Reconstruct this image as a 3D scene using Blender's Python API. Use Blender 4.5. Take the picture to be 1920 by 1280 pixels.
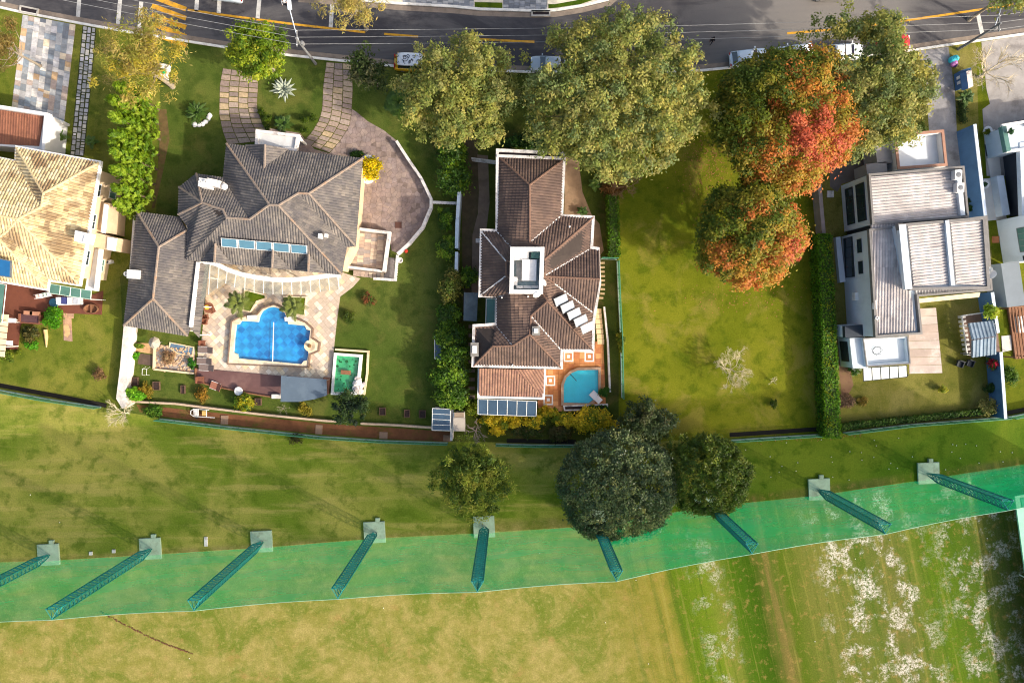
import bpy, math, random
import numpy as np
from mathutils import Vector, Matrix
for o in list(bpy.data.objects): bpy.data.objects.remove(o)
random.seed(7); rng = np.random.default_rng(7)
R = math.radians
scn = bpy.context.scene
COL = scn.collection
# ---------------------------------------------------------------- camera, sky, sun, exposure
FPX, CH = 1280.0, 80.0                      # focal length in photo pixels, flying height in metres
TILT = -math.atan(40/1280)
cam = bpy.data.cameras.new('camera'); cam.lens = 24; cam.sensor_width = 36; cam.clip_end = 2000
camo = bpy.data.objects.new('camera', cam); COL.objects.link(camo)
camo.location = (0, 0, CH); camo.rotation_euler = (TILT, 0, 0); scn.camera = camo
SUN_EL = R(31); SX, SY = 0.885, -0.465      # horizontal direction towards the sun
w = bpy.data.worlds.new('World'); scn.world = w; w.use_nodes = True
wn = w.node_tree.nodes; bgn = wn['Background']
sky = wn.new('ShaderNodeTexSky'); sky.sky_type = 'NISHITA'; sky.sun_disc = False
sky.sun_elevation = SUN_EL; sky.sun_rotation = math.atan2(SX, SY); sky.air_density = 1.0; sky.dust_density = 5.0; sky.ozone_density = 0.6
w.node_tree.links.new(sky.outputs[0], bgn.inputs[0]); bgn.inputs[1].default_value = 0.15
sl = bpy.data.lights.new('sun', 'SUN'); sl.energy = 2.75; sl.angle = R(1.2); sl.color = (1, 0.92, 0.8)
so = bpy.data.objects.new('sun', sl); COL.objects.link(so)
ce = math.cos(SUN_EL)
so.rotation_euler = Vector((-SX*ce, -SY*ce, -math.sin(SUN_EL))).to_track_quat('-Z', 'Y').to_euler()
so.location = (60, -30, 60)
scn.view_settings.view_transform = 'Standard'; scn.view_settings.look = 'None'
scn.view_settings.exposure = 0.86; scn.view_settings.gamma = 1
scn.cycles.filter_width = 1.1
scn.render.resolution_x = 1024; scn.render.resolution_y = 682

# ---------------------------------------------------------------- helpers
_ct, _st = math.cos(TILT), math.sin(TILT)
def P(px, py, z=0.0):
    """the point of the place at height z that a photo pixel shows"""
    x, y, d = (px-960)/FPX, -(py-640)/FPX, -1.0
    y, d = y*_ct - d*_st, y*_st + d*_ct
    t = (z-CH)/d
    return (x*t, y*t, z)
def PL(pts, z=0.0): return [P(a, b, z) for a, b in pts]
def XY(pts, z=0.0): return [P(a, b, z)[:2] for a, b in pts]
def area2(p): return sum(p[i][0]*p[(i+1) % len(p)][1]-p[(i+1) % len(p)][0]*p[i][1] for i in range(len(p)))
def ccw(p): return list(p) if area2(p) > 0 else list(p)[::-1]
def inset(poly, d):
    poly = ccw(poly); n = len(poly); out = []
    for i in range(n):
        a, b, c = [Vector(poly[(i+k) % n][:2]) for k in (-1, 0, 1)]
        e1 = (b-a).normalized(); e2 = (c-b).normalized()
        n1 = Vector((-e1.y, e1.x)); n2 = Vector((-e2.y, e2.x))
        m = n1+n2; k = max(0.35, 1+n1.dot(n2))
        q = b + m*(d/k); out.append((q.x, q.y))
    return out
def pin(poly, x, y):
    c = False; n = len(poly)
    for i in range(n):
        x1, y1 = poly[i][:2]; x2, y2 = poly[i-1][:2]
        if (y1 > y) != (y2 > y) and x < (x2-x1)*(y-y1)/(y2-y1)+x1: c = not c
    return c
def halfclip(poly, a, b):
    """keep the part of poly left of a->b"""
    out = []; n = len(poly)
    f = lambda p: (b[0]-a[0])*(p[1]-a[1])-(b[1]-a[1])*(p[0]-a[0])
    for i in range(n):
        p, q = poly[i-1], poly[i]; fp, fq = f(p), f(q)
        if (fp >= 0) != (fq >= 0):
            t = fp/(fp-fq); out.append((p[0]+(q[0]-p[0])*t, p[1]+(q[1]-p[1])*t))
        if fq >= 0: out.append((q[0], q[1]))
    return out
def clip(subject, convex):
    convex = ccw(convex); p = list(subject)
    for i in range(len(convex)):
        p = halfclip(p, convex[i-1], convex[i])
        if len(p) < 3: return []
    return p

ORG = {}
class MB:
    def __init__(s): s.v = []; s.f = []; s.m = []
    def add(s, vs, fs, m=0):
        n = len(s.v); s.v += [tuple(v) for v in vs]; s.f += [tuple(i+n for i in f) for f in fs]; s.m += [m]*len(fs); return s
    def prism(s, poly, z0, z1, m=0, mtop=None):
        p = ccw(poly); n = len(p)
        s.add([(a[0], a[1], z0) for a in p]+[(a[0], a[1], z1) for a in p],
              [tuple(range(n))[::-1]]+[(i, (i+1) % n, n+(i+1) % n, n+i) for i in range(n)], m)
        s.f.append(tuple(range(len(s.v)-n, len(s.v)))); s.m.append(m if mtop is None else mtop); return s
    def slab(s, pts3, th, m=0):
        """thick polygon under 3d points"""
        if area2(pts3) < 0: pts3 = pts3[::-1]
        n = len(pts3)
        return s.add([(a[0], a[1], a[2]-th) for a in pts3]+[tuple(a) for a in pts3],
              [tuple(range(n))[::-1]]+[(i, (i+1) % n, n+(i+1) % n, n+i) for i in range(n)]+[tuple(range(n, 2*n))], m)
    def sheet(s, pts3, m=0):
        if area2(pts3) < 0: pts3 = pts3[::-1]
        return s.add(pts3, [tuple(range(len(pts3)))], m)
    def ring(s, poly, wd, z0, z1, m=0):
        a = ccw(poly); b = inset(a, wd); n = len(a)
        vs = [(p[0], p[1], z0) for p in a]+[(p[0], p[1], z1) for p in a]+[(p[0], p[1], z1) for p in b]+[(p[0], p[1], z0) for p in b]
        fs = []
        for i in range(n):
            j = (i+1) % n
            fs += [(i, j, n+j, n+i), (n+i, n+j, 2*n+j, 2*n+i), (2*n+i, 2*n+j, 3*n+j, 3*n+i), (3*n+i, 3*n+j, j, i)]
        return s.add(vs, fs, m)
    def wall(s, pts, t, z0, z1, m=0):
        """wall of thickness t along an open polyline"""
        p = [Vector(a[:2]) for a in pts]; n = len(p); L = []; Rr = []
        for i in range(n):
            e = [(p[j+1]-p[j]).normalized() for j in (i-1, i) if 0 <= j < n-1]
            nn = sum((Vector((-k.y, k.x)) for k in e), Vector((0, 0)))/len(e); nn = nn/max(0.3, nn.length_squared)
            L.append(p[i]+nn*t/2); Rr.append(p[i]-nn*t/2)
        vs = []
        for i in range(n): vs += [(L[i].x, L[i].y, z0), (Rr[i].x, Rr[i].y, z0), (Rr[i].x, Rr[i].y, z1), (L[i].x, L[i].y, z1)]
        fs = [(0, 3, 2, 1), (4*n-4, 4*n-3, 4*n-2, 4*n-1)]
        for i in range(n-1):
            a = 4*i
            for k in range(4): fs.append((a+k, a+(k+1) % 4, a+4+(k+1) % 4, a+4+k))
        return s.add(vs, fs, m)
    def box(s, c, sz, rz=0, m=0, tilt=0):
        M = Matrix.Rotation(rz, 3, 'Z') @ Matrix.Rotation(tilt, 3, 'X')
        vs = []
        for dz in (-.5, .5):
            for dx, dy in ((-.5, -.5), (.5, -.5), (.5, .5), (-.5, .5)):
                vs.append(tuple(Vector(c)+M @ Vector((dx*sz[0], dy*sz[1], dz*sz[2]))))
        return s.add(vs, [(3, 2, 1, 0), (4, 5, 6, 7), (0, 1, 5, 4), (1, 2, 6, 5), (2, 3, 7, 6), (3, 0, 4, 7)], m)
    def tube(s, pts, r, n=6, m=0, caps=True):
        pts = [Vector(p) for p in pts]; rs = r if isinstance(r, (list, tuple)) else [r]*len(pts); vs = []; fs = []
        for i, p in enumerate(pts):
            d = (pts[min(i+1, len(pts)-1)]-pts[max(i-1, 0)]).normalized()
            u = d.cross(Vector((0, 0, 1)) if abs(d.z) < .9 else Vector((1, 0, 0))).normalized(); v = d.cross(u)
            for k in range(n):
                a = 2*math.pi*k/n; vs.append(tuple(p+(u*math.cos(a)+v*math.sin(a))*rs[i]))
        for i in range(len(pts)-1):
            for k in range(n): fs.append((i*n+k, i*n+(k+1) % n, (i+1)*n+(k+1) % n, (i+1)*n+k))
        if caps: fs += [tuple(range(n))[::-1], tuple(range(len(vs)-n, len(vs)))]
        return s.add(vs, fs, m)
    def lathe(s, c, prof, n=16, m=0, sx=1, sy=1):
        vs = []; fs = []
        for r, z in prof:
            for k in range(n): a = 2*math.pi*k/n; vs.append((c[0]+r*sx*math.cos(a), c[1]+r*sy*math.sin(a), c[2]+z))
        for i in range(len(prof)-1):
            for k in range(n): fs.append((i*n+k, i*n+(k+1) % n, (i+1)*n+(k+1) % n, (i+1)*n+k))
        fs += [tuple(range(n))[::-1], tuple(range(len(vs)-n, len(vs)))]
        return s.add(vs, fs, m)
    def ball(s, c, r, n=12, m=0, sz=1.0, jit=0.0):
        prof = []
        k = n//2
        for i in range(k+1):
            a = -math.pi/2+math.pi*i/k; prof.append((max(.002, r*math.cos(a)), r*sz*math.sin(a)))
        i0 = len(s.v); s.lathe(c, prof, n, m)
        if jit:
            for i in range(i0, len(s.v)):
                v = s.v[i]; q = 1+random.uniform(-jit, jit)
                s.v[i] = (c[0]+(v[0]-c[0])*q, c[1]+(v[1]-c[1])*q, c[2]+(v[2]-c[2])*q)
        return s
    def build(s, name, mats, parent=None, smooth=False, kind=None, label=None):
        if not isinstance(mats, (list, tuple)): mats = [mats]
        me = bpy.data.meshes.new(name)
        vs = s.v
        if parent is not None:
            o = ORG[parent.name]
        else:
            A = np.array(vs); lo = A.min(0); hi = A.max(0); o = ((lo[0]+hi[0])/2, (lo[1]+hi[1])/2, lo[2])
        vs = [(v[0]-o[0], v[1]-o[1], v[2]-o[2]) for v in vs]
        me.from_pydata(vs, [], s.f)
        for m in mats: me.materials.append(m)
        if len(mats) > 1: me.polygons.foreach_set('material_index', s.m)
        if smooth: me.polygons.foreach_set('use_smooth', [True]*len(me.polygons))
        me.update()
        ob = bpy.data.objects.new(name, me); COL.objects.link(ob); ORG[ob.name] = o
        if parent is not None: ob.parent = parent
        else: ob.location = o
        if kind: ob['kind'] = kind
        if label: ob['label'] = label
        return ob
    def top(s, name, mats, label, cat, group=None, smooth=False):
        o = s.build(name, mats, None, smooth); tag(o, label, cat, group); return o
def tag(o, label, cat, group=None):
    o['label'] = label; o['category'] = cat
    if group: o['group'] = group
    return o
def thing(name, label, cat, loc, group=None):
    o = bpy.data.objects.new(name, None); COL.objects.link(o); o.location = loc; o.empty_display_size = .3
    ORG[o.name] = tuple(loc); return tag(o, label, cat, group)
def struct(name, mb, m): return mb.build(name, m, None, kind='structure')
def copy_tree(o, dx, label=None, parent=None):
    c = o.copy(); COL.objects.link(c); c.parent = parent
    if parent is None:
        c.location = Vector(o.location)+Vector(dx)
        if label: c['label'] = label
        ORG[c.name] = tuple(c.location)
    for ch in o.children: copy_tree(ch, dx, None, c)
    return c

# ---------------------------------------------------------------- materials
def lin(c):
    r = []
    for x in c[:3]:
        x /= 255; r.append(x/12.92 if x <= .04045 else ((x+.055)/1.055)**2.4)
    return tuple(r)+(1,)
class NT:
    def __init__(s, name):
        s.mat = bpy.data.materials.new(name); s.mat.use_nodes = True
        s.t = s.mat.node_tree; s.n = s.t.nodes; s.b = s.n['Principled BSDF']; s.out = s.n['Material Output']
    def link(s, a, b): s.t.links.new(a, b)
    def node(s, typ, **kw):
        n = s.n.new(typ)
        for k, v in kw.items(): setattr(n, k, v)
        return n
    def put(s, sock, v):
        if hasattr(v, 'is_output') or isinstance(v, bpy.types.NodeSocket): s.link(v, sock)
        else: sock.default_value = v
    def pos(s): return s.node('ShaderNodeNewGeometry').outputs['Position']
    def map(s, vec, rz=0, sc=(1, 1, 1), loc=(0, 0, 0)):
        n = s.node('ShaderNodeMapping'); s.link(vec, n.inputs[0]); n.inputs['Rotation'].default_value = (0, 0, rz)
        n.inputs['Scale'].default_value = sc; n.inputs['Location'].default_value = loc; return n.outputs[0]
    def noise(s, vec, scale, detail=4, rough=.55, dist=0):
        n = s.node('ShaderNodeTexNoise'); s.link(vec, n.inputs['Vector'])
        n.inputs['Scale'].default_value = scale; n.inputs['Detail'].default_value = detail
        n.inputs['Roughness'].default_value = rough; n.inputs['Distortion'].default_value = dist; return n.outputs['Fac']
    def math(s, op, a, b=0.0, cl=False):
        n = s.node('ShaderNodeMath', operation=op, use_clamp=cl); s.put(n.inputs[0], a); s.put(n.inputs[1], b); return n.outputs[0]
    def mix(s, f, a, b, mode='MIX'):
        n = s.node('ShaderNodeMix', data_type='RGBA', blend_type=mode); s.put(n.inputs['Factor'], f)
        s.put(n.inputs['A'], a); s.put(n.inputs['B'], b); return n.outputs['Result']
    def ramp(s, f, els, interp='LINEAR'):
        n = s.node('ShaderNodeValToRGB'); s.link(f, n.inputs[0]); r = n.color_ramp; r.interpolation = interp
        while len(r.elements) < len(els): r.elements.new(.5)
        for e, (p, c) in zip(r.elements, els):
            e.position = p; e.color = c if isinstance(c, tuple) else (c, c, c, 1)
        return n.outputs[0]
    def smooth(s, x, lo, hi):
        n = s.node('ShaderNodeMapRange', interpolation_type='SMOOTHSTEP'); s.put(n.inputs[0], x)
        n.inputs[1].default_value = lo; n.inputs[2].default_value = hi; return n.outputs[0]
    def xyz(s, vec):
        n = s.node('ShaderNodeSeparateXYZ'); s.link(vec, n.inputs[0]); return n.outputs
    def bump(s, h, strength, dist):
        n = s.node('ShaderNodeBump'); s.link(h, n.inputs['Height']); n.inputs['Strength'].default_value = strength
        n.inputs['Distance'].default_value = dist; s.link(n.outputs[0], s.b.inputs['Normal'])
    def fin(s, col, rough=.8, spec=.3, metal=0):
        s.put(s.b.inputs['Base Color'], col); s.b.inputs['Roughness'].default_value = rough
        s.b.inputs['Specular IOR Level'].default_value = spec; s.b.inputs['Metallic'].default_value = metal
        return s.mat
MATS = {}
def mat(name, col, rough=.75, var=.18, scale=1.5, bump=.0, spec=.3, metal=0, dirt=None, dirtamt=.5, dirtscale=.7):
    """paint, plaster, stone: a colour with uneven tone and stains"""
    if name in MATS: return MATS[name]
    t = NT(name); p = t.pos(); c = lin(col)
    n1 = t.noise(p, scale, 6, .65)
    a = tuple(x*(1-var) for x in c[:3])+(1,); b = tuple(min(1, x*(1+var)) for x in c[:3])+(1,)
    colr = t.ramp(n1, [(.3, a), (.7, b)])
    if dirt:
        d = t.noise(t.map(p, 0, (1, 1, .4)), dirtscale, 8, .7)
        colr = t.mix(t.math('MULTIPLY', t.smooth(d, .48, .68), dirtamt), colr, lin(dirt))
    if bump: t.bump(t.noise(p, scale*8, 4), bump, .03)
    MATS[name] = t.fin(colr, rough, spec, metal); return MATS[name]
def stone(name, cols, rough=.85, var=.25, scale=3):
    """stones whose tone differs from piece to piece"""
    t = NT(name); p = t.pos(); oi = t.node('ShaderNodeObjectInfo')
    n = len(cols); c = t.ramp(oi.outputs['Random'], [(i/n, lin(k)) for i, k in enumerate(cols)], 'CONSTANT')
    n1 = t.noise(p, scale, 6, .7); g = t.ramp(n1, [(.25, 1-var), (.75, 1+var)])
    c = t.mix(1.0, c, g, 'MULTIPLY'); t.bump(t.noise(p, 14, 4), .35, .02)
    return t.fin(c, rough, .25)
def tile_mat(name, cols, dark=None, darkamt=.6, rough=.8, dscale=.35, thr=.52):
    """clay tiles: tone per tile kept in the mesh, weathered patches on top"""
    t = NT(name); at = t.node('ShaderNodeAttribute', attribute_name='tone'); p = t.pos()
    n = len(cols); c = t.ramp(at.outputs['Fac'], [(i/max(1, n-1), lin(k)) for i, k in enumerate(cols)])
    g = t.ramp(t.noise(p, 1.1, 6, .7), [(.3, .78), (.7, 1.22)]); c = t.mix(1.0, c, g, 'MULTIPLY')
    if dark:
        d = t.math('MULTIPLY', t.smooth(t.math('ADD', t.noise(p, dscale, 3, .6), t.math('MULTIPLY', at.outputs['Fac'], .12)), thr, thr+.14), darkamt)
        c = t.mix(d, c, lin(dark))
    return t.fin(c, rough, .2)
def leaf_mat(name, trans=.3, rough=.55):
    t = NT(name); at = t.node('ShaderNodeAttribute', attribute_name='col')
    t.fin(at.outputs['Color'], rough, .25)
    tr = t.node('ShaderNodeBsdfTranslucent'); t.link(at.outputs['Color'], tr.inputs[0])
    mx = t.node('ShaderNodeMixShader'); mx.inputs[0].default_value = trans
    t.link(t.b.outputs[0], mx.inputs[1]); t.link(tr.outputs[0], mx.inputs[2]); t.link(mx.outputs[0], t.out.inputs[0])
    return t.mat
def glass_mat(name, col, alpha=.5, rough=.08):
    """thin tinted pane: partly see-through, with a clear reflection"""
    t = NT(name); t.fin(lin(col), rough, .6)
    g = t.ramp(t.noise(t.pos(), .8, 3), [(.3, tuple(x*.85 for x in lin(col)[:3])+(1,)), (.7, tuple(min(1, x*1.12) for x in lin(col)[:3])+(1,))])
    t.link(g, t.b.inputs['Base Color'])
    tr = t.node('ShaderNodeBsdfTransparent'); tr.inputs[0].default_value = tuple(.55+.45*x for x in lin(col)[:3])+(1,)
    mx = t.node('ShaderNodeMixShader'); mx.inputs[0].default_value = alpha
    t.link(tr.outputs[0], mx.inputs[1]); t.link(t.b.outputs[0], mx.inputs[2]); t.link(mx.outputs[0], t.out.inputs[0])
    return t.mat
def grass_mat(name, base, light, dark, dry=None, dryamt=.5, big=.09, streak=None):
    t = NT(name); p = t.pos()
    n1 = t.noise(p, big, 5, .6, .4); n2 = t.noise(p, .55, 6, .65); n3 = t.noise(p, 7, 5, .7)
    c = t.mix(t.smooth(n1, .36, .64), lin(base), lin(light))
    c = t.mix(t.math('MULTIPLY', t.smooth(n2, .45, .66), .75), c, lin(dark))
    if dry: c = t.mix(t.math('MULTIPLY', t.smooth(t.noise(t.map(p, .5, (1, 1, 1), (31, 7, 0)), .23, 6, .65, .6), .5, .66), dryamt), c, lin(dry))
    if streak:
        ang, amt, scol = streak
        s = t.noise(t.map(p, ang, (.08, 1.6, 1)), 1.0, 4, .6); c = t.mix(t.math('MULTIPLY', t.smooth(s, .5, .7), amt), c, lin(scol))
    g = t.ramp(n3, [(.25, .66), (.75, 1.34)]); c = t.mix(1.0, c, g, 'MULTIPLY')
    t.bump(t.noise(p, 16, 3, .7), .6, .05)
    return t.fin(c, .95, .1)
# ---------------------------------------------------------------- kit: roofs
import mathutils.geometry as mg
def tile_face(face, tw, tl, vs, fs, tone, prof, lift):
    """lay tile rows over one roof plane (3d polygon)"""
    f = [Vector(p) for p in face]; n = Vector((0, 0, 0)); c = sum(f, Vector((0, 0, 0)))/len(f)
    for i in range(len(f)): n += (f[i-1]-c).cross(f[i]-c)
    n.normalize()
    if n.z < 0: n = -n
    u = Vector((0, 0, 1)).cross(n)
    u = u.normalized() if u.length > 1e-3 else Vector((1, 0, 0))
    v = n.cross(u)
    q = [((p-c).dot(u), (p-c).dot(v)) for p in f]
    u0 = min(a for a, b in q); u1 = max(a for a, b in q); v0 = min(b for a, b in q); v1 = max(b for a, b in q)
    k = len(prof)-1
    w = [(p-c).dot(n) for p in f]; tris = []
    if max(abs(a) for a in w) > .01:
        tris = [tuple(t) for t in mg.tessellate_polygon([[Vector((a, b, 0)) for a, b in q]])]
    def off(x, y):
        best = None
        for a, b, d in tris:
            (ax, ay), (bx, by), (dx, dy) = q[a], q[b], q[d]; D = (by-dy)*(ax-dx)+(dx-bx)*(ay-dy)
            if abs(D) < 1e-9: continue
            l1 = ((by-dy)*(x-dx)+(dx-bx)*(y-dy))/D; l2 = ((dy-ay)*(x-dx)+(ax-dx)*(y-dy))/D; l3 = 1-l1-l2; mn = min(l1, l2, l3)
            if best is None or mn > best[0]: best = (mn, l1*w[a]+l2*w[b]+l3*w[d])
            if mn > -1e-4: break
        return best[1] if best else 0.0
    for i in range(int((u1-u0)/tw)+1):
        ua = u0+i*tw; s = halfclip(halfclip(q, (ua, 0), (ua, -1)), (ua+tw, 0), (ua+tw, 1))
        if len(s) < 3: continue
        for j in range(int((v1-v0)/tl)+1):
            va = v0+j*tl; cell = halfclip(halfclip(s, (0, va), (1, va)), (0, va+tl), (-1, va+tl))
            if len(cell) < 3: continue
            tn = random.random()
            for h in range(k):
                a = ua+tw*prof[h][0]; b = ua+tw*prof[h+1][0]
                pc = halfclip(halfclip(cell, (a, 0), (a, -1)), (b, 0), (b, 1))
                if len(pc) < 3: continue
                i0 = len(vs)
                for (x, y) in pc:
                    t = (x-a)/(b-a); z = prof[h][1]*(1-t)+prof[h+1][1]*t+lift*(1-(y-va)/tl)+(off(x, y) if tris else 0)
                    vs.append(tuple(c+u*x+v*y+n*z)); tone.append(tn)
                fs.append(tuple(range(i0, len(vs))))
CLAY = [(0, .0), (.22, .055), (.58, .055), (.8, .0), (1, .0)]
def roof(house, V, faces, m_tile, m_ridge, m_base, tw=.27, tl=.42, prof=CLAY, lift=.03, valley=None, ridges=True, cap=.13, steep=1.0):
    """V: name -> (px,py,z); faces: lists of names"""
    zm = min(v[2] for v in V.values()); W = {k: P(v[0], v[1], zm+(v[2]-zm)*steep) for k, v in V.items()}
    b = MB()
    for f in faces:
        pts = [W[k] for k in f]
        if area2(pts) < 0: pts = pts[::-1]
        b.add([(p[0], p[1], p[2]-.1) for p in pts], [tuple(range(len(pts)))])
    base = b.build('roof', m_base, house)
    sm = base.modifiers.new('thick', 'SOLIDIFY'); sm.thickness = .16; sm.offset = -1
    vs, fs, tone = [], [], []
    for f in faces: tile_face([W[k] for k in f], tw, tl, vs, fs, tone, prof, lift)
    t = MB(); t.v = vs; t.f = fs; t.m = [0]*len(fs)
    o = t.build('roof_tiles', m_tile, base, kind='stuff')
    a = o.data.attributes.new('tone', 'FLOAT', 'POINT'); a.data.foreach_set('value', tone)
    if ridges:
        E = {}
        for f in faces:
            for i in range(len(f)): E.setdefault(frozenset((f[i-1], f[i])), []).append(f)
        for e, ff in E.items():
            if len(ff) != 2 or len(e) != 2: continue
            k1, k2 = tuple(e); A, B = Vector(W[k1]), Vector(W[k2])
            mid = (A+B)/2; cz = 0
            for f in ff:
                oth = [Vector(W[k]) for k in f if k not in e]; cc = sum(oth, Vector((0, 0, 0)))/len(oth)
                dd = cc-mid; hl = Vector((dd.x, dd.y)).length; cz += dd.z/max(.1, hl)
            if cz < 0:
                r = MB(); d = B-A; L = d.length; k = max(1, int(L/.45)); d.normalize()
                for i in range(k):
                    p0 = A+d*(L*i/k)+Vector((0, 0, .03)); p1 = A+d*(L*(i+1)/k+.03)+Vector((0, 0, .03))
                    r.tube([p0, p1], [cap*random.uniform(.93, 1.0), cap*random.uniform(1.02, 1.1)], 6)
                r.build('ridge_cap', m_ridge, base)
            elif valley:
                r = MB(); d = (B-A).normalized(); s = Vector((-d.y, d.x, 0)).normalized()*.07; up = Vector((0, 0, .075))
                r.slab([tuple(A+s+up), tuple(A-s+up), tuple(B-s+up), tuple(B+s+up)], .05).build('valley_flashing', valley, base)
    return base
def metal_roof(parent, name, pts3, m, w=.32, h=.09, base=None):
    """ribbed sheet roof over one quad"""
    b = MB().slab([(p[0], p[1], p[2]-.04) for p in pts3], .12).build(name, base or m, parent)
    vs, fs, tone = [], [], []
    prof = [(0, 0), (.14, h), (.42, h), (.56, 0), (1, 0)]
    tile_face(pts3, w, 1.8, vs, fs, tone, prof, .004)
    t = MB(); t.v = vs; t.f = fs; t.m = [0]*len(fs)
    o = t.build('roof_sheeting', m, b, kind='stuff')
    a = o.data.attributes.new('tone', 'FLOAT', 'POINT'); a.data.foreach_set('value', tone)
    return b
def window(parent, A, B, u0, u1, z0, z1, nc=1, nr=1, fm=None, gm=None, fw=.08, proud=.05):
    """framed window on the vertical wall from ground point A to B; outside is to the right of A->B"""
    A = Vector(A[:2]); B = Vector(B[:2]); d = B-A; L = d.length; d.normalize(); nrm = Vector((d.y, -d.x))
    def bx(mb, a, b, za, zb, o0, o1):
        p = A+d*a; q = A+d*b
        mb.prism([p+nrm*o0, q+nrm*o0, q+nrm*o1, p+nrm*o1], za, zb)
    a, b = u0*L, u1*L; f = MB()
    bx(f, a, b, z0, z0+fw, -.02, proud); bx(f, a, b, z1-fw, z1, -.02, proud)
    bx(f, a, a+fw, z0+fw, z1-fw, -.02, proud); bx(f, b-fw, b, z0+fw, z1-fw, -.02, proud)
    for i in range(1, nc): x = a+(b-a)*i/nc; bx(f, x-.025, x+.025, z0+fw, z1-fw, -.02, proud-.012)
    for i in range(1, nr): z = z0+(z1-z0)*i/nr; bx(f, a+fw, b-fw, z-.025, z+.025, -.02, proud-.016)
    fo = f.build('window', fm, parent)
    g = MB(); bx(g, a+fw*.6, b-fw*.6, z0+fw*.6, z1-fw*.6, -.015, proud*.4); g.build('pane', gm, fo)
    return fo
# ---------------------------------------------------------------- kit: plants
def unit(n):
    v = rng.normal(size=(n, 3)); return v/np.linalg.norm(v, axis=1)[:, None]
def leaf_mesh(name, C, N, S, K, m, parent, aspect=.5, bend=0.0, T=None):
    n = len(C); N = N/np.linalg.norm(N, axis=1)[:, None]
    t = T if T is not None else unit(n)
    t = t-N*(t*N).sum(1)[:, None]; t /= np.linalg.norm(t, axis=1)[:, None]+1e-9; b = np.cross(N, t)
    S = np.broadcast_to(S, (n,))[:, None]
    o = ORG[parent.name]
    V = np.stack([C-t*S, C+b*S*aspect, C+t*S-N*S*bend, C-b*S*aspect], 1).reshape(-1, 3)-np.array(o)
    me = bpy.data.meshes.new(name)
    me.vertices.add(4*n); me.vertices.foreach_set('co', V.astype(np.float32).ravel())
    me.loops.add(4*n); me.loops.foreach_set('vertex_index', np.arange(4*n, dtype=np.int32))
    me.polygons.add(n); me.polygons.foreach_set('loop_start', np.arange(0, 4*n, 4, dtype=np.int32))
    me.update(calc_edges=True)
    a = me.attributes.new('col', 'FLOAT_COLOR', 'POINT')
    K4 = np.concatenate([np.repeat(K, 4, 0), np.ones((4*n, 1))], 1); a.data.foreach_set('color', K4.astype(np.float32).ravel())
    me.materials.append(m)
    ob = bpy.data.objects.new(name, me); COL.objects.link(ob); ob.parent = parent; ORG[ob.name] = o
    return ob
def pal(cols): return np.array([lin(c)[:3] for c in cols])
def pick(palette, n, idx=None):
    k = rng.integers(0, len(palette), n) if idx is None else idx
    return palette[k]
def clumps(C, rad, n, fill=.55, zmin=-.35, lobes=5, lob=.16):
    d = unit(n*3); d = d[d[:, 2] > zmin][:n]; n = len(d)
    f = rng.uniform(fill**2, 1, n)**.5
    core = rng.random(n) < .28; f = np.where(core, rng.uniform(.25, max(.3, fill), n), f)
    ph = rng.uniform(0, 6.28, 3); az = np.arctan2(d[:, 1], d[:, 0])
    f = f*(1+lob*np.sin(lobes*az+ph[0])*np.cos(3*d[:, 2]+ph[1])+lob*.6*np.sin((lobes+3)*az+ph[2]))
    return np.array(C)+d*f[:, None]*np.array(rad)
def clump_leaves(cc, rc, nl, size, cols, squash=.75, up=.5, rnd=.6, jit=.22, colf=None):
    n = len(cc)*nl; rcs = rc*rng.uniform(.7, 1.3, len(cc))
    ci = np.repeat(np.arange(len(cc)), nl)
    e = unit(n); e[:, 2] = np.where(e[:, 2] < -.35, -e[:, 2], e[:, 2])
    rad_ = np.where(rng.random(n) < .22, rng.uniform(1.0, 1.75, n), rng.uniform(.5, 1.05, n)); Q = cc[ci]+e*(rcs[ci]*rad_)[:, None]*np.array([1, 1, squash])
    N = e*.6+np.array([0, 0, up])+unit(n)*rnd
    base = colf(cc) if colf is not None else pick(cols, len(cc))
    K = base[ci]*(1+rng.uniform(-jit, jit, (n, 1)))*(1+rng.uniform(-.08, .08, (n, 3)))
    S = size*rng.uniform(.65, 1.35, n)
    return Q, N, S, np.clip(K, 0, 1)
def trunk_mesh(parent, base, C, rad, m, r0, nl=9, name='trunk', targets=None, hub=.45):
    b = MB(); base = Vector(base); C = Vector(C); top = Vector((C.x, C.y, base.z+(C.z-base.z)*1.05))
    fork = base+(top-base)*hub
    b.tube([base+Vector((0, 0, -.05)), base+Vector((0, 0, .4)), fork, top], [r0*1.5, r0, r0*.75, r0*.25], 8)
    T = targets if targets is not None else clumps(tuple(C), rad, nl, .6, -.2)
    for t in T[:nl]:
        t = Vector(tuple(t)); s = fork+(top-fork)*random.uniform(0, .7); mid = (s+t)/2+Vector((random.uniform(-.4, .4), random.uniform(-.4, .4), -.1*(t-s).length))
        q = s.lerp(mid, .5)+Vector((0, 0, -.05))
        b.tube([s, q, mid, t], [r0*.42, r0*.34, r0*.25, r0*.06], 5, caps=False)
    return b.build(name, m, parent)
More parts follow.
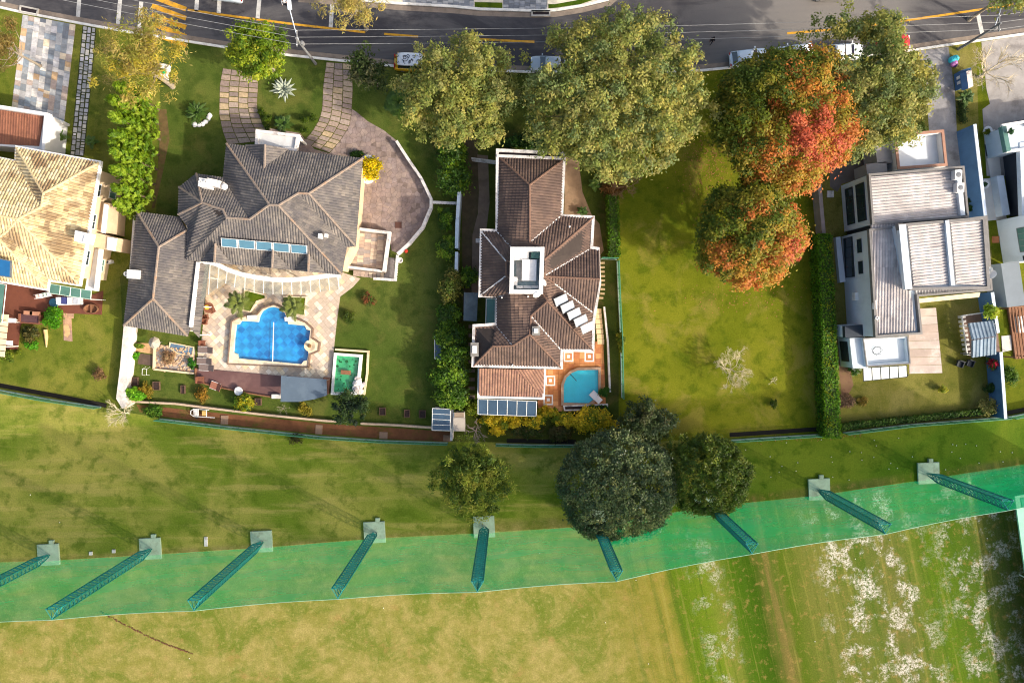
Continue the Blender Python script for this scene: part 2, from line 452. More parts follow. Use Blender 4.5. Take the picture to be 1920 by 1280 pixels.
def tree(name, label, px, py, zc, rad, ncl, rc, nl, size, cols, m, bark, cat='tree', r0=.28, group=None, fill=.55, lobes=5, lob=.16,
         aspect=.5, colf=None, squash=.75, up=.5, rnd=.6, extra=None, limbs=10, zmin=-.35, jit=.22, gaps=()):
    c = P(px, py, zc); base = (c[0], c[1], 0); t = thing(name, label, cat, base, group)
    cc = clumps(c, rad, ncl, fill, zmin, lobes, lob)
    if extra:
        for ex, ey, ez, er, en in extra: cc = np.concatenate([cc, clumps(P(ex, ey, ez), er, en, .3, -.4)])
    for gx, gy, gz, gr_ in gaps:
        g = P(gx, gy, gz); cc = cc[(np.hypot(cc[:, 0]-g[0], cc[:, 1]-g[1]) > gr_) | (rng.random(len(cc)) < .12)]
    cc[:, 2] = np.maximum(cc[:, 2], rc*.8)
    trunk_mesh(t, base, c, rad, bark, r0, limbs, targets=cc[rng.permutation(len(cc))[:limbs]])
    Q, N, S, K = clump_leaves(cc, rc, nl, size, pal(cols), squash, up, rnd, jit, colf)
    leaf_mesh('crown', Q, N, S, K, m, t, aspect)
    return t
def bush(name, label, px, py, r, h, cols, m, cat='bush', n=None, size=.12, group=None, stem=None, ry=None, rc=None, ncl=None, jit=.25, z0=0, rnd=.6):
    c = P(px, py, z0+h*.5); t = thing(name, label, cat, (c[0], c[1], z0), group); ry = ry or r
    ncl = ncl or max(8, int(26*r*ry)); rc = rc or max(.16, min(r, ry)*.33)
    cc = clumps((c[0], c[1], z0+h*.45), (r*.8, ry*.8, h*.45), ncl, .35, -.5, 4, .12)
    cc[:, 2] = np.maximum(cc[:, 2], z0+rc*.6)
    nl = n or 60
    Q, N, S, K = clump_leaves(cc, rc, nl, size, pal(cols), .8, .5, rnd, jit)
    leaf_mesh('foliage', Q, N, S, K, m, t, .5)
    b = MB()
    for i in range(5):
        a = random.uniform(0, 6.28); b.tube([(c[0], c[1], z0), (c[0]+math.cos(a)*r*.4, c[1]+math.sin(a)*ry*.4, z0+h*.45)], [.04, .015], 5)
    b.build('stem', stem or BARK, t)
    return t
def hedge(name, label, poly_px, h, cols, m, dens=60, size=.13, zpx=None, cat='hedge', z0=0.0, rough=.12):
    poly = ccw(XY(poly_px, h if zpx is None else zpx)); A = np.array(poly); lo, hi = A.min(0), A.max(0)
    c = A.mean(0); t = thing(name, label, cat, (c[0], c[1], z0))
    MB().prism(inset(poly, .22), z0, z0+h-.2).build('stem', TWIG, t)
    ar = abs(area2(poly))/2; n = int(ar*dens); Q = []; N = []
    while len(Q) < n:
        x, y = random.uniform(lo[0], hi[0]), random.uniform(lo[1], hi[1])
        if pin(poly, x, y): Q.append((x, y, z0+h+random.uniform(-.28, .06)+rough*math.sin(x*1.7+y*.9)*math.sin(y*2.1))); N.append((0, 0, 1))
    k = len(poly)
    for i in range(k):
        a, b = poly[i], poly[(i+1) % k]; L = math.hypot(b[0]-a[0], b[1]-a[1]); nn = ((b[1]-a[1])/L, -(b[0]-a[0])/L, .2)
        for _ in range(int(L*h*dens*.8)):
            s = random.random(); o = random.uniform(-.25, .08); z = random.uniform(.02, h)
            Q.append((a[0]+(b[0]-a[0])*s+nn[0]*o, a[1]+(b[1]-a[1])*s+nn[1]*o, z0+z)); N.append(nn)
    Q = np.array(Q); N = np.array(N)+unit(len(N))*.7
    cl = pal(cols); idx = ((np.sin(Q[:, 0]*2.3)+np.sin(Q[:, 1]*1.9+Q[:, 0])+rng.normal(0, .9, len(Q))+3)/6*len(cl)).astype(int).clip(0, len(cl)-1)
    K = cl[idx]*(1+rng.uniform(-.25, .25, (len(Q), 1)))
    leaf_mesh('foliage', Q, N, size*rng.uniform(.6, 1.4, len(Q)), K, m, t, .55)
    return t
def frond(parent, o, az, el, L, nlf, lw, m, droop=1.0, col=None, wid=.35, name='frond'):
    d = Vector((math.cos(az), math.sin(az), 0)); pts = []
    for i in range(9):
        s = i/8; pts.append(Vector(o)+d*(L*s*math.cos(el)*(1-.08*s))+Vector((0, 0, L*(math.sin(el)*s-droop*.6*s*s))))
    b = MB().tube(pts, [lw*.35*(1-.8*i/8)+.004 for i in range(9)], 4)
    side = Vector((-d.y, d.x, 0))
    for i in range(1, nlf+1):
        s = .12+.88*i/nlf; k = min(7, int(s*8)); f = s*8-k; p = pts[k].lerp(pts[k+1], f)
        ln = L*wid*math.sin(math.pi*(.15+.8*s))*random.uniform(.85, 1.1)
        for sg in (-1, 1):
            tip = p+side*sg*ln+d*ln*.55+Vector((0, 0, -ln*.25)); q = d*lw*.5
            mid = p.lerp(tip, .5)+Vector((0, 0, .03))
            b.add([p-q, mid-q*1.1, tip, mid+q*1.1, p+q], [(0, 1, 2, 3, 4)])
    return b.build(name, m, parent)
def palm(name, label, px, py, h, nf, L, mf, mt, zpx=None, cat='palm', nlf=12, lw=.09, droop=1.0, wid=.35, r=.14, els=(.15, 1.1), group=None):
    c = P(px, py, h if zpx is None else zpx); t = thing(name, label, cat, (c[0], c[1], 0), group)
    MB().tube([(c[0], c[1], -.03), (c[0], c[1], h*.5), (c[0], c[1], h)], [r*1.3, r, r*1.1], 8).build('trunk', mt, t)
    for i in range(nf):
        s = (i+.5)/nf; frond(t, (c[0], c[1], h-.03), i*2.4, els[0]+(els[1]-els[0])*s, L*(1-.35*s)*random.uniform(.9, 1.1), nlf, lw, mf, droop*(1-.4*s), wid=wid)
    return t
def bare_tree(name, label, px, py, h, rad, m, r0=.1, depth=4, cat='tree', seed=1, zpx=None, kids=(4, 5), lean=.9, thin=1.0, twist=.5, group=None):
    rs = random.Random(seed); c = P(px, py, h*.55 if zpx is None else zpx); t = thing(name, label, cat, (c[0], c[1], 0), group)
    tr = MB(); br = MB(); base = Vector((c[0], c[1], -.03)); fork = base+Vector((rs.uniform(-.2, .2), rs.uniform(-.2, .2), h*.3))
    tr.tube([base, base.lerp(fork, .5), fork], [r0*1.4, r0, r0*.85], 7); tr.build('trunk', m, t)
    def go(p, d, L, r, k):
        q = p+d*L*.5+Vector((rs.uniform(-1, 1), rs.uniform(-1, 1), rs.uniform(-.5, 1)))*L*.09; e = p+d*L
        br.tube([p, q, e], [r, r*.8, r*.55], 4 if k < 2 else 3, caps=False)
        if k >= depth: return
        for i in range(rs.randint(*kids)):
            n = (d+Vector((rs.uniform(-1, 1), rs.uniform(-1, 1), rs.uniform(-.5, .8)))*lean).normalized()
            s = rs.uniform(.35, 1); go(p.lerp(e, s), n, L*rs.uniform(.5, .72), r*.55*thin, k+1)
    n0 = 6
    for i in range(n0):
        a = 6.283*i/n0+rs.uniform(-.4, .4); d = Vector((math.cos(a), math.sin(a), rs.uniform(.5, 1.3))).normalized()
        go(fork-Vector((0, 0, rs.uniform(0, h*.08))), d, rad*.55, r0*.6, 1)
    br.build('branches', m, t)
    return t
# ---------------------------------------------------------------- kit: paving
def stones(parent, region, cells, z0, h, m, gap=.02, name='paving_stone', limit=300, jit=.012):
    out = []
    for c in cells:
        c = inset(c, gap)
        p = clip(region, c) if region is not None else c
        if len(p) >= 3 and abs(area2(p))/2 > .03: out.append(p)
    out.sort(key=lambda p: -abs(area2(p)))
    rest = MB()
    for i, p in enumerate(out):
        z = z0+h+random.uniform(-jit, jit)
        if i < limit: MB().prism(p, z0-.01, z).build(name, m, parent)
        else: rest.prism(p, z0-.01, z)
    if rest.v: rest.build(name, m, parent, kind='stuff')
def grid_cells(region, w, l, ang, ox=0, oy=0, stagger=.0):
    A = np.array(region); c = A.mean(0); r = np.abs(A-c).max()*1.5; ca, sa = math.cos(ang), math.sin(ang); out = []
    for i in range(int(-r/w)-1, int(r/w)+2):
        for j in range(int(-r/l)-1, int(r/l)+2):
            x, y = i*w+ox, j*l+oy+(stagger*l if i % 2 else 0)
            out.append([(c[0]+ca*(x+a)-sa*(y+b), c[1]+sa*(x+a)+ca*(y+b)) for a, b in ((0, 0), (w, 0), (w, l), (0, l))])
    lo, hi = A.min(0), A.max(0)
    return [q for q in out if max(p[0] for p in q) > lo[0] and min(p[0] for p in q) < hi[0] and max(p[1] for p in q) > lo[1] and min(p[1] for p in q) < hi[1]]
def voro_cells(region, s, seed=3, jit=.42):
    rs = random.Random(seed); A = np.array(region); lo, hi = A.min(0)-s*2, A.max(0)+s*2; pts = []
    for i in range(int((hi[0]-lo[0])/s)+1):
        for j in range(int((hi[1]-lo[1])/s)+1): pts.append((lo[0]+(i+.5+rs.uniform(-jit, jit))*s, lo[1]+(j+.5+rs.uniform(-jit, jit))*s))
    Pn = np.array(pts); out = []
    for i, p in enumerate(pts):
        d = ((Pn-Pn[i])**2).sum(1); nb = np.argsort(d)[1:15]
        c = [(p[0]-s*2, p[1]-s*2), (p[0]+s*2, p[1]-s*2), (p[0]+s*2, p[1]+s*2), (p[0]-s*2, p[1]+s*2)]
        for k in nb:
            q = pts[k]; mx, my = (p[0]+q[0])/2, (p[1]+q[1])/2; dx, dy = q[0]-p[0], q[1]-p[1]
            c = halfclip(c, (mx, my), (mx-dy, my+dx))
            if len(c) < 3: break
        if len(c) >= 3: out.append(c)
    return out
def along(pts, t):
    L = [0]
    for i in range(1, len(pts)): L.append(L[-1]+math.dist(pts[i-1][:2], pts[i][:2]))
    s = t*L[-1]
    for i in range(1, len(pts)):
        if s <= L[i] or i == len(pts)-1:
            f = (s-L[i-1])/max(1e-6, L[i]-L[i-1]); return (pts[i-1][0]+(pts[i][0]-pts[i-1][0])*f, pts[i-1][1]+(pts[i][1]-pts[i-1][1])*f)
def strip_cells(Le, Re, cols, rows, seed=0, vary=.0, jag=.0):
    rs = random.Random(seed); out = []
    def pt(s, t):
        a, b = along(Le, t), along(Re, t); return (a[0]+(b[0]-a[0])*s, a[1]+(b[1]-a[1])*s)
    for c in range(cols):
        cuts = [0]; k = rows if not vary else max(2, int(rows*rs.uniform(1-vary*.4, 1+vary*.4)))
        ws = [1+rs.uniform(-vary, vary) for _ in range(k)]; T = sum(ws); acc = 0
        for x in ws: acc += x; cuts.append(acc/T)
        for i in range(k):
            s0, s1 = c/cols+rs.uniform(0, jag)/cols, (c+1)/cols-rs.uniform(0, jag)/cols; t0, t1 = cuts[i], cuts[i+1]
            d = (t1-t0)*jag*.5; t0 += rs.uniform(0, d); t1 -= rs.uniform(0, d)
            out.append([pt(s0, t0), pt(s1, t0), pt(s1, t1), pt(s0, t1)])
    return out
BARK = mat('bark', (98, 82, 66), .9, .3, 4, .5)
TWIG = mat('hedge wood', (54, 70, 26), .95, .3, 4)
# ---------------------------------------------------------------- the setting: ground, street, lawns
def range_grass():
    t = NT('range grass'); p = t.pos(); X, Y, Z = t.xyz(p)
    x48 = t.math('DIVIDE', X, 48.0); d_ = t.math('SUBTRACT', t.math('ADD', t.math('SUBTRACT', Y, t.math('MULTIPLY', X, .1)), 23.8), t.math('MULTIPLY', x48, x48))
    n1 = t.noise(p, .07, 5, .6, .5); n2 = t.noise(p, .5, 6, .65); n3 = t.noise(p, 6, 5, .7)
    # rough between fence and net: olive with dry streaks
    rough = t.mix(t.smooth(n1, .38, .62), lin((98, 116, 32)), lin((150, 144, 68)))
    rough = t.mix(t.math('MULTIPLY', t.smooth(t.noise(t.map(p, .1, (.1, .9, 1)), .8, 5, .6), .48, .66), .6), rough, lin((164, 150, 82)))
    rough = t.mix(t.math('MULTIPLY', t.smooth(n2, .48, .66), .7), rough, lin((78, 98, 22)))
    green = t.mix(t.smooth(n1, .4, .6), lin((72, 98, 18)), lin((98, 112, 28)))
    green = t.mix(t.math('MULTIPLY', t.smooth(n2, .5, .66), .6), green, lin((46, 76, 4)))
    rough = t.mix(t.smooth(t.math('ADD', X, t.math('MULTIPLY', n2, 8)), 18, 36), rough, green)
    # the range itself: dry tan in the middle, greener streaks and worn sand to the right
    fld = t.mix(t.smooth(n2, .34, .62), lin((148, 134, 78)), lin((122, 118, 54)))
    fld = t.mix(t.math('MULTIPLY', t.smooth(t.noise(t.map(p, 0, (1, 1, 1), (9, 4, 0)), .2, 7, .7, .6), .43, .66), .95), fld, lin((94, 106, 34)))
    fld = t.mix(t.math('MULTIPLY', t.smooth(t.noise(p, 1.7, 7, .75), .5, .68), .45), fld, lin((170, 154, 96)))
    fld = t.mix(t.math('MULTIPLY', t.smooth(t.noise(p, .32, 6, .7), .56, .7), .5), fld, lin((150, 118, 72)))
    s = t.math('ADD', t.math('ADD', X, t.math('MULTIPLY', Y, .23)), t.math('MULTIPLY', t.noise(p, .35, 4), 1.6))
    sf = t.math('DIVIDE', t.math('SUBTRACT', s, 8.0), 50.0)
    G = lambda *c: lin(c)
    st = t.ramp(sf, [(.0, G(118, 110, 36)), (.07, G(126, 116, 44)), (.10, G(76, 100, 12)), (.17, G(94, 112, 24)), (.20, G(106, 112, 40)), (.24, G(62, 90, 8)), (.29, G(50, 76, 4)),
                     (.33, G(112, 98, 50)), (.36, G(74, 92, 16)), (.43, G(104, 104, 44)), (.55, G(88, 98, 36)), (.62, G(96, 98, 44)), (.72, G(78, 102, 14)), (.8, G(70, 92, 20)), (.9, G(84, 90, 42)), (1, G(76, 94, 20))])
    cx = t.node('ShaderNodeCombineXYZ'); t.link(t.math('ADD', X, t.math('MULTIPLY', Y, .23)), cx.inputs[0]); t.link(t.math('MULTIPLY', Y, .03), cx.inputs[1])
    mow = t.noise(cx.outputs[0], .9, 5, .7)
    st = t.mix(t.math('MULTIPLY', t.smooth(mow, .5, .62), .6), st, lin((62, 88, 14)))
    st = t.mix(t.math('MULTIPLY', t.smooth(mow, .46, .36), .4), st, lin((140, 132, 62)))
    st = t.mix(t.math('MULTIPLY', t.smooth(n2, .5, .68), .4), st, lin((70, 94, 18)))
    st = t.mix(t.math('MULTIPLY', t.smooth(t.noise(p, 1.1, 6, .75), .52, .66), .55), st, lin((146, 118, 66)))
    # pale sand spread on the worn turf
    sm = t.math('MULTIPLY', t.ramp(sf, [(.12, 0.0), (.16, .5), (.2, .5), (.23, 0.0), (.42, 0.0), (.48, 1.0), (.66, 1.0), (.72, .1), (.78, .8), (1, .7)]), t.smooth(t.noise(t.map(p, .2, (1.0, .85, 1)), .42, 6, .7), .48, .62))
    sd = t.math('MULTIPLY', sm, t.smooth(t.noise(p, 3.0, 8, .85), .45, .55))
    st = t.mix(t.math('MULTIPLY', t.math('MULTIPLY', sd, .8), t.smooth(d_, -.6, -2.2)), st, lin((216, 206, 196)))
    fld = t.mix(t.smooth(sf, -.2, .14), fld, st)
    c = t.mix(t.smooth(d_, .4, -.4), rough, fld)
    c = t.mix(1.0, c, t.ramp(n3, [(.25, .68), (.75, 1.32)]), 'MULTIPLY')
    t.bump(t.noise(p, 14, 3, .7), .6, .05)
    return t.fin(c, .95, .1)
struct('ground', MB().sheet([(-900, -900, 0), (900, -900, 0), (900, 900, 0), (-900, 900, 0)]), range_grass())
KERB = [(-260, -40), (0, 16), (40, 25), (145, 45), (240, 62), (340, 78), (430, 92), (545, 106), (640, 116), (740, 126), (830, 131), (900, 134), (990, 137), (1110, 138), (1240, 137),
        (1320, 134), (1380, 128), (1460, 119), (1560, 111), (1650, 104), (1720, 95), (1760, 89), (1830, 79), (1920, 66), (2200, 20)]
KU = [(560, -8), (640, -2), (745, 7), (850, 13), (900, 18), (1000, 21), (1040, 20), (1090, 12), (1140, 0), (1175, -30), (1190, -90)]
def gr(a, b): return KERB[[k[0] for k in KERB].index(a):[k[0] for k in KERB].index(b)+1]
ASPH = None
def asphalt():
    t = NT('asphalt'); p = t.pos()
    c = t.mix(t.smooth(t.noise(t.map(p, .2, (.35, 1, 1)), .22, 6, .7, .8), .4, .62), lin((66, 64, 67)), lin((94, 91, 90)))
    X, Y, Z = t.xyz(p); big = t.smooth(t.math('ADD', X, t.math('MULTIPLY', t.noise(p, .12, 5), 14)), 22, 36); big2 = t.smooth(X, 48, 44)
    c = t.mix(t.math('MULTIPLY', big, big2), c, lin((118, 113, 108)))
    c = t.mix(t.math('MULTIPLY', t.smooth(t.noise(t.map(p, .12, (.12, 1.4, 1)), .7, 5, .7), .52, .7), .5), c, lin((52, 50, 54)))
    c = t.mix(1.0, c, t.ramp(t.noise(p, 22, 3, .8), [(.3, .8), (.7, 1.2)]), 'MULTIPLY')
    t.bump(t.noise(p, 30, 3), .4, .02)
    return t.fin(c, .9, .25)
M_ASPH = asphalt()
M_KERB = mat('kerb white', (228, 224, 214), .85, .12, 2, .2, dirt=(150, 140, 120), dirtamt=.5)
M_GUT = mat('gutter concrete', (134, 120, 106), .9, .25, 1.2, .3)
M_YEL = mat('road yellow', (205, 150, 40), .8, .15, 3, 0, dirt=(110, 95, 70), dirtamt=.6, dirtscale=1.6)
M_WHT = mat('road white', (196, 192, 184), .8, .12, 3, 0, dirt=(110, 106, 102), dirtamt=.6, dirtscale=1.6)
kl = XY(KERB); top = [(kl[-1][0], 54), (kl[0][0], 54)]
struct('road', MB().sheet([(x, y, .004) for x, y in kl+top]), M_ASPH)
def band(pts, off, wd):
    p = [Vector(a) for a in pts]; L = []; Rr = []
    for i in range(len(p)):
        e = (p[min(i+1, len(p)-1)]-p[max(i-1, 0)]).normalized(); n = Vector((-e.y, e.x)); L.append(p[i]+n*(off+wd)); Rr.append(p[i]+n*off)
    return [tuple(a) for a in L]+[tuple(a) for a in Rr[::-1]]
struct('gutter', MB().prism(band(kl, .24, .55), .0, .012), M_GUT)
struct('kerb', MB().wall([(x, y+.1) for x, y in kl], .26, 0, .13), M_KERB)
ku = XY(KU)
struct('sidewalk', MB().prism(ku+[(ku[-1][0]-1, 54), (ku[0][0], 54)], .0, .09), mat('cream paving', (214, 202, 180), .85, .12, 2, .2))
struct('gutter', MB().prism(band(ku, -.75, .55), .0, .012), M_GUT)
struct('kerb', MB().wall([(x, y) for x, y in ku], .28, 0, .15), M_KERB)
GREYPAVE = stone('grey pavers', [(150, 152, 156), (128, 132, 138), (164, 164, 164), (112, 116, 122)])
for reg in ([(756, 8), (888, 17), (890, -40), (750, -50)], [(944, 20), (1026, 21), (1028, -40), (942, -40)]):
    rg = XY([(a, b-1) for a, b in reg]); b = MB().prism(rg, .0, .096); o = struct('forecourt', b, mat('joint grey', (110, 108, 104)))
    stones(o, rg, grid_cells(rg, .62, .34, -.05, stagger=.5), .096, .022, GREYPAVE, .012)
M_VERGE = grass_mat('verge grass', (62, 84, 14), (84, 100, 20), (44, 66, 8))
struct('grass_verge', MB().prism(XY([(890, 16), (942, 18), (942, 6), (890, 5)]), .0, .1), M_VERGE)
struct('grass_verge', MB().prism(XY([(1028, 17), (1042, 16), (1088, 9), (1122, -2), (1118, -8), (1080, 2), (1040, 9), (1028, 9)]), .0, .1), M_VERGE)
def mark(pts, m, name='road_marking'): struct(name, MB().sheet([(x, y, .0085) for x, y in pts]), m)
def line(a, b, wpx, m):
    A, B = Vector(P(*a)[:2]), Vector(P(*b)[:2]); d = (B-A).normalized(); n = Vector((-d.y, d.x))*wpx/32
    mark([tuple(A+n), tuple(B+n), tuple(B-n), tuple(A-n)], m)
for a, b in (((352, 19), (430, 30)), ((430, 30), (560, 47)), ((560, 47), (685, 61)), ((720, 64), (784, 69)), ((870, 72), (935, 76)), ((935, 76), (1002, 79)), ((1476, 63), (1560, 56)),
             ((1560, 56), (1676, 42)), ((1676, 42), (1760, 30)), ((1760, 30), (1900, 9))): line(a, b, 4, M_YEL)
for a, b in (((7, -6), (6, 8)), ((149, -8), (146, 36)), ((226, -8), (221, 48)), ((265, 4), (261, 61)), ((370, -8), (368, 22)), ((412, -8), (410, 26)), ((487, -8), (483, 36)), ((624, -8), (620, 52)),
             ((1833, 24), (1842, 66))): line(a, b, 7.5, M_WHT)
for k in range(5):
    y = 72-k*17; line((285, y-10), (349, y+14), 8.5, M_YEL); 
M_DARK = mat('drain dark', (44, 36, 38), .9)
for (x, y, sx, sy, rz) in ((55, 21, 1.9, .62, -.2), (1014, 26, 1.9, .5, 0)):
    c = P(x, y); t = thing('storm_drain', 'concrete storm drain inlet in the '+('near kerb by the slate driveway' if x < 100 else 'far kerb opposite the big tree'), 'drain', (c[0], c[1], 0), 'storm drains')
    ca, sa = math.cos(rz), math.sin(rz); q = [(c[0]+ca*a*sx-sa*b*sy, c[1]+sa*a*sx+ca*b*sy) for a, b in ((-.58, -.68), (.58, -.68), (.58, .68), (-.58, .68))]
    MB().ring(q, .17, 0, .15).build('frame', mat('drain frame', (176, 170, 160), .9), t)
    MB().prism(inset(q, .16), .0, .06).build('grate', M_DARK, t)
# lots
LOT = {
 'lawn_a': ([(-260, -39), (0, 17), (145, 46), (296, 72), (300, 200), (292, 420), (225, 520), (230, 620), (222, 770), (90, 745), (0, 728), (-260, 690)],
            grass_mat('lawn beside cream house', (98, 106, 34), (118, 118, 46), (68, 86, 20), (130, 122, 58), .45)),
 'lawn_b': ([(296, 72), (340, 79), (430, 92), (545, 106), (640, 116), (740, 126), (800, 250), (860, 380), (855, 520), (850, 828), (720, 824), (430, 798), (300, 783), (222, 770), (230, 620), (225, 520), (292, 420), (300, 200)],
            grass_mat('lawn round grey house', (70, 86, 30), (90, 98, 42), (54, 72, 22), (106, 102, 50), .5)),
 'lawn_c': ([(740, 126), (830, 131), (990, 137), (1110, 138), (1140, 300), (1160, 500), (1160, 830), (850, 828), (855, 520), (860, 380), (800, 250)],
            grass_mat('lawn round brown house', (62, 74, 24), (78, 84, 32), (46, 60, 16), (92, 82, 46), .6)),
 'lawn_d': ([(1110, 138), (1240, 137), (1320, 134), (1380, 128), (1460, 119), (1540, 112), (1540, 350), (1560, 812), (1160, 830), (1160, 500), (1140, 300)],
            grass_mat('empty lot grass', (92, 100, 16), (112, 114, 26), (70, 86, 10), (134, 122, 54), .6)),
 'lawn_e': ([(1540, 112), (1650, 104), (1760, 89), (1830, 79), (1835, 240), (1862, 500), (1886, 783), (1700, 796), (1560, 812), (1540, 350)],
            grass_mat('lawn of white house', (104, 102, 42), (124, 118, 58), (82, 88, 28), (138, 126, 74), .5)),
 'lawn_f': ([(1830, 79), (1920, 66), (2200, 20), (2200, 720), (1920, 777), (1886, 783), (1862, 500), (1835, 240)],
            grass_mat('lawn at right edge', (78, 92, 12), (104, 108, 24), (58, 76, 6), (122, 112, 40), .4)),
}
for k, (pl, m) in LOT.items(): struct('lawn', MB().sheet([(x, y, .006) for x, y in XY(pl)]), m)
def flat(name, px, m, z=.012, th=None):
    return struct(name, MB().prism(XY(px), 0, z), m)
SOIL = mat('red soil', (112, 72, 46), .95, .3, .9, .5, dirt=(72, 84, 20), dirtamt=.75, dirtscale=.35)
flat('soil_bed', [(256, 758), (400, 773), (610, 794), (846, 809), (846, 828), (720, 822), (600, 814), (430, 796), (300, 780), (262, 772)], SOIL, .02)
flat('soil_bed', [(296, 205), (312, 205), (318, 260), (304, 330), (290, 390), (284, 392), (296, 320), (300, 250)], mat('bare earth', (98, 80, 48), .95, .3, 1.5, .4, dirt=(74, 86, 28), dirtamt=.9, dirtscale=1.2), .012)
CONC = mat('worn concrete', (150, 146, 144), .9, .2, .8, .3, dirt=(104, 98, 94), dirtamt=.7, dirtscale=.5)
flat('driveway', [(1722, 96), (1778, 88), (1790, 170), (1794, 250), (1806, 330), (1818, 420), (1775, 420), (1770, 300), (1742, 245), (1736, 170)], CONC, .02)
flat('driveway', [(1840, 79), (1925, 66), (2200, 25), (2200, 330), (1850, 330), (1842, 205), (1856, 195), (1850, 170)], mat('worn concrete pale', (158, 152, 146), .9, .2, .7, .3, dirt=(108, 102, 98), dirtamt=.7, dirtscale=.4), .02)
PATHM = mat('brown concrete', (126, 108, 92), .9, .2, .9, .3, dirt=(90, 78, 62), dirtamt=.6)
flat('path', [(895, 290), (915, 292), (918, 380), (912, 430), (900, 440), (898, 560), (884, 560), (886, 440), (896, 400), (898, 360)], PATHM, .02)
flat('path', [(1060, 290), (1085, 300), (1092, 360), (1108, 400), (1124, 420), (1132, 470), (1124, 480), (1112, 470), (1112, 408), (1058, 405)], mat('tan concrete', (140, 116, 92), .9, .2, .9, .3, dirt=(96, 80, 60), dirtamt=.6), .02)
flat('yard', [(860, 260), (895, 258), (898, 380), (890, 430), (888, 600), (868, 600), (866, 390)], mat('dark yard earth', (84, 72, 52), .95, .25, 1.2, .4, dirt=(58, 66, 20), dirtamt=.6), .01)
flat('yard', [(1556, 318), (1600, 300), (1640, 300), (1634, 330), (1578, 345), (1570, 360), (1556, 350)], mat('wet concrete', (104, 96, 90), .9, .2, .8, .3), .016)
flat('path', [(1566, 610), (1588, 608), (1594, 690), (1600, 722), (1580, 760), (1574, 700)], mat('bare garden earth', (122, 92, 70), .95, .25, 1.4, .4, dirt=(96, 92, 40), dirtamt=.6), .012)
# slate driveway, stepping-stone path, paver ramps
SLATE = stone('slate slabs', [(214, 206, 196), (196, 190, 184), (178, 176, 172), (222, 202, 172), (206, 170, 128), (198, 194, 190), (146, 154, 160), (228, 220, 206), (180, 160, 146), (206, 200, 196)], var=.28)
reg = [(43, 28), (142, 47), (120, 234), (22, 204)]
o = flat('driveway', reg, mat('joint tan', (150, 138, 120), .95), .02)
SLATEB = stone('blue slate slabs', [(146, 148, 148), (134, 138, 140), (158, 160, 160), (172, 168, 164), (126, 130, 134)], var=.25)
cl_ = strip_cells(XY([(43, 28), (22, 204)]), XY([(142, 47), (120, 234)]), 9, 18, 5, .55); rs = random.Random(12); L_, R_ = XY([(43, 28), (22, 204)]), XY([(142, 47), (120, 234)])
ca = []; cb = []
for c_ in cl_:
    cx, cy = sum(p[0] for p in c_)/4, sum(p[1] for p in c_)/4; tt = (L_[0][1]-cy)/(L_[0][1]-L_[1][1]); xl = L_[0][0]+(L_[1][0]-L_[0][0])*tt; k_ = int((cx-xl)/((R_[0][0]-L_[0][0])/9))
    (cb if k_ in (1, 3, 5, 7) and rs.random() < .35+.55*tt else ca).append(c_)
stones(o, XY(reg), ca, .02, .03, SLATE, .012, jit=.008); stones(o, XY(reg), cb, .02, .03, SLATEB, .012, jit=.008)
WSTONE = stone('pale stepping stones', [(196, 192, 184), (178, 174, 170), (160, 158, 154), (206, 198, 182), (186, 182, 184)], var=.2)
o = flat('garden_path', [(155, 48), (181, 53), (172, 150), (158, 293), (131, 292), (143, 170)], mat('mossy soil', (62, 66, 30), .95, .3, 2, .4), .012)
stones(o, None, strip_cells(XY([(156, 49), (146, 150), (132, 291)]), XY([(180, 53), (172, 150), (157, 293)]), 3, 29, 9, .5, .12), .012, .035, WSTONE, .045)
BRICKP = stone('rough driveway pavers', [(160, 140, 124), (150, 131, 118), (170, 150, 128), (142, 124, 114), (178, 156, 124), (134, 119, 110), (164, 146, 132)], var=.35, scale=4)
L1 = XY([(418, 128), (412, 160), (411, 215), (417, 245), (427, 272)]); R1 = XY([(484, 138), (484, 165), (482, 200), (492, 232), (515, 262)])
o = struct('driveway', MB().prism(L1+R1[::-1], 0, .014), mat('grass joints', (84, 84, 30), .95, .3, 3, .3))
stones(o, None, strip_cells(L1, R1, 4, 14, 3, .12), .014, .035, BRICKP, .045)
L1 = XY([(612, 117), (606, 160), (604, 205), (598, 226), (583, 250), (566, 268)]); R1 = XY([(658, 120), (662, 165), (660, 205), (656, 235), (640, 262), (618, 287)])
o = struct('driveway', MB().prism(L1+R1[::-1], 0, .014), MATS['grass joints'])
stones(o, None, strip_cells(L1, R1, 3, 17, 4, .12), .014, .035, BRICKP, .045)
CRAZY = stone('crazy paving', [(146, 128, 119), (141, 123, 115), (150, 132, 122), (136, 119, 112), (148, 129, 118), (143, 127, 121), (139, 122, 116)], var=.45, scale=.9)
YARD = [(660, 205), (668, 210), (690, 228), (720, 245), (745, 265), (765, 300), (790, 335), (807, 372), (806, 388), (790, 425), (765, 455), (744, 474), (734, 470), (729, 434), (676, 427), (680, 297), (640, 292), (556, 284), (560, 262), (572, 262), (590, 280), (618, 288), (640, 262), (656, 235)]
o = flat('courtyard', YARD, mat('paving grout', (120, 104, 96), .95, .3, 2, .3), .02)
rg = ccw(XY(YARD)); stones(o, rg, voro_cells(rg, .58, 4), .02, .03, CRAZY, .012, jit=.006)
rg = ccw(XY([(500, 240), (484, 262), (515, 275), (560, 283), (572, 262), (563, 250)])); o = struct('courtyard', MB().prism(rg, 0, .018), MATS['paving grout'])
stones(o, rg, voro_cells(rg, .58, 8), .018, .03, CRAZY, .018)
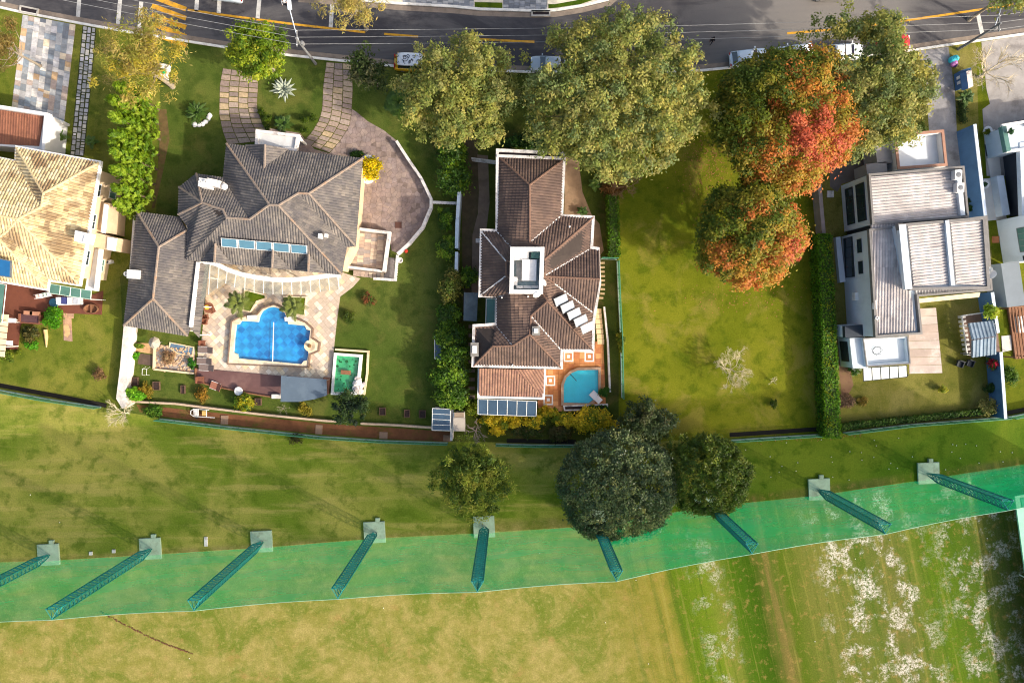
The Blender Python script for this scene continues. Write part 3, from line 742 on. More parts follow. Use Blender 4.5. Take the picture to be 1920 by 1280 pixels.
# ---------------------------------------------------------------- houses
M_WHITE = mat('white paint', (226, 224, 220), .7, .06, .8, .08, dirt=(170, 166, 158), dirtamt=.35)
M_WDIRTY = mat('stained white', (214, 208, 202), .85, .14, 1.6, .2, dirt=(120, 112, 108), dirtamt=.75, dirtscale=1.1)
M_CREAM = mat('cream plaster', (206, 182, 150), .85, .1, .8, .1, dirt=(160, 136, 110), dirtamt=.4)
M_SAND = mat('sand stone cladding', (222, 200, 164), .85, .16, 1.4, .2, dirt=(186, 156, 116), dirtamt=.5)
M_GLASS = glass_mat('dark glass', (40, 58, 66), .85)
M_TEAL = glass_mat('green glass', (96, 140, 128), .7)
M_PALEGL = glass_mat('pale glass', (214, 216, 206), .14)
M_GREYGL = glass_mat('smoked glass', (70, 92, 112), .8)
M_SOLAR = mat('solar glass', (84, 124, 142), .12, .12, .5, 0, .8)
M_SOLARW = mat('pale solar glass', (190, 200, 200), .15, .12, .8, 0, .7)
M_METAL = mat('grey metal', (120, 122, 124), .5, .15, 2, 0, .5, .4)
M_DKFR = mat('dark frame', (46, 50, 56), .5, .1)
M_DECK = mat('deck brown', (112, 66, 50), .75, .22, .7, .1, dirt=(78, 48, 42), dirtamt=.5)
M_WOOD = mat('weathered wood', (132, 92, 66), .8, .25, 3, .2)
M_TERR = mat('terracotta', (178, 112, 72), .85, .15, 1.5, .15)
M_UNDER = mat('roof underlay', (60, 52, 48), .9)
def panel_row(parent, quads, m_fr, m_gl, name='solar_panel', th=.1):
    for q in quads:
        if area2(q) < 0: q = q[::-1]
        f = MB().slab([tuple(p) for p in q], th).build(name, m_fr, parent)
        c = sum((Vector(p) for p in q), Vector((0, 0, 0)))/4
        MB().slab([tuple(c+(Vector(p)-c)*.9+Vector((0, 0, .015))) for p in q], .02).build('panel_glass', m_gl, f)
def lean(pxs, z):  # px quad with per-corner heights
    return [P(a, b, h) for (a, b), h in zip(pxs, z)]
def canopy(parent, L, Rr, n, zs, m_fr, m_gl, name='glass_canopy', bw=.1):
    """glass roof with bars: L,R are two px edges; n panes"""
    A0, A1, B0, B1 = [Vector(P(p[0], p[1], z)) for p, z in zip(L+Rr, zs)]
    fr = MB()
    for i in range(n+1):
        t = i/n; fr.tube([A0.lerp(B0, t), A1.lerp(B1, t)], bw/2, 4)
    fr.tube([A0, B0], bw/2, 4); fr.tube([A1, B1], bw/2, 4)
    o = fr.build(name, m_fr, parent)
    for i in range(n):
        s, t = (i+.06)/n, (i+.94)/n; d = Vector((0, 0, .02))
        MB().slab([tuple(A0.lerp(B0, s)+d), tuple(A1.lerp(B1, s)+d), tuple(A1.lerp(B1, t)+d), tuple(A0.lerp(B0, t)+d)], .02).build('pane', m_gl, o)
    return o
def ac_unit(parent, c, rz=0, z=0):
    b = MB().box((c[0], c[1], c[2]+.3), (.85, .35, .6), rz).build('air_conditioner', M_WHITE, parent)
    MB().lathe((c[0], c[1], c[2]+.61), [(.0, 0), (.15, 0), (.15, .02), (.02, .025)], 12).build('fan_grille', M_DKFR, b)
def dish(parent, px, py, z, r=.4, az=.8):
    c = Vector(P(px, py, z)); b = MB().tube([c, c+Vector((0, 0, .5))], .03, 6).build('antenna_mount', M_METAL, parent)
    d = MB(); n = 14
    vs = []; fs = []; ax = Vector((math.cos(az), math.sin(az), .75)).normalized(); u = ax.cross(Vector((0, 0, 1))).normalized(); v = ax.cross(u); o = c+Vector((0, 0, .55))
    for i, (rr, h) in enumerate(((.02, 0), (.5, .06), (1, .2), (1.0, .17), (.5, .03), (.02, -.03))):
        for k in range(n): a = 6.2832*k/n; vs.append(o+(u*math.cos(a)+v*math.sin(a))*r*rr+ax*h*r)
    for i in range(5):
        for k in range(n): fs.append((i*n+k, i*n+(k+1) % n, (i+1)*n+(k+1) % n, (i+1)*n+k))
    d.add(vs, fs); d.tube([o, o+ax*r*1.0], .015, 5); d.build('satellite_dish', M_WHITE, b)
def body(parent, pxs, zpx, ins, h, m, z0=0, name='wall'):
    p = inset(XY(pxs, zpx), ins); MB().prism(p, z0, h).build(name, m, parent); return p
# ---- house with the cream tiled roof, cut by the left edge
def house_cream():
    c = P(40, 420, 0); h = thing('cream_house', 'cream tiled hip roof house with beige walls at the left edge', 'house', (c[0], c[1], 0))
    E = 6.0
    V = dict(a=(31, 277, E), b=(186, 305, E), c=(148, 533, E), d=(92, 524, E), e=(88, 541, E), f=(-150, 499, E), g=(-150, 270, E), hh=(29, 302, E),
             p=(82, 363, 8.15), q=(78, 388, 8.2), r=(34, 411, 8.7), s=(-150, 378, 8.8), t=(-4, 446, 8.3), u=(12, 436, 8.2), tl=(-150, 418, 8.4))
    F = [list('abp'), ['b', 'c', 'r', 'q', 'p'], ['a', 'p', 'q', 'hh'], ['hh', 'q', 'r', 's', 'g'], ['r', 'c', 'd', 'u'], ['u', 'd', 'e', 't'], ['t', 'e', 'f', 'tl'], ['r', 'u', 't', 'tl', 's']]
    tm = tile_mat('cream clay tiles', [(190, 168, 124), (208, 188, 146), (166, 144, 108), (214, 198, 160), (198, 176, 132)], (116, 90, 66), .75, dscale=.28, thr=.55)
    rf = roof(h, V, F, tm, mat('cream ridge', (206, 184, 140), .85, .15, 3), M_UNDER, tw=.33, tl=.46, prof=[(0, 0), (.2, .11), (.5, .11), (.7, 0), (1, 0)], lift=.05)
    out = [(29, 273), (190, 302), (150, 537), (91, 527), (88, 545), (-150, 503), (-150, 264), (28, 300)]
    MB().ring(XY(out, E), .32, E-.35, E+.06).build('gutter', M_WHITE, h)
    p = body(h, out, E, .85, E-.3, M_CREAM)
    W = ccw(p)
    # east wall windows and the balcony volumes beside it
    i = max(range(len(W)), key=lambda k: W[k][0]+W[(k+1) % len(W)][0]); A, B = W[i], W[(i+1) % len(W)]
    if A[1] > B[1]: A, B = A, B
    for u0, u1 in ((.08, .2), (.3, .42), (.5, .62), (.78, .9)): window(h, A, B, u0, u1, 1.0, 2.3, 2, 1, M_WHITE, M_TEAL)
    for u0, u1 in ((.12, .26), (.46, .6), (.76, .88)): window(h, A, B, u0, u1, 3.9, 5.1, 2, 1, M_WHITE, M_GLASS)
    MB().prism(XY([(181, 378), (206, 381), (203, 437), (176, 433)], 3.2), .0, 3.2).build('annex', M_CREAM, h)
    MB().prism(XY([(176, 435), (219, 446), (215, 471), (172, 463)], 3.6), .0, 3.6).build('annex', M_CREAM, h)
    MB().prism(XY([(202, 444), (219, 447), (215, 471), (200, 468)], 3.75), 3.6, 3.78).build('annex_roof', M_WHITE, h)
    MB().prism(XY([(172, 465), (186, 467), (176, 545), (160, 543)], 3.1), 2.8, 3.15).build('balcony_slab', M_WHITE, h)
    MB().wall(XY([(186, 467), (177, 545)], 3.9), .15, 3.15, 3.9).build('balcony_rail', M_WHITE, h)
    MB().wall(XY([(196, 382), (190, 436)], 3.9), .15, 3.2, 3.9).build('balcony_rail', M_WHITE, h)
    A, B = P(205, 437)[:2], P(211, 378)[:2]
    for a, b in ((180, 395), (177, 405)): pass
    ac_unit(h, P(207, 492, 0), .2); ac_unit(h, P(205, 406, 0), .2)
    # chimney block on the roof, solar heater
    q = XY([(142, 432), (163, 437), (158, 456), (140, 452)], 8.0); MB().prism(q, 6.4, 8.0).build('chimney', M_WHITE, h)
    MB().ring(q, .12, 8.0, 8.12).build('chimney_rim', M_WHITE, h)
    panel_row(rf, [lean([(-40, 476), (22, 489), (21, 521), (-42, 512)], [8.3, 8.05, 7.25, 7.25])], M_METAL, mat('blue solar', (36, 92, 140), .15, .1))
    # lower brown roof of the garage with white parapet
    MB().prism(inset(XY([(-150, 176), (92, 214), (86, 282), (-150, 262)], 3.4), .1), 0, 3.2).build('garage_wall', M_WHITE, h)
    g = lean([(-150, 184), (80, 218), (73, 274), (-150, 262)], [3.4, 3.4, 3.25, 3.25])
    metal_roof(h, 'garage_roof', g, tile_mat('brown sheet roof', [(128, 84, 66), (138, 92, 70), (120, 78, 62)], None), w=.3, h=.03)
    MB().wall(XY([(-150, 176), (86, 214), (80, 290)], 4.0), .35, 3.2, 4.0).build('parapet', M_WHITE, h)
    MB().wall(XY([(90, 216), (118, 230)], 1.2), .3, 0, 1.2).build('garden_wall', M_WHITE, h)
    # glass canopies over the deck
    canopy(h, [(94, 532), (92, 549)], [(171, 545), (170, 561)], 4, [3.0, 2.9, 3.0, 2.9], mat('pale green frame', (190, 214, 200), .5), M_TEAL)
    canopy(h, [(-30, 525), (-40, 598)], [(12, 534), (4, 606)], 1, [3.0, 2.9, 3.0, 2.9], M_WHITE, M_TEAL)
    for x, y in ((95, 550), (169, 561), (5, 604)): q = P(x, y, 2.9); MB().tube([(q[0], q[1], 0), (q[0], q[1], 2.9)], .05, 6).build('post', M_WHITE, h)
house_cream()
# ---- large grey-roofed house with the blue pool
def house_grey():
    c = P(480, 400, 0); h = thing('grey_house', 'large grey tiled house with many hips behind the blue pool', 'house', (c[0], c[1], 0))
    E = 4.4; LW = 3.4
    V = dict(A=(425, 270, E), B=(680, 297, E), B2=(579, 363, 6.55), R3=(560, 362, 6.6), R2=(522, 385, 6.85), R1=(505, 384, 6.85), C=(667, 462, E), C2=(650, 463, E), D=(641, 515, E),
             Eb=(370, 489, E), Ea=(349, 487, 4.35), M1=(425, 408, 6.2), M2=(468, 411, 6.25), V1=(418, 333, E), T0=(379, 380, 5.75), T1=(368, 326, E), T2=(336, 351, E), T3=(334, 402, E),
             T4=(418, 393, 6.0), T5=(352, 425, 4.38))
    F = [['A', 'B', 'B2', 'R3', 'R2', 'R1'], ['B', 'C', 'B2'], ['R3', 'B2', 'C', 'C2'], ['R2', 'R3', 'C2', 'D'], ['R1', 'R2', 'D', 'Eb', 'Ea', 'M1', 'M2'], ['A', 'R1', 'M2', 'V1'],
         ['T1', 'V1', 'M2', 'M1', 'T4', 'T0'], ['T1', 'T0', 'T2'], ['T2', 'T0', 'T3'], ['T3', 'T0', 'T4', 'M1', 'Ea', 'T5']]
    tm = tile_mat('grey concrete tiles', [(92, 88, 86), (116, 109, 102), (100, 95, 93), (130, 121, 112)], (78, 76, 80), .55)
    rm = mat('grey ridge', (138, 124, 112), .9, .2, 3, .2, dirt=(168, 120, 76), dirtamt=.5)
    rf = roof(h, V, F, tm, rm, M_UNDER, tw=.29, tl=.42, steep=1.42)
    V2 = dict(a=(257, 397, LW), b=(298, 463, 4.75), c=(287, 560, 4.75), d=(232, 610, LW), e=(352, 630, LW), f=(358, 612, LW+.02), g=(371, 492, LW+.02), i=(350, 432, 4.0), j=(337, 407, LW))
    roof(h, V2, [list('abcd'), list('dce'), ['b', 'i', 'g', 'f', 'e', 'c'], ['a', 'j', 'i', 'b']], tm, rm, M_UNDER, tw=.29, tl=.42, steep=1.5)
    # lean-to strip east of the wing
    q = lean([(371, 493), (392, 494), (373, 633), (356, 615)], [LW+.35, LW-.35, LW-.35, LW+.3])
    metal_roof(h, 'lean_to_roof', q, tm, w=.29, h=.06)
    for x, y in ((388, 520), (381, 575), (374, 628)): p_ = P(x, y, 2.9); MB().tube([(p_[0], p_[1], 0), (p_[0], p_[1], 2.95)], .07, 8).build('post', M_WHITE, h)
    MB().wall(XY([(370, 491), (356, 613)], LW+.6), .3, LW-.1, LW+.55).build('parapet', M_WHITE, h)
    # small gables on the pool side and at the entrance
    for i, (r, e, l, k, zt) in enumerate((((404, 457), (402, 492), (377, 490), (436, 496), 5.55), ((512, 470), (510, 502), (484, 499), (546, 505), 5.55), ((579, 477), (578, 509), (551, 506), (612, 512), 5.55), ((496, 316), (497, 271), (541, 280), (460, 271), 5.45))):
        VV = dict(r=(r[0], r[1], zt), e=(e[0], e[1], zt-.06), l=(l[0], l[1], E+.05), k=(k[0], k[1], E+.05))
        roof(h, VV, [list('rel'), list('rke')], tm, rm, M_UNDER, tw=.29, tl=.42, steep=1.42)
    # walls
    body(h, [(425, 270), (680, 297), (667, 462), (641, 515), (370, 489), (349, 470), (334, 402), (336, 351), (368, 326), (418, 333)], E, .55, E-.1, M_CREAM)
    wl = body(h, [(257, 397), (337, 407), (372, 492), (358, 614), (352, 630), (232, 610)], LW, .45, LW-.15, M_SAND)
    # solar heater panels lying on the south slope
    qs = []
    for k in range(5):
        x = 414+k*32.6; y = 446+k*2.9
        qs.append(lean([(x, y), (x+31, y+2.7), (x+31.5, y+19), (x+1, y+16.3)], [6.3, 6.3, 5.72, 5.72]))
    panel_row(rf, qs, M_WHITE, M_SOLAR)
    for x, y, s in ((581, 380, .36), (569, 398, .32), (601, 443, .4), (612, 442, .28)):
        q = P(x, y, 6.55); MB().box((q[0], q[1], 6.55), (s, s*1.3, .5), -.1).build('roof_vent', M_WHITE, h)
    # twin flues and the little chimney box
    q = Vector(P(384, 342, 6.6)); b = MB().prism(XY([(390, 334), (413, 339), (411, 352), (388, 348)], 6.4), 4.8, 6.6).build('chimney', M_WDIRTY, h)
    MB().box((q.x, q.y-.1, 6.2), (1.0, .9, 1.6), -.15).build('chimney_cap', M_WHITE, b)
    for dx in (-.22, .3): MB().lathe((q.x+dx, q.y-.05, 7.0), [(.2, 0), (.2, .22), (.13, .24), (.12, .05)], 12).build('flue', M_WHITE, b)
    MB().ball(P(421, 350, 6.2), .36, 12, 0, .7).build('roof_cowl', M_WHITE, h)
    q = P(248, 514, 5.0); b = MB().box((q[0], q[1], 4.2), (1.15, .95, 1.7), -.05).build('chimney', M_WHITE, h)
    q = P(234, 513, 5.0); MB().lathe((q[0], q[1], 4.2), [(.26, 0), (.26, .6), (.18, .62), (.16, .3)], 14).build('flue', M_WHITE, b)
    # flat entrance canopy
    q = XY([(479, 242), (561, 252), (556, 284), (477, 274)], 3.9)
    b = MB().prism(inset(q, .15), 3.4, 3.55).build('canopy_slab', mat('canopy top', (196, 196, 194), .8, .08, .8, .1, dirt=(160, 160, 158), dirtamt=.4), h); MB().ring(q, .32, 3.35, 3.85).build('canopy_rim', M_WDIRTY, b)
    for x, y in ((484, 246), (556, 256)): p_ = P(x, y, 3.4); MB().tube([(p_[0], p_[1], 0), (p_[0], p_[1], 3.4)], .16, 10).build('column', M_WHITE, h)
    MB().wall(XY([(560, 255), (566, 263)], 3.6), .2, 3.2, 3.6).build('canopy_spout', M_WHITE, h)
    # sunken tiled terrace on the east side, with steps
    b = MB().prism(XY([(648, 430), (732, 436), (722, 512), (650, 505)], .6), .0, .55).build('terrace', mat('terrace joints', (130, 116, 104), .95), h)
    TT = stone('terrace tiles', [(176, 154, 136), (190, 168, 146), (164, 144, 130), (150, 140, 134), (198, 178, 154)], var=.25)
    rg = ccw(XY([(674, 436), (725, 441), (716, 504), (656, 499), (656, 466), (668, 464)], .56)); stones(b, rg, grid_cells(rg, .75, .42, -.06, stagger=.5), .55, .025, TT, .012)
    MB().wall(XY([(674, 429), (729, 436), (719, 509)], 1.5), .3, .55, 1.5).build('terrace_wall', M_WDIRTY, h)
    MB().wall(XY([(650, 468), (650, 500), (715, 508)], 1.2), .28, .55, 1.2).build('terrace_wall', M_WDIRTY, h)
    for k in range(8):
        x = 664+k*7; MB().prism(XY([(x, 507+k*.7), (x+6.4, 507.8+k*.7), (x+5.6, 518+k*.7), (x-.8, 517+k*.7)], .3), 0, .62-k*.07).build('step', TT, h)
    MB().prism(XY([(722, 482), (740, 484), (739, 527), (716, 525), (722, 512)], .1), 0, .1).build('landing', TT, h)
    # white curved pergola with glass panes
    arc = [(371, 490), (392, 491), (408, 496), (428, 506), (452, 514), (480, 520), (510, 524), (540, 525), (570, 523), (600, 519), (638, 514)]
    b = MB(); AP = [Vector(P(x, y, 3.3)) for x, y in arc]
    b2 = MB().wall([(p.x, p.y) for p in AP], .5, 3.1, 3.4).build('pergola_beam', M_WHITE, h)
    n = 16
    prev = None
    for i in range(n):
        s = .02+.96*i/(n-1); o = along([(p.x, p.y) for p in AP], s)
        ln = 4.6-3.2*min(1, i/3.2) if i < 4 else 1.9-.5*abs(i-9)/9
        if i >= 4: ln = 1.65
        e = (o[0]+.25*(-1 if i < 5 else .1*(i-8)), o[1]-ln)
        MB().box(((o[0]+e[0])/2, (o[1]+e[1])/2, 3.2), (.06, ln, .14), math.atan2(e[1]-o[1], e[0]-o[0])+math.pi/2).build('pergola_rib', M_WHITE, b2)
        if prev:
            MB().slab([(prev[0][0]+.07, prev[0][1], 3.3), (o[0]-.07, o[1], 3.3), (e[0]-.07, e[1], 3.3), (prev[1][0]+.07, prev[1][1], 3.3)], .02).build('pergola_pane', M_PALEGL, b2)
        prev = (o, e)
    for s in (.3, .5, .7, .95): o = along([(p.x, p.y) for p in AP], s); MB().tube([(o[0], o[1], 0), (o[0], o[1], 3.1)], .09, 8).build('column', M_WHITE, h)
    # south walls of the wing: doors and windows
    A, B = wl[-1], wl[0]
    S = [(wl[i], wl[(i+1) % len(wl)]) for i in range(len(wl))]
    A, B = min(S, key=lambda s: s[0][1]+s[1][1])
    for u0, u1 in ((.08, .28), (.4, .6), (.7, .92)): window(h, A, B, u0, u1, .1, 2.3, 2, 1, M_WHITE, M_GLASS)
    W = ccw(inset(XY([(425, 270), (680, 297), (667, 462), (641, 515), (370, 489), (349, 470), (334, 402), (336, 351), (368, 326), (418, 333)], E), .55))
    S = [(W[i], W[(i+1) % len(W)]) for i in range(len(W))]; A, B = max(S, key=lambda s: -(s[0][1]+s[1][1])+.3*math.dist(*s))
    for k in range(5): window(h, A, B, .08+k*.18, .2+k*.18, .1, 2.5, 2, 1, M_WHITE, M_GLASS)
house_grey()
# ---- brown-roofed house in the middle
def house_brown():
    c = P(1000, 480, 0); h = thing('brown_house', 'brown tiled house with a white framed roof court in the middle', 'house', (c[0], c[1], 0))
    E = 6.0
    V = dict(n1=(936, 295, E), n2=(1057, 299, E), n3=(993, 347, 7.35), n4=(993, 455, 7.35), n5=(1054, 403, E), n6=(931, 433, E),
             c1=(958, 464, 7.0), c2=(1020, 464, 7.55), c3=(1021, 487, 7.85), c4=(1020, 518, 7.2), e1=(1112, 408, E), e2=(1106, 467, E),
             g1=(1124, 467, E), g2=(1125, 523, 7.2), g4=(1113, 587, E), s1=(1039, 531, 7.0), r1=(1026, 565, 7.6), r2=(1112, 657, E),
             v1=(995, 592, 7.05), v2=(1053, 657, E), t1=(993, 627, 7.3), t2=(1051, 689, E), t3=(888, 686, E), t4=(924, 649, 6.9), t5=(961, 648, 6.9), w1=(889, 611, E), w2=(930, 611, E),
             w3=(930, 557, E), c5=(956, 549, 7.0), c6=(1018, 551, 7.3), m1=(901, 432, E), m3=(949, 490, 7.1), m4=(949, 517, 7.1), m5=(899, 555, E), m6=(957, 490, 7.1), m7=(956, 522, 7.1))
    F = [['n1', 'n2', 'n3'], ['n1', 'n3', 'n4', 'c2', 'c1', 'n6'], ['n2', 'n5', 'n4', 'n3'], ['n5', 'e1', 'c3', 'c2', 'n4'], ['e1', 'e2', 'c4', 'c3'], ['e2', 'g1', 'g2', 'c4'],
         ['c4', 'g2', 'g4', 's1'], ['s1', 'g4', 'r2', 'r1', 'c6', 'c4'], ['r1', 'r2', 'v2', 'v1'], ['w3', 'c5', 'c6', 'r1', 'v1', 't1', 't5', 'w2'], ['v1', 'v2', 't2', 't1'],
         ['t1', 't2', 't3', 't4', 't5'], ['w1', 'w2', 't5', 't4', 't3'], ['m1', 'n6', 'c1', 'm6', 'm3'], ['m1', 'm3', 'm4', 'm5'], ['m5', 'm4', 'm7', 'c5', 'w3'], ['m3', 'm6', 'm7', 'm4']]
    tm = tile_mat('brown clay tiles', [(92, 76, 68), (106, 87, 76), (98, 80, 72), (116, 95, 82)], (78, 65, 61), .6)
    rm = mat('brown ridge', (116, 90, 76), .85, .2, 3, .2)
    rf = roof(h, V, F, tm, rm, M_UNDER, tw=.3, tl=.42, valley=M_WDIRTY, cap=.11, steep=1.42)
    out = [(930, 279), (1061, 285), (1056, 402), (1115, 405), (1112, 462), (1124, 464), (1127, 530), (1116, 600), (1114, 660), (1056, 659), (1055, 692), (884, 688), (886, 608), (929, 605), (930, 558), (897, 557), (900, 429), (929, 430)]
    MB().ring(XY(out, E), .3, E-.3, E+.12).build('gutter', M_WDIRTY, h)
    MB().wall(XY([(932, 292), (1058, 297)], E+.2), .3, E-.2, E+.2).build('parapet', M_WDIRTY, h)
    MB().prism(XY([(933, 282), (1058, 288), (1058, 297), (933, 292)], E-.15), E-.4, E-.15).build('box_gutter', M_DARK, h)
    body(h, out, E, .7, E-.1, M_CREAM)
    # white framed open court on the ridge with tanks and heaters inside
    q = XY([(957, 463), (1021, 463), (1018, 551), (955, 550)], 8.85)
    b = MB().ring(q, .42, 6.4, 8.85).build('court_wall', M_WHITE, h)
    MB().prism(inset(q, .4), 6.9, 7.05).build('court_floor', mat('court floor', (150, 172, 178), .6, .15, 1.2, .1, dirt=(214, 214, 208), dirtamt=.5), b)
    for x, y, sx, sy, hh, m in ((978, 479, 1.5, 1.0, .9, M_WHITE), (1004, 477, .9, .9, .9, M_TEAL), (992, 507, 1.5, 2.2, 1.1, M_WHITE), (974, 510, .7, 2.0, .4, M_METAL), (966, 527, .5, .9, .5, M_WHITE),
                                (975, 538, .75, .28, .5, M_WHITE), (989, 538, .75, .28, .5, M_WHITE), (1003, 538, .75, .28, .5, M_WHITE)):
        p_ = P(x, y, 7.6); MB().box((p_[0], p_[1], 7.05+hh/2), (sx, sy, hh), -.02).build('water_heater' if m is M_WHITE else 'hatch', m, b)
    dish(h, 1006, 552, 8.0, .42, -1.2); dish(h, 1019, 531, 7.9, .36, .4)
    qs = []
    for k in range(5):
        x, y = 1038+12.4*k, 560.5+12.9*k; zz = 8.06-k*.02
        qs.append(lean([(x, y), (x+23.5, y-11), (x+28, y+3.5), (x+5, y+15)], [zz, zz-.58, zz-.72, zz-.12]))
    panel_row(rf, qs, M_METAL, M_SOLARW)
    for x, y, z in ((1068, 425, 7.3), (941, 558, 6.8), (990, 556, 7.9), (961, 684, 6.35)): MB().lathe(P(x, y, z), [(.09, -.3), (.09, .2), (.04, .22)], 8).build('roof_vent', M_WHITE, h)
    for x, y, z in ((1005, 620, 7.85), (890, 655, 6.45)):
        q = P(x, y, z); f = MB().box((q[0], q[1], z-.15), (.85, .95 if x > 950 else 1.5, .7)).build('chimney', mat('chimney grey', (128, 124, 118), .9, .2, 2), h)
        MB().box((q[0], q[1], z+.25), (.45, .45 if x > 950 else .8, .12)).build('chimney_cap', M_WHITE, f)
    # lower wing and its glass canopy
    V2 = dict(a=(898, 690, 4.4), b=(965, 692, 4.45), c=(1020, 692, 4.0), d=(1019, 746, 3.3), e=(897, 743, 3.3))
    roof(h, V2, [list('abde'), list('bcd')], tile_mat('pinkish clay tiles', [(140, 106, 90), (152, 116, 96), (132, 98, 86)], None), rm, M_UNDER, tw=.3, tl=.42)
    lo = [(896, 690), (1024, 692), (1021, 749), (895, 746)]
    MB().ring(XY(lo, 3.4), .25, 3.1, 3.45).build('gutter', M_WHITE, h); body(h, lo, 3.4, .3, 3.15, M_CREAM)
    canopy(h, [(896, 748), (896, 776)], [(1006, 752), (1005, 780)], 6, [3.1, 2.8, 3.1, 2.8], M_WHITE, M_GREYGL)
    for x, y in ((897, 775), (1005, 779)): q = P(x, y, 2.8); MB().tube([(q[0], q[1], 0), (q[0], q[1], 2.8)], .06, 6).build('post', M_WHITE, h)
    canopy(h, [(912, 560), (911, 606)], [(929, 560), (928, 606)], 1, [3.2, 3.2, 3.4, 3.4], M_WHITE, M_TEAL)
    q = lean([(870, 548), (896, 549), (894, 602), (869, 601)], [2.6, 2.6, 2.6, 2.6]); metal_roof(h, 'carport_roof', q, tile_mat('slate grey sheet', [(86, 96, 100), (92, 102, 106)], None), w=.8, h=.02)
    for x, y in ((872, 552), (893, 552), (871, 598), (892, 598)): q = P(x, y, 2.4); MB().tube([(q[0], q[1], 0), (q[0], q[1], 2.4)], .06, 6).build('post', M_METAL, h)
    # facade windows looking south and inside the recesses
    W = ccw(inset(XY(out, E), .7)); S = [(W[i], W[(i+1) % len(W)]) for i in range(len(W))]
    for s in S:
        d = Vector(s[1])-Vector(s[0]); nrm = Vector((d.y, -d.x)).normalized(); L = d.length
        if L > 2.6:
            k = max(1, int(L/2.6))
            for i in range(k): window(h, s[0], s[1], (i+.25)/k, (i+.75)/k, 3.8, 5.1, 2, 1, M_WHITE, M_GLASS); window(h, s[0], s[1], (i+.25)/k, (i+.75)/k, .9, 2.3, 2, 1, M_WHITE, M_GLASS)
house_brown()
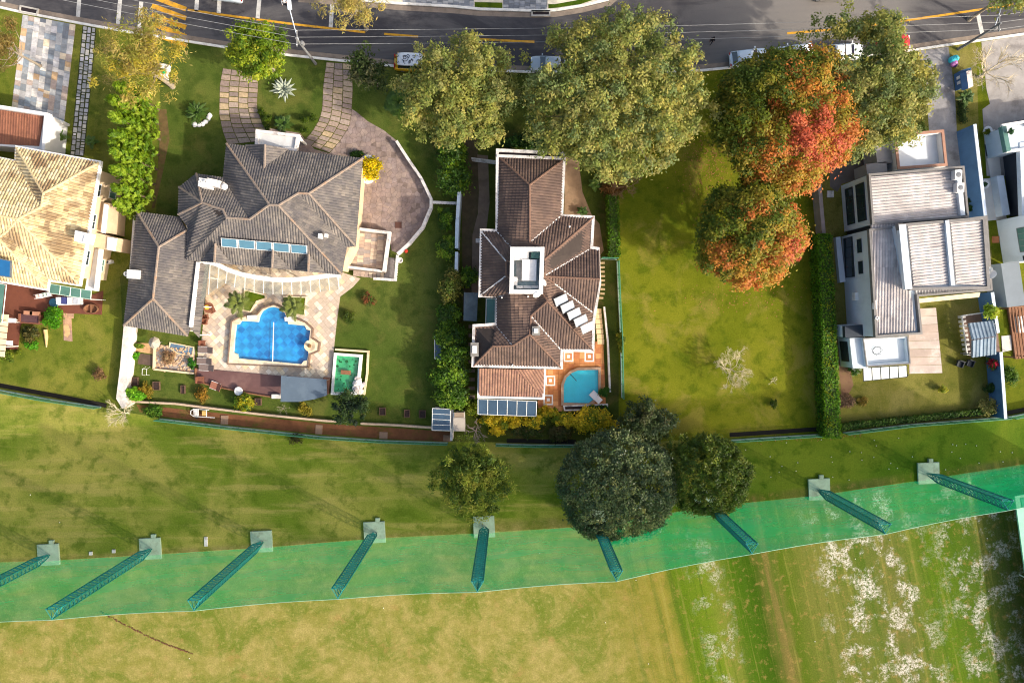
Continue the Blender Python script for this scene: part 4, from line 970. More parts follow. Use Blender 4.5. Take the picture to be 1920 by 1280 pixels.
# ---- white modern house with ribbed metal roofs
M_RIB = tile_mat('ribbed steel', [(190, 182, 176), (204, 196, 190), (180, 172, 168)], (150, 142, 138), .45, .6, .25)
M_PALEW = mat('cool white render', (204, 212, 218), .8, .06, .6, .06, dirt=(178, 186, 192), dirtamt=.4)
def house_white():
    c = P(1700, 470, 0); h = thing('white_modern_house', 'white modern house with ribbed metal roofs and flat parapets', 'house', (c[0], c[1], 0))
    E = 6.0
    main = [(1626, 327), (1805, 312), (1814, 407), (1848, 404), (1859, 546), (1721, 556), (1727, 627), (1640, 631), (1630, 428)]
    b1 = XY([(1626, 327), (1805, 312), (1814, 408), (1633, 422)], E); b2 = XY([(1627, 430), (1848, 405), (1858, 545), (1720, 556), (1727, 626), (1639, 632)], E)
    w1 = MB().prism(inset(b1, .06), 0, E-.2).build('wall', M_PALEW, h)
    MB().prism(XY([(1640, 408), (1815, 398), (1820, 440), (1640, 440)], E), 0, E-.25).build('wall_link', M_DKFR, h)
    w2 = MB().prism(inset(b2, .06), 0, E-.2).build('wall', M_PALEW, h)
    for q in (b1, b2): MB().ring(q, .22, E-.2, E+.3).build('parapet', mat('zinc flashing', (120, 116, 112), .6, .2, 1.5, 0, .4), h)
    z = E-.05
    metal_roof(h, 'sheet_roof', lean([(1632, 332), (1798, 318), (1806, 405), (1638, 419)], [z+.25, z-.1, z-.1, z+.25]), M_RIB)
    metal_roof(h, 'sheet_roof', lean([(1633, 420), (1692, 415), (1716, 620), (1645, 626)], [z+.1]*4), M_RIB)
    metal_roof(h, 'sheet_roof', lean([(1716, 544), (1850, 534), (1852, 545), (1717, 555)], [z]*4), M_RIB)
    MB().wall(XY([(1797, 318), (1806, 406)], E+.3), .5, E-.2, E+.3).build('parapet', M_PALEW, h)
    # upper box
    ub = XY([(1684, 420), (1848, 406), (1857, 542), (1707, 544)], 7.6)
    MB().prism(inset(ub, .1), E-.3, 7.2).build('upper_box', M_PALEW, h)
    MB().ring(ub, .3, 7.0, 7.6).build('parapet', MATS['zinc flashing'], h)
    MB().wall(XY([(1776, 413), (1787, 535)], 7.7), .4, 7.1, 7.7).build('parapet', M_PALEW, h)
    MB().wall(XY([(1692, 421), (1704, 542)], 7.62), .75, 7.1, 7.62).build('parapet', M_PALEW, h)
    metal_roof(h, 'sheet_roof', lean([(1702, 423), (1771, 417), (1782, 531), (1713, 537)], [7.5, 7.35, 7.35, 7.5]), M_RIB)
    metal_roof(h, 'sheet_roof', lean([(1782, 416), (1841, 411), (1850, 535), (1793, 532)], [7.5, 7.35, 7.35, 7.5]), M_RIB)
    # west facade: tall windows, ribbon window, small windows
    A, B = P(1626, 327, E)[:2], P(1633, 422, E)[:2]
    window(h, A, B, .12, .88, 1.0, 2.7, 3, 1, M_DKFR, M_GLASS); window(h, A, B, .12, .88, 3.4, 5.2, 3, 1, M_DKFR, M_GLASS)
    A, B = P(1627, 430, E)[:2], P(1639, 632, E)[:2]
    window(h, A, B, .03, .42, .6, 2.6, 4, 1, M_DKFR, M_GLASS); window(h, A, B, .07, .2, 3.6, 4.5, 1, 1, M_DKFR, M_GLASS); window(h, A, B, .28, .4, 3.6, 4.5, 1, 1, M_DKFR, M_GLASS)
    q = P(1594, 556, 2.2); b = MB().box((P(1637, 580, E)[0]-.25, q[1], 2.6), (.4, .9, .7)).build('air_conditioner', M_WHITE, h)
    MB().prism(XY([(1566, 445), (1575, 444), (1585, 528), (1574, 530)], .5), 0, .6).build('planter_ledge', M_PALEW, h)
    # south end: dark band, balcony, patio roof
    MB().prism(XY([(1583, 610), (1640, 606), (1640, 630), (1584, 632)], 3.4), 0, 3.0).build('south_block', M_PALEW, h)
    MB().prism(XY([(1584, 611), (1638, 607), (1640, 629), (1585, 633)], 3.6), 3.0, 3.6).build('fascia', mat('blue black fascia', (44, 52, 62), .6, .1), h)
    A, B = P(1590, 633)[:2], P(1597, 688)[:2]
    wl = MB().prism(XY([(1593, 634), (1622, 632), (1628, 690), (1599, 690)], 2.9), 0, 2.9).build('wall', M_PALEW, h)
    a_, b_ = P(1593, 634, 2.9)[:2], P(1599, 690, 2.9)[:2]; window(h, a_, b_, .12, .8, .5, 2.3, 1, 1, M_DKFR, M_GLASS)
    bal = XY([(1617, 634), (1702, 629), (1707, 682), (1624, 688)], 3.3)
    b = MB().prism(inset(bal, .12), 0, 2.8).build('balcony', M_PALEW, h); MB().ring(bal, .25, 2.75, 3.3).build('balcony_wall', M_PALEW, b); MB().ring(bal, .12, 3.3, 3.42).build('balcony_coping', MATS['zinc flashing'], b)
    # wrought iron chair set on the balcony
    q = Vector(P(1641, 657, 2.9)); ch = MB()
    for k in range(7): a = k*.9; ch.tube([q+Vector((math.cos(a)*.5, math.sin(a)*.4, .1)), q+Vector((math.cos(a+1)*.6, math.sin(a+1)*.5, .5)), q+Vector((math.cos(a+2)*.4, math.sin(a+2)*.5, .3))], .025, 5)
    ch.build('iron_chair', M_DKFR, b)
    canopy(h, [(1618, 690), (1619, 714)], [(1700, 685), (1701, 706)], 5, [2.7, 2.5, 2.7, 2.5], M_DKFR, mat('opal glass', (222, 224, 220), .3, .05))
    pm = tile_mat('patio roof panels', [(200, 190, 180), (150, 128, 112), (214, 208, 200), (130, 110, 98)], (120, 98, 84), .6, .5, .4)
    pr = [(1700, 706), (1767, 699), (1756, 576), (1722, 577), (1727, 627), (1703, 630)]
    for k in range(8):
        y0 = 577+k*15.3; y1 = y0+14.8; x0 = 1722 if k < 3 else 1703
        MB().slab(lean([(x0+(k*.3), y0+1.5), (1755+k*1.5, y0), (1756.4+k*1.5, y1), (x0+.4+k*.3, y1+1.5)], [2.75, 2.7, 2.68, 2.73]), .05).build('patio_roof_panel', pm if False else mat('patio panel %d' % (k % 3), [(166, 146, 132), (174, 156, 144), (158, 138, 124)][k % 3], .45, .22, .5, 0, .5, dirt=(214, 206, 200), dirtamt=.8, dirtscale=.22), h)
    for x, y in ((1753, 580), (1764, 697), (1703, 703)): q = P(x, y, 2.6); MB().tube([(q[0], q[1], 0), (q[0], q[1], 2.6)], .06, 6).build('post', M_DKFR, h)
    MB().slab(lean([(1723, 560), (1838, 548), (1836, 557), (1724, 568)], [2.9]*4), .15).build('awning_slab', M_SAND, h)
    # garage box to the north, with terracotta coping and a well
    gb = XY([(1676, 251), (1770, 243), (1777, 311), (1683, 318)], 3.6)
    b = MB().prism(inset(gb, .1), 0, 2.7).build('garage', mat('garage roof white', (206, 210, 214), .7, .06, .7), h); MB().ring(gb, .35, 2.65, 3.5).build('garage_parapet', M_WHITE, b); MB().ring(gb, .3, 3.5, 3.62).build('garage_coping', mat('terracotta coping', (164, 124, 104), .85, .15, 2), b)
    for px in ([(1624, 308), (1662, 303), (1664, 322), (1626, 327)], [(1640, 268), (1676, 264), (1680, 305), (1645, 306)]):
        MB().prism(XY(px, 2.8), 0, 2.8).build('annex', mat('annex grey', (150, 146, 146), .85, .12, 1), h)
    dish(h, 1850, 516, 6.4, .6, 2.4); dish(h, 1849, 506, 6.3, .3, 2.4)
    for x, y in ((1793, 329), (1797, 353)):
        q = P(x, y, 6.3); b = MB().box((q[0], q[1], 6.35), (.75, 1.0, .7)).build('air_conditioner', M_WHITE, h); MB().lathe((q[0], q[1], 6.7), [(.0, 0), (.28, 0), (.26, .03), (.05, .04)], 12).build('fan_grille', M_METAL, b)
    q = P(1640, 571, 6.2); MB().box((q[0], q[1], 6.15), (.35, .95, .25)).build('skylight', M_WHITE, h)
    q = P(1643, 596, 6.2); MB().lathe((q[0], q[1], 6.0), [(.2, 0), (.2, .4), (.1, .42), (.1, .2)], 12).build('flue', M_WHITE, h)
house_white()
# ---- white house cut by the right edge
def house_right():
    c = P(1900, 420, 0); h = thing('white_flat_house', 'white flat roofed house with green windows at the right edge', 'house', (c[0], c[1], 0))
    MB().prism(XY([(1874, 240), (2100, 205), (2120, 380), (1893, 406)]), 0, 2.9).build('wall', mat('dark cladding', (52, 56, 64), .6, .1, 1), h)
    MB().prism(XY([(1912, 268), (2100, 225), (2120, 390), (1918, 432)], 3.3), 2.7, 3.3).build('roof', M_PALEW, h)
    MB().prism(XY([(1884, 238), (2000, 218), (2010, 270), (1892, 284)], 3.4), 0, 3.2).build('terrace_block', M_PALEW, h)
    q = XY([(1878, 233), (2000, 212), (2010, 272), (1888, 286)], 3.5); MB().ring(q, .3, 3.2, 3.5).build('terrace_parapet', M_WHITE, h)
    q0, q1 = P(1884, 236, 3.9), P(1893, 283, 3.9); MB().wall([q0[:2], q1[:2]], .5, 3.2, 3.8).build('glass_balustrade', M_TEAL, h)
    # dark glazed walkway and the pale patio steps in front
    MB().prism(XY([(1849, 270), (1875, 266), (1878, 288), (1852, 292)], .3), 0, .05).build('dark_walkway', MATS['dark cladding'], h)
    for px in ([(1847, 246), (1868, 242), (1870, 265), (1850, 270)], [(1853, 297), (1876, 291), (1880, 334), (1862, 340)], [(1840, 335), (1872, 333), (1890, 410), (1848, 414)]):
        MB().prism(XY(px, .3), 0, .12).build('patio_slab', mat('patio cream', (206, 200, 190), .85, .08, 1), h)
    MB().prism(XY([(1869, 330), (1882, 329), (1894, 402), (1880, 405)], 1.2), 0, 1.2).build('porch_block', M_PALEW, h)
    for x, y, r in ((1851, 246, .55), (1845, 346, .55), (1894, 247, .5)):
        q = P(x, y, .4); b = MB().lathe((q[0], q[1], .1 if x < 1880 else 3.2), [(r*.6, 0), (r, .45), (r*.9, .5)], 12).build('planter', M_WHITE, h)
    A = XY([(1868, 410), (1990, 395), (2020, 560), (1962, 570), (1880, 500)], 5.6)
    lw = XY([(1867, 413), (1935, 404), (1960, 560), (1882, 492)], 5.4)
    w2 = XY([(1868, 414), (2000, 398), (2010, 490), (1881, 494)]); MB().prism(w2, 0, 5.5).build('wall', M_PALEW, h)
    a_, b_ = P(1868, 414)[:2], P(1881, 494)[:2]; window(h, a_, b_, .25, .8, 2.9, 4.3, 4, 1, M_METAL, M_TEAL); window(h, a_, b_, .88, .98, 3.2, 3.8, 1, 1, M_DKFR, M_GLASS)
    MB().prism(XY([(1878, 494), (1912, 490), (1924, 572), (1890, 576)], 3.0), 0, 2.9).build('carport_slab', mat('grey flat roof', (124, 132, 138), .85, .08, .6), h)
    # timber veranda with seats
    b = MB().prism(XY([(1890, 576), (1990, 566), (2000, 665), (1905, 673)], .3), 0, .25).build('veranda_deck', M_WOOD, h)
    for k in range(6): MB().wall(XY([(1892+k*6, 576), (1905+k*6, 672)], 2.6), .12, 2.5, 2.62).build('pergola_beam', M_WOOD, h)
    for x, y in ((1893, 578), (1906, 670), (1930, 668)): q = P(x, y, 2.5); MB().tube([(q[0], q[1], 0), (q[0], q[1], 2.5)], .08, 6).build('post', M_WOOD, h)
    q = P(1916, 608, .8); MB().box((q[0], q[1], .55), (.7, 1.9, .6), .1).build('sofa_cushion', M_WHITE, b)
    MB().prism(XY([(1878, 630), (1896, 628), (1898, 656), (1880, 660)], .1), 0, .08).build('step_slab', MATS['patio cream'], h)
house_right()
# ---------------------------------------------------------------- pools, terraces, garden walls, furniture
def water_mat(name, col, dens):
    t = NT(name); t.fin(lin(col), .03, .5)
    tr = t.node('ShaderNodeBsdfTransparent'); tr.inputs[0].default_value = lin(col)
    gl = t.node('ShaderNodeBsdfGlossy'); gl.inputs['Roughness'].default_value = .05
    bp = t.node('ShaderNodeBump'); t.link(t.noise(t.pos(), 1.6, 3), bp.inputs['Height']); bp.inputs['Strength'].default_value = .25; bp.inputs['Distance'].default_value = .2; t.link(bp.outputs[0], gl.inputs['Normal'])
    fr = t.node('ShaderNodeLayerWeight'); fr.inputs[0].default_value = .5; fz = t.math('ADD', t.math('MULTIPLY', t.math('POWER', fr.outputs['Facing'], 4.0), .4), .03)
    mx = t.node('ShaderNodeMixShader'); t.link(fz, mx.inputs[0]); t.link(tr.outputs[0], mx.inputs[1]); t.link(gl.outputs[0], mx.inputs[2])
    df = t.node('ShaderNodeBsdfDiffuse'); df.inputs[0].default_value = lin(col); m2 = t.node('ShaderNodeMixShader'); m2.inputs[0].default_value = dens
    t.link(mx.outputs[0], m2.inputs[1]); t.link(df.outputs[0], m2.inputs[2]); t.link(m2.outputs[0], t.out.inputs[0])
    return t.mat
def pooltile(name, a, b, c, rz, s):
    t = NT(name); p = t.map(t.pos(), rz, (1, 1, 1)); ch = t.node('ShaderNodeTexChecker'); t.link(p, ch.inputs[0]); ch.inputs['Scale'].default_value = s
    n = t.noise(t.pos(), .22, 4, .6, .5); col = t.mix(ch.outputs['Fac'], lin(a), lin(b)); col = t.mix(t.math('MULTIPLY', t.smooth(n, .35, .65), .5), col, lin(c))
    v = t.node('ShaderNodeTexVoronoi'); t.link(t.map(t.pos(), rz), v.inputs['Vector']); v.inputs['Scale'].default_value = s*.7
    col = t.mix(1.0, col, t.ramp(v.outputs['Distance'], [(.0, 1.25), (.6, .8)]), 'MULTIPLY')
    return t.fin(col, .4, .5)
def zp(pts, x0, y0, k): return [(x0+a/k, y0+b/k) for a, b in pts]
TER = [(378, 640), (392, 492), (440, 492), (510, 500), (570, 504), (640, 510), (676, 522), (662, 538), (638, 556), (632, 600), (626, 655), (621, 710), (609, 712), (372, 691), (371, 652)]
o = flat('pool_terrace', TER, mat('terrace grout', (168, 150, 128), .95, .15, 2, .2), .03)
TSTONE = stone('sandstone slabs', [(220, 204, 180), (210, 194, 172), (226, 212, 192), (202, 184, 160), (214, 202, 186), (190, 172, 154), (226, 206, 174), (198, 188, 178), (216, 192, 158), (174, 160, 148), (222, 208, 188)], var=.2)
rg = ccw(XY(TER)); POOLC = zp([(400, 1240), (445, 740), (540, 690), (740, 660), (800, 590), (930, 545), (1040, 580), (1110, 680), (1300, 750), (1385, 830), (1375, 930), (1465, 990), (1450, 1090), (1350, 1130), (1330, 1275)], 360, 480, 6.097)
pc = inset(XY(POOLC), .5)
cells = [c for c in grid_cells(rg, .56, .56, R(41)) if not all(pin(pc, *q) for q in c)]
stones(o, rg, cells, .03, .03, TSTONE, .012, jit=.006)
# blue pool
WP = zp([(500, 785), (535, 778), (560, 740), (755, 752), (768, 690), (800, 630), (860, 592), (930, 580), (1010, 600), (1060, 650), (1090, 720), (1100, 776), (1290, 796), (1310, 838), (1352, 850), (1340, 960), (1325, 1030), (1330, 1110), (1316, 1190), (1275, 1200), (1250, 1235), (530, 1170), (515, 1120), (472, 1100), (480, 960)], 360, 480, 6.097)
t = thing('swimming_pool', 'bright blue tiled swimming pool with rounded bay and stone coping', 'pool', P(510, 630, 0))
q = XY(POOLC, .5); wq = ccw(XY(WP, .5))
cop = MB(); n = 72; A = [along(ccw(q)+[ccw(q)[0]], i/n) for i in range(n)]
COPST = mat('pool coping', (224, 206, 176), .8, .18, 2.2, .2, dirt=(176, 148, 120), dirtamt=.6)
MB().ring(q, .16, 0, .56).build('brick_edge', mat('pool edging', (128, 106, 90), .85, .25, 3, .2), t)
body_ = MB().prism(inset(q, .15), 0, .1).build('basin_floor', pooltile('pool tiles', (4, 118, 186), (24, 148, 210), (60, 186, 236), R(43), 1.45), t)
# coping slab: outer outline minus the water outline (bridged polygon)
oc = ccw(inset(q, .155)); ic = wq[::-1]
k = min(range(len(oc)), key=lambda i: math.dist(oc[i], ic[0])); br = oc[k:]+oc[:k]+[oc[k]]+ic+[ic[0]]
import mathutils.geometry as mg
def holed(outer, hole, z0, z1, name, m, parent):
    vs = [Vector((x, y, 0)) for x, y in ccw(outer)]; hs = [Vector((x, y, 0)) for x, y in ccw(hole)]
    tri = mg.tessellate_polygon([vs, hs]); allv = vs+hs; b = MB()
    b.add([(v.x, v.y, z1) for v in allv], [tuple(f) if (allv[f[1]]-allv[f[0]]).cross(allv[f[2]]-allv[f[0]]).z > 0 else tuple(f)[::-1] for f in tri])
    for L, sg in ((vs, 1), (hs, -1)):
        n = len(L)
        for i in range(n):
            a, c = L[i], L[(i+1) % n]; f = [(a.x, a.y, z0), (c.x, c.y, z0), (c.x, c.y, z1), (a.x, a.y, z1)]
            b.add(f if sg > 0 else f[::-1], [(0, 1, 2, 3)])
    return b.build(name, m, parent)
holed(inset(q, .155), wq, 0, .5, 'coping', COPST, t)
MB().sheet([(x, y, .42) for x, y in inset(wq, -.02)]).build('water', water_mat('pool water', (228, 246, 253), .03), t)
MB().tube([P(513, 604, .45), P(511, 680, .45)], .05, 6).build('lane_rope', M_WHITE, t)
for x, y in ((472, 595), (542, 598)): q_ = P(x, y, .6); MB().box((q_[0], q_[1], .58), (1.0, .5, .14), .05).build('diving_block', M_WHITE, t)
# stone bowl fountain on the pool's side
q_ = P(583, 648, .6); v = thing('stone_fountain', 'sandstone bowl fountain on the pool edge', 'fountain', (q_[0], q_[1], .5))
MB().lathe((q_[0], q_[1], .5), [(.4, 0), (.36, .3), (.62, .5), (.66, .56), (.55, .54), (.2, .42)], 20).build('bowl', M_SAND, v)
MB().lathe((q_[0], q_[1], .93), [(.16, 0), (.22, .2), (.1, .35), (.18, .45), (.03, .5)], 12).build('spout', mat('bronze spout', (120, 88, 54), .6, .2, 3), v)
# two planted corners by the pool
for px, nm in (([(458, 542), (498, 552), (500, 560), (482, 566), (470, 586), (455, 582)], 'left'), ([(531, 555), (575, 556), (572, 592), (552, 590), (532, 568)], 'right')):
    pl = XY(px, .2); b = thing('planting_bed', 'stone edged grass bed at the %s of the pool bay' % nm, 'planter', P(px[0][0], px[0][1], 0), 'beds beside the pool bay')
    MB().prism(inset(pl, .1), 0, .22).build('turf', M_VERGE, b); MB().ring(pl, .14, 0, .28).build('edging', COPST, b)
# wooden sun deck with awning
DK = [(367, 690), (610, 712), (612, 742), (560, 752), (520, 745), (465, 736), (430, 729), (395, 722), (366, 712)]
dk = thing('sun_deck', 'dark brown curved sun deck below the pool terrace', 'deck', P(480, 715, 0))
MB().prism(XY(DK, .15), 0, .15).build('platform', mat('dark deck boards', (104, 74, 70), .6, .18, .6, .1, .4, dirt=(134, 104, 94), dirtamt=.5, dirtscale=.3), dk)
MB().wall(XY([(366, 690), (366, 713), (395, 723), (430, 730), (465, 737), (520, 746)], .4), .14, 0, .4).build('edge_rail', M_WOOD, dk)
aw = thing('awning', 'grey fabric awning over the right end of the deck', 'awning', P(570, 730, 0))
MB().slab([P(527, 704, 2.3), P(612, 711, 2.3), P(613, 741, 2.25), P(590, 748, 2.2), P(560, 753, 2.2), P(526, 753, 2.2)], .05).build('canvas', mat('grey canvas', (88, 102, 116), .85, .1, .5, .05, dirt=(108, 122, 134), dirtamt=.4), aw)
for x, y in ((529, 707), (610, 713), (528, 750), (606, 742)): q_ = P(x, y, 2.2); MB().tube([(q_[0], q_[1], 0), (q_[0], q_[1], 2.2)], .05, 6).build('post', M_METAL, aw)
def lounger(px, py, rz, label, m, z0=0, L=1.9, wd=.7, group='sun loungers and deck chairs'):
    q = Vector(P(px, py, z0+.35)); t = thing('sun_lounger', label, 'lounger', (q.x, q.y, z0), group); ca, sa = math.cos(rz), math.sin(rz)
    def tr(x, y): return (q.x+ca*x-sa*y, q.y+sa*x+ca*y)
    MB().box((*tr(.2*L, 0), z0+.32), (L*.58, wd, .1), rz).build('seat', m, t)
    b = MB(); A = [tr(-.09*L, -wd/2), tr(-.09*L, wd/2), tr(-.5*L, wd/2), tr(-.5*L, -wd/2)]; zs = [z0+.37, z0+.37, z0+.75, z0+.75]
    b.slab([(a[0], a[1], z) for a, z in zip(A, zs)], .1).build('backrest', m, t)
    for x, y in ((.45, .4), (.45, -.4), (-.2, .4), (-.2, -.4)): p_ = tr(x*L, y*wd); MB().tube([(*p_, z0), (*p_, z0+.3)], .03, 5).build('leg', M_WHITE, t)
    fr = MB()
    for s in (-1, 1): a, b_ = tr(-.1*L, s*wd*.54), tr(.5*L, s*wd*.54); fr.tube([(*a, z0+.33), (*b_, z0+.33)], .03, 5)
    fr.build('side_rail', M_WHITE, t)
    return t
GREYF = mat('grey brown fabric', (120, 104, 98), .85, .12, 3)
lounger(386, 656, R(178), 'grey sun lounger on the terrace, topmost of the three', GREYF); lounger(384, 677, R(178), 'grey sun lounger on the terrace, middle of the three', GREYF)
lounger(388, 689, R(176), 'grey sun lounger beside the deck edge, lowest of the three', GREYF, .03)
def armchair(px, py, rz, label, m, z0=0, s=.75, group='garden armchairs'):
    q = Vector(P(px, py, z0+.4)); t = thing('armchair', label, 'chair', (q.x, q.y, z0), group); ca, sa = math.cos(rz), math.sin(rz)
    tr = lambda x, y: (q.x+ca*x-sa*y, q.y+sa*x+ca*y)
    MB().box((*tr(0, 0), z0+.38), (s, s, .14), rz).build('seat', m, t); MB().box((*tr(-s*.48, 0), z0+.6), (.1, s, .6), rz).build('backrest', m, t)
    for y in (-1, 1): MB().box((*tr(0, y*s*.5), z0+.52), (s, .08, .3), rz).build('armrest', m, t)
    for x, y in ((-.4, -.4), (-.4, .4), (.4, -.4), (.4, .4)): p_ = tr(x*s, y*s); MB().tube([(*p_, z0), (*p_, z0+.34)], .03, 5).build('leg', m, t)
WICK = mat('brown wicker', (120, 76, 58), .8, .2, 5, .2)
armchair(376, 712, 0, 'brown wicker armchair at the left end of the deck', WICK, .15)
for x, y, r, l in ((398, 582, 3.6, 'brown chair to the right of the round patio table'), (386, 594, 1.8, 'brown chair just below the round patio table'), (384, 603, 1.4, 'brown chair farther below the round patio table'), (380, 643, 0, 'brown chair above the three grey loungers')): armchair(x, y, r, l, WICK, .06, .55)
lounger(405, 724, R(160), 'reddish brown daybed on the curved deck', mat('terracotta fabric', (150, 98, 78), .85, .15, 3), .15, 1.4, .8)
def round_table(px, py, r, label, m, z0=0, h=.72):
    q = P(px, py, z0+h); t = thing('round_table', label, 'table', (q[0], q[1], z0), 'round garden tables')
    MB().lathe((q[0], q[1], z0+h-.06), [(r*.96, 0), (r, .02), (r, .05), (r*.97, .06)], 20).build('tabletop', m, t); MB().lathe((q[0], q[1], z0), [(r*.45, 0), (r*.4, .05), (.06, .08), (.05, h-.06)], 12).build('pedestal', M_METAL, t)
round_table(391, 577, .62, 'round wooden patio table beside the grey roof', WICK, .06); q_ = P(388, 576, .85)
MB().lathe((q_[0], q_[1], .78), [(.2, 0), (.28, .06), (.26, .07), (.05, .04)], 14).top('fruit_bowl', mat('yellow bowl', (226, 184, 70), .5), 'yellow bowl on the round patio table', 'bowl')
round_table(447, 733, .5, 'white round table on the curved deck', M_WHITE, .15, .6)
q_ = P(517, 743, .5); MB().box((q_[0], q_[1], .35), (.95, .5, .4)).top('storage_box', M_WDIRTY, 'pale storage box beside the grey awning', 'box')
# koi pond with white rim
t = thing('koi_pond', 'green koi pond with a white rim beside the terrace', 'pond', P(652, 700, 0))
q = XY([(626, 661), (679, 665), (675, 705), (668, 740), (620, 740)], .5); MB().ring(q, .3, 0, .5).build('rim', M_WHITE, t)
MB().prism(inset(q, .28), 0, .1).build('pond_floor', mat('pond floor', (96, 186, 148), .8, .2, .6, 0, dirt=(46, 120, 92), dirtamt=.7, dirtscale=.8), t)
MB().sheet([(x, y, .4) for x, y in inset(q, .29)]).build('water', water_mat('pond water', (196, 236, 214), .05), t)
q_ = P(648, 698, .5); MB().box((q_[0], q_[1], .44), (1.15, .5, .06), -.08).build('plank', M_WOOD, t)
rs = random.Random(4); lp = MB()
for k in range(26):
    x, y = rs.uniform(630, 672), rs.uniform(672, 734); p_ = P(x, y, .42); r_ = rs.uniform(.06, .2); lp.lathe((p_[0], p_[1], .405+k*.0006), [(r_, 0), (r_*.95, .012), (.01, .013)], 8)
lp.build('lily_pads', mat('lily green', (30, 84, 48), .7, .3, 2), t, kind='stuff')
t = thing('rock_cascade', 'pale rock cascade at the corner of the koi pond', 'rock', P(674, 716, 0)); rs = random.Random(8)
ROCK = stone('pale rock', [(222, 214, 206), (200, 190, 182), (232, 226, 220), (170, 162, 160)])
for k in range(9):
    p_ = P(667+rs.uniform(0, 16), 735-rs.uniform(0, 26), .4); MB().ball((p_[0], p_[1], .3+rs.uniform(0, .4)), rs.uniform(.25, .5), 8, 0, .7, .18).build('rock', ROCK, t)
MB().wall(XY([(628, 655), (690, 659), (688, 700), (682, 740)], .35), .22, 0, .35).top('low_wall', M_SAND, 'low rough stone wall around the koi pond', 'wall')
flat('garden_bed', [(628, 657), (688, 661), (680, 738), (676, 738), (682, 663), (628, 661)], M_VERGE, .02)
MB().wall(XY([(612, 708), (609, 738)], .5), .8, 0, .5).top('brick_planter', mat('brick', (134, 92, 74), .9, .3, 4, .3), 'narrow brick planter between deck and koi pond', 'planter')
# kitchen garden west of the pool
RS = mat('pebble court', (150, 140, 132), .9, .4, 2.5, .5, dirt=(206, 204, 204), dirtamt=.8, dirtscale=.6)
o = flat('rock_garden', [(290, 645), (366, 654), (364, 699), (289, 691)], RS, .03)
rs = random.Random(3); MB_ = MB()
for k in range(160):
    p_ = P(rs.uniform(292, 364), rs.uniform(648, 696)); MB_.ball((p_[0], p_[1], .05), rs.uniform(.06, .2), 6, 0, .6, .2)
MB_.build('pebbles', stone('pebbles', [(190, 160, 130)]), o, kind='stuff')
t = thing('water_rill', 'dark ornamental pool in the rock garden', 'pond', P(335, 664, 0)); q = XY([(318, 641), (364, 650), (362, 668), (335, 664), (316, 652)], .1)
MB().prism(q, 0, .06).build('basin', mat('dark basin', (92, 116, 138), .3, .2, 1, 0, .6), t); MB().ring(q, .12, 0, .14).build('edge', M_SAND, t)
for a, b, l in (((289, 648), (288, 692), 'left'), ((288, 692), (364, 700), 'lower')): MB().wall(XY([a, b], .3), .2, 0, .35).top('garden_kerb', M_SAND, 'sand coloured %s edge of the rock garden' % l, 'wall')
flat('garden_path', [(252, 642), (288, 644), (288, 664), (252, 658)], mat('tan gravel', (186, 148, 106), .95, .25, 2.5, .4), .02); flat('garden_bed', [(262, 662), (288, 666), (287, 686), (258, 682)], mat('dark bed', (92, 76, 66), .95, .25, 2, .4), .02)
q_ = P(296, 642, 1.0); um = thing('garden_umbrella', 'closed pale parasol canopy by the rock garden', 'parasol', (q_[0], q_[1], 0)); MB().tube([(q_[0], q_[1], 0), (q_[0], q_[1], 2.2)], .03, 6).build('pole', M_METAL, um)
MB().lathe((q_[0], q_[1], 1.75), [(.7, 0), (.4, .25), (.04, .5)], 8).build('canopy', mat('dull canvas', (176, 164, 148), .9, .15, 2), um)
PB = mat('planter wood', (96, 74, 58), .9, .25, 3, .2)
for x, y, wv, hv, l in ((253, 715, .8, 1.0, 'nearest the white boundary wall'), (293, 723, .8, 1.0, 'with a pale edge in the kitchen garden'), (343, 730, .5, 1.0, 'narrow, right of the kitchen garden'), (484, 753, .75, .85, 'below the curved deck'),
                       (717, 771, .75, .9, 'leftmost of the lower lawn'), (763, 775, .65, .9, 'middle of the lower lawn'), (792, 776, .8, .9, 'rightmost of the lower lawn')):
    q_ = P(x, y, .2); t = thing('raised_bed', 'small wooden raised bed '+l, 'planter', (q_[0], q_[1], 0), 'raised beds in the lawn'); r_ = [(q_[0]-wv/2, q_[1]-hv/2), (q_[0]+wv/2, q_[1]-hv/2), (q_[0]+wv/2, q_[1]+hv/2), (q_[0]-wv/2, q_[1]+hv/2)]
    MB().ring(r_, .07, 0, .3).build('frame', PB, t); MB().prism(inset(r_, .06), 0, .22).build('soil', mat('dark soil', (58, 44, 40), .95, .3, 4, .4), t)
q_ = P(272, 696, .5); t = MB()
for dx in (-.25, .25): t.tube([(q_[0]+dx, q_[1]-.5, 0), (q_[0]+dx, q_[1]-.4, .7), (q_[0]+dx+.1, q_[1]+.3, .8), (q_[0]+dx+.1, q_[1]+.5, 0)], .025, 5)
t.tube([(q_[0]-.2, q_[1]+.3, .78), (q_[0]+.3, q_[1]+.3, .78)], .025, 5).top('plant_support', M_WHITE, 'white bent tube frame on the kitchen garden lawn', 'plant support')
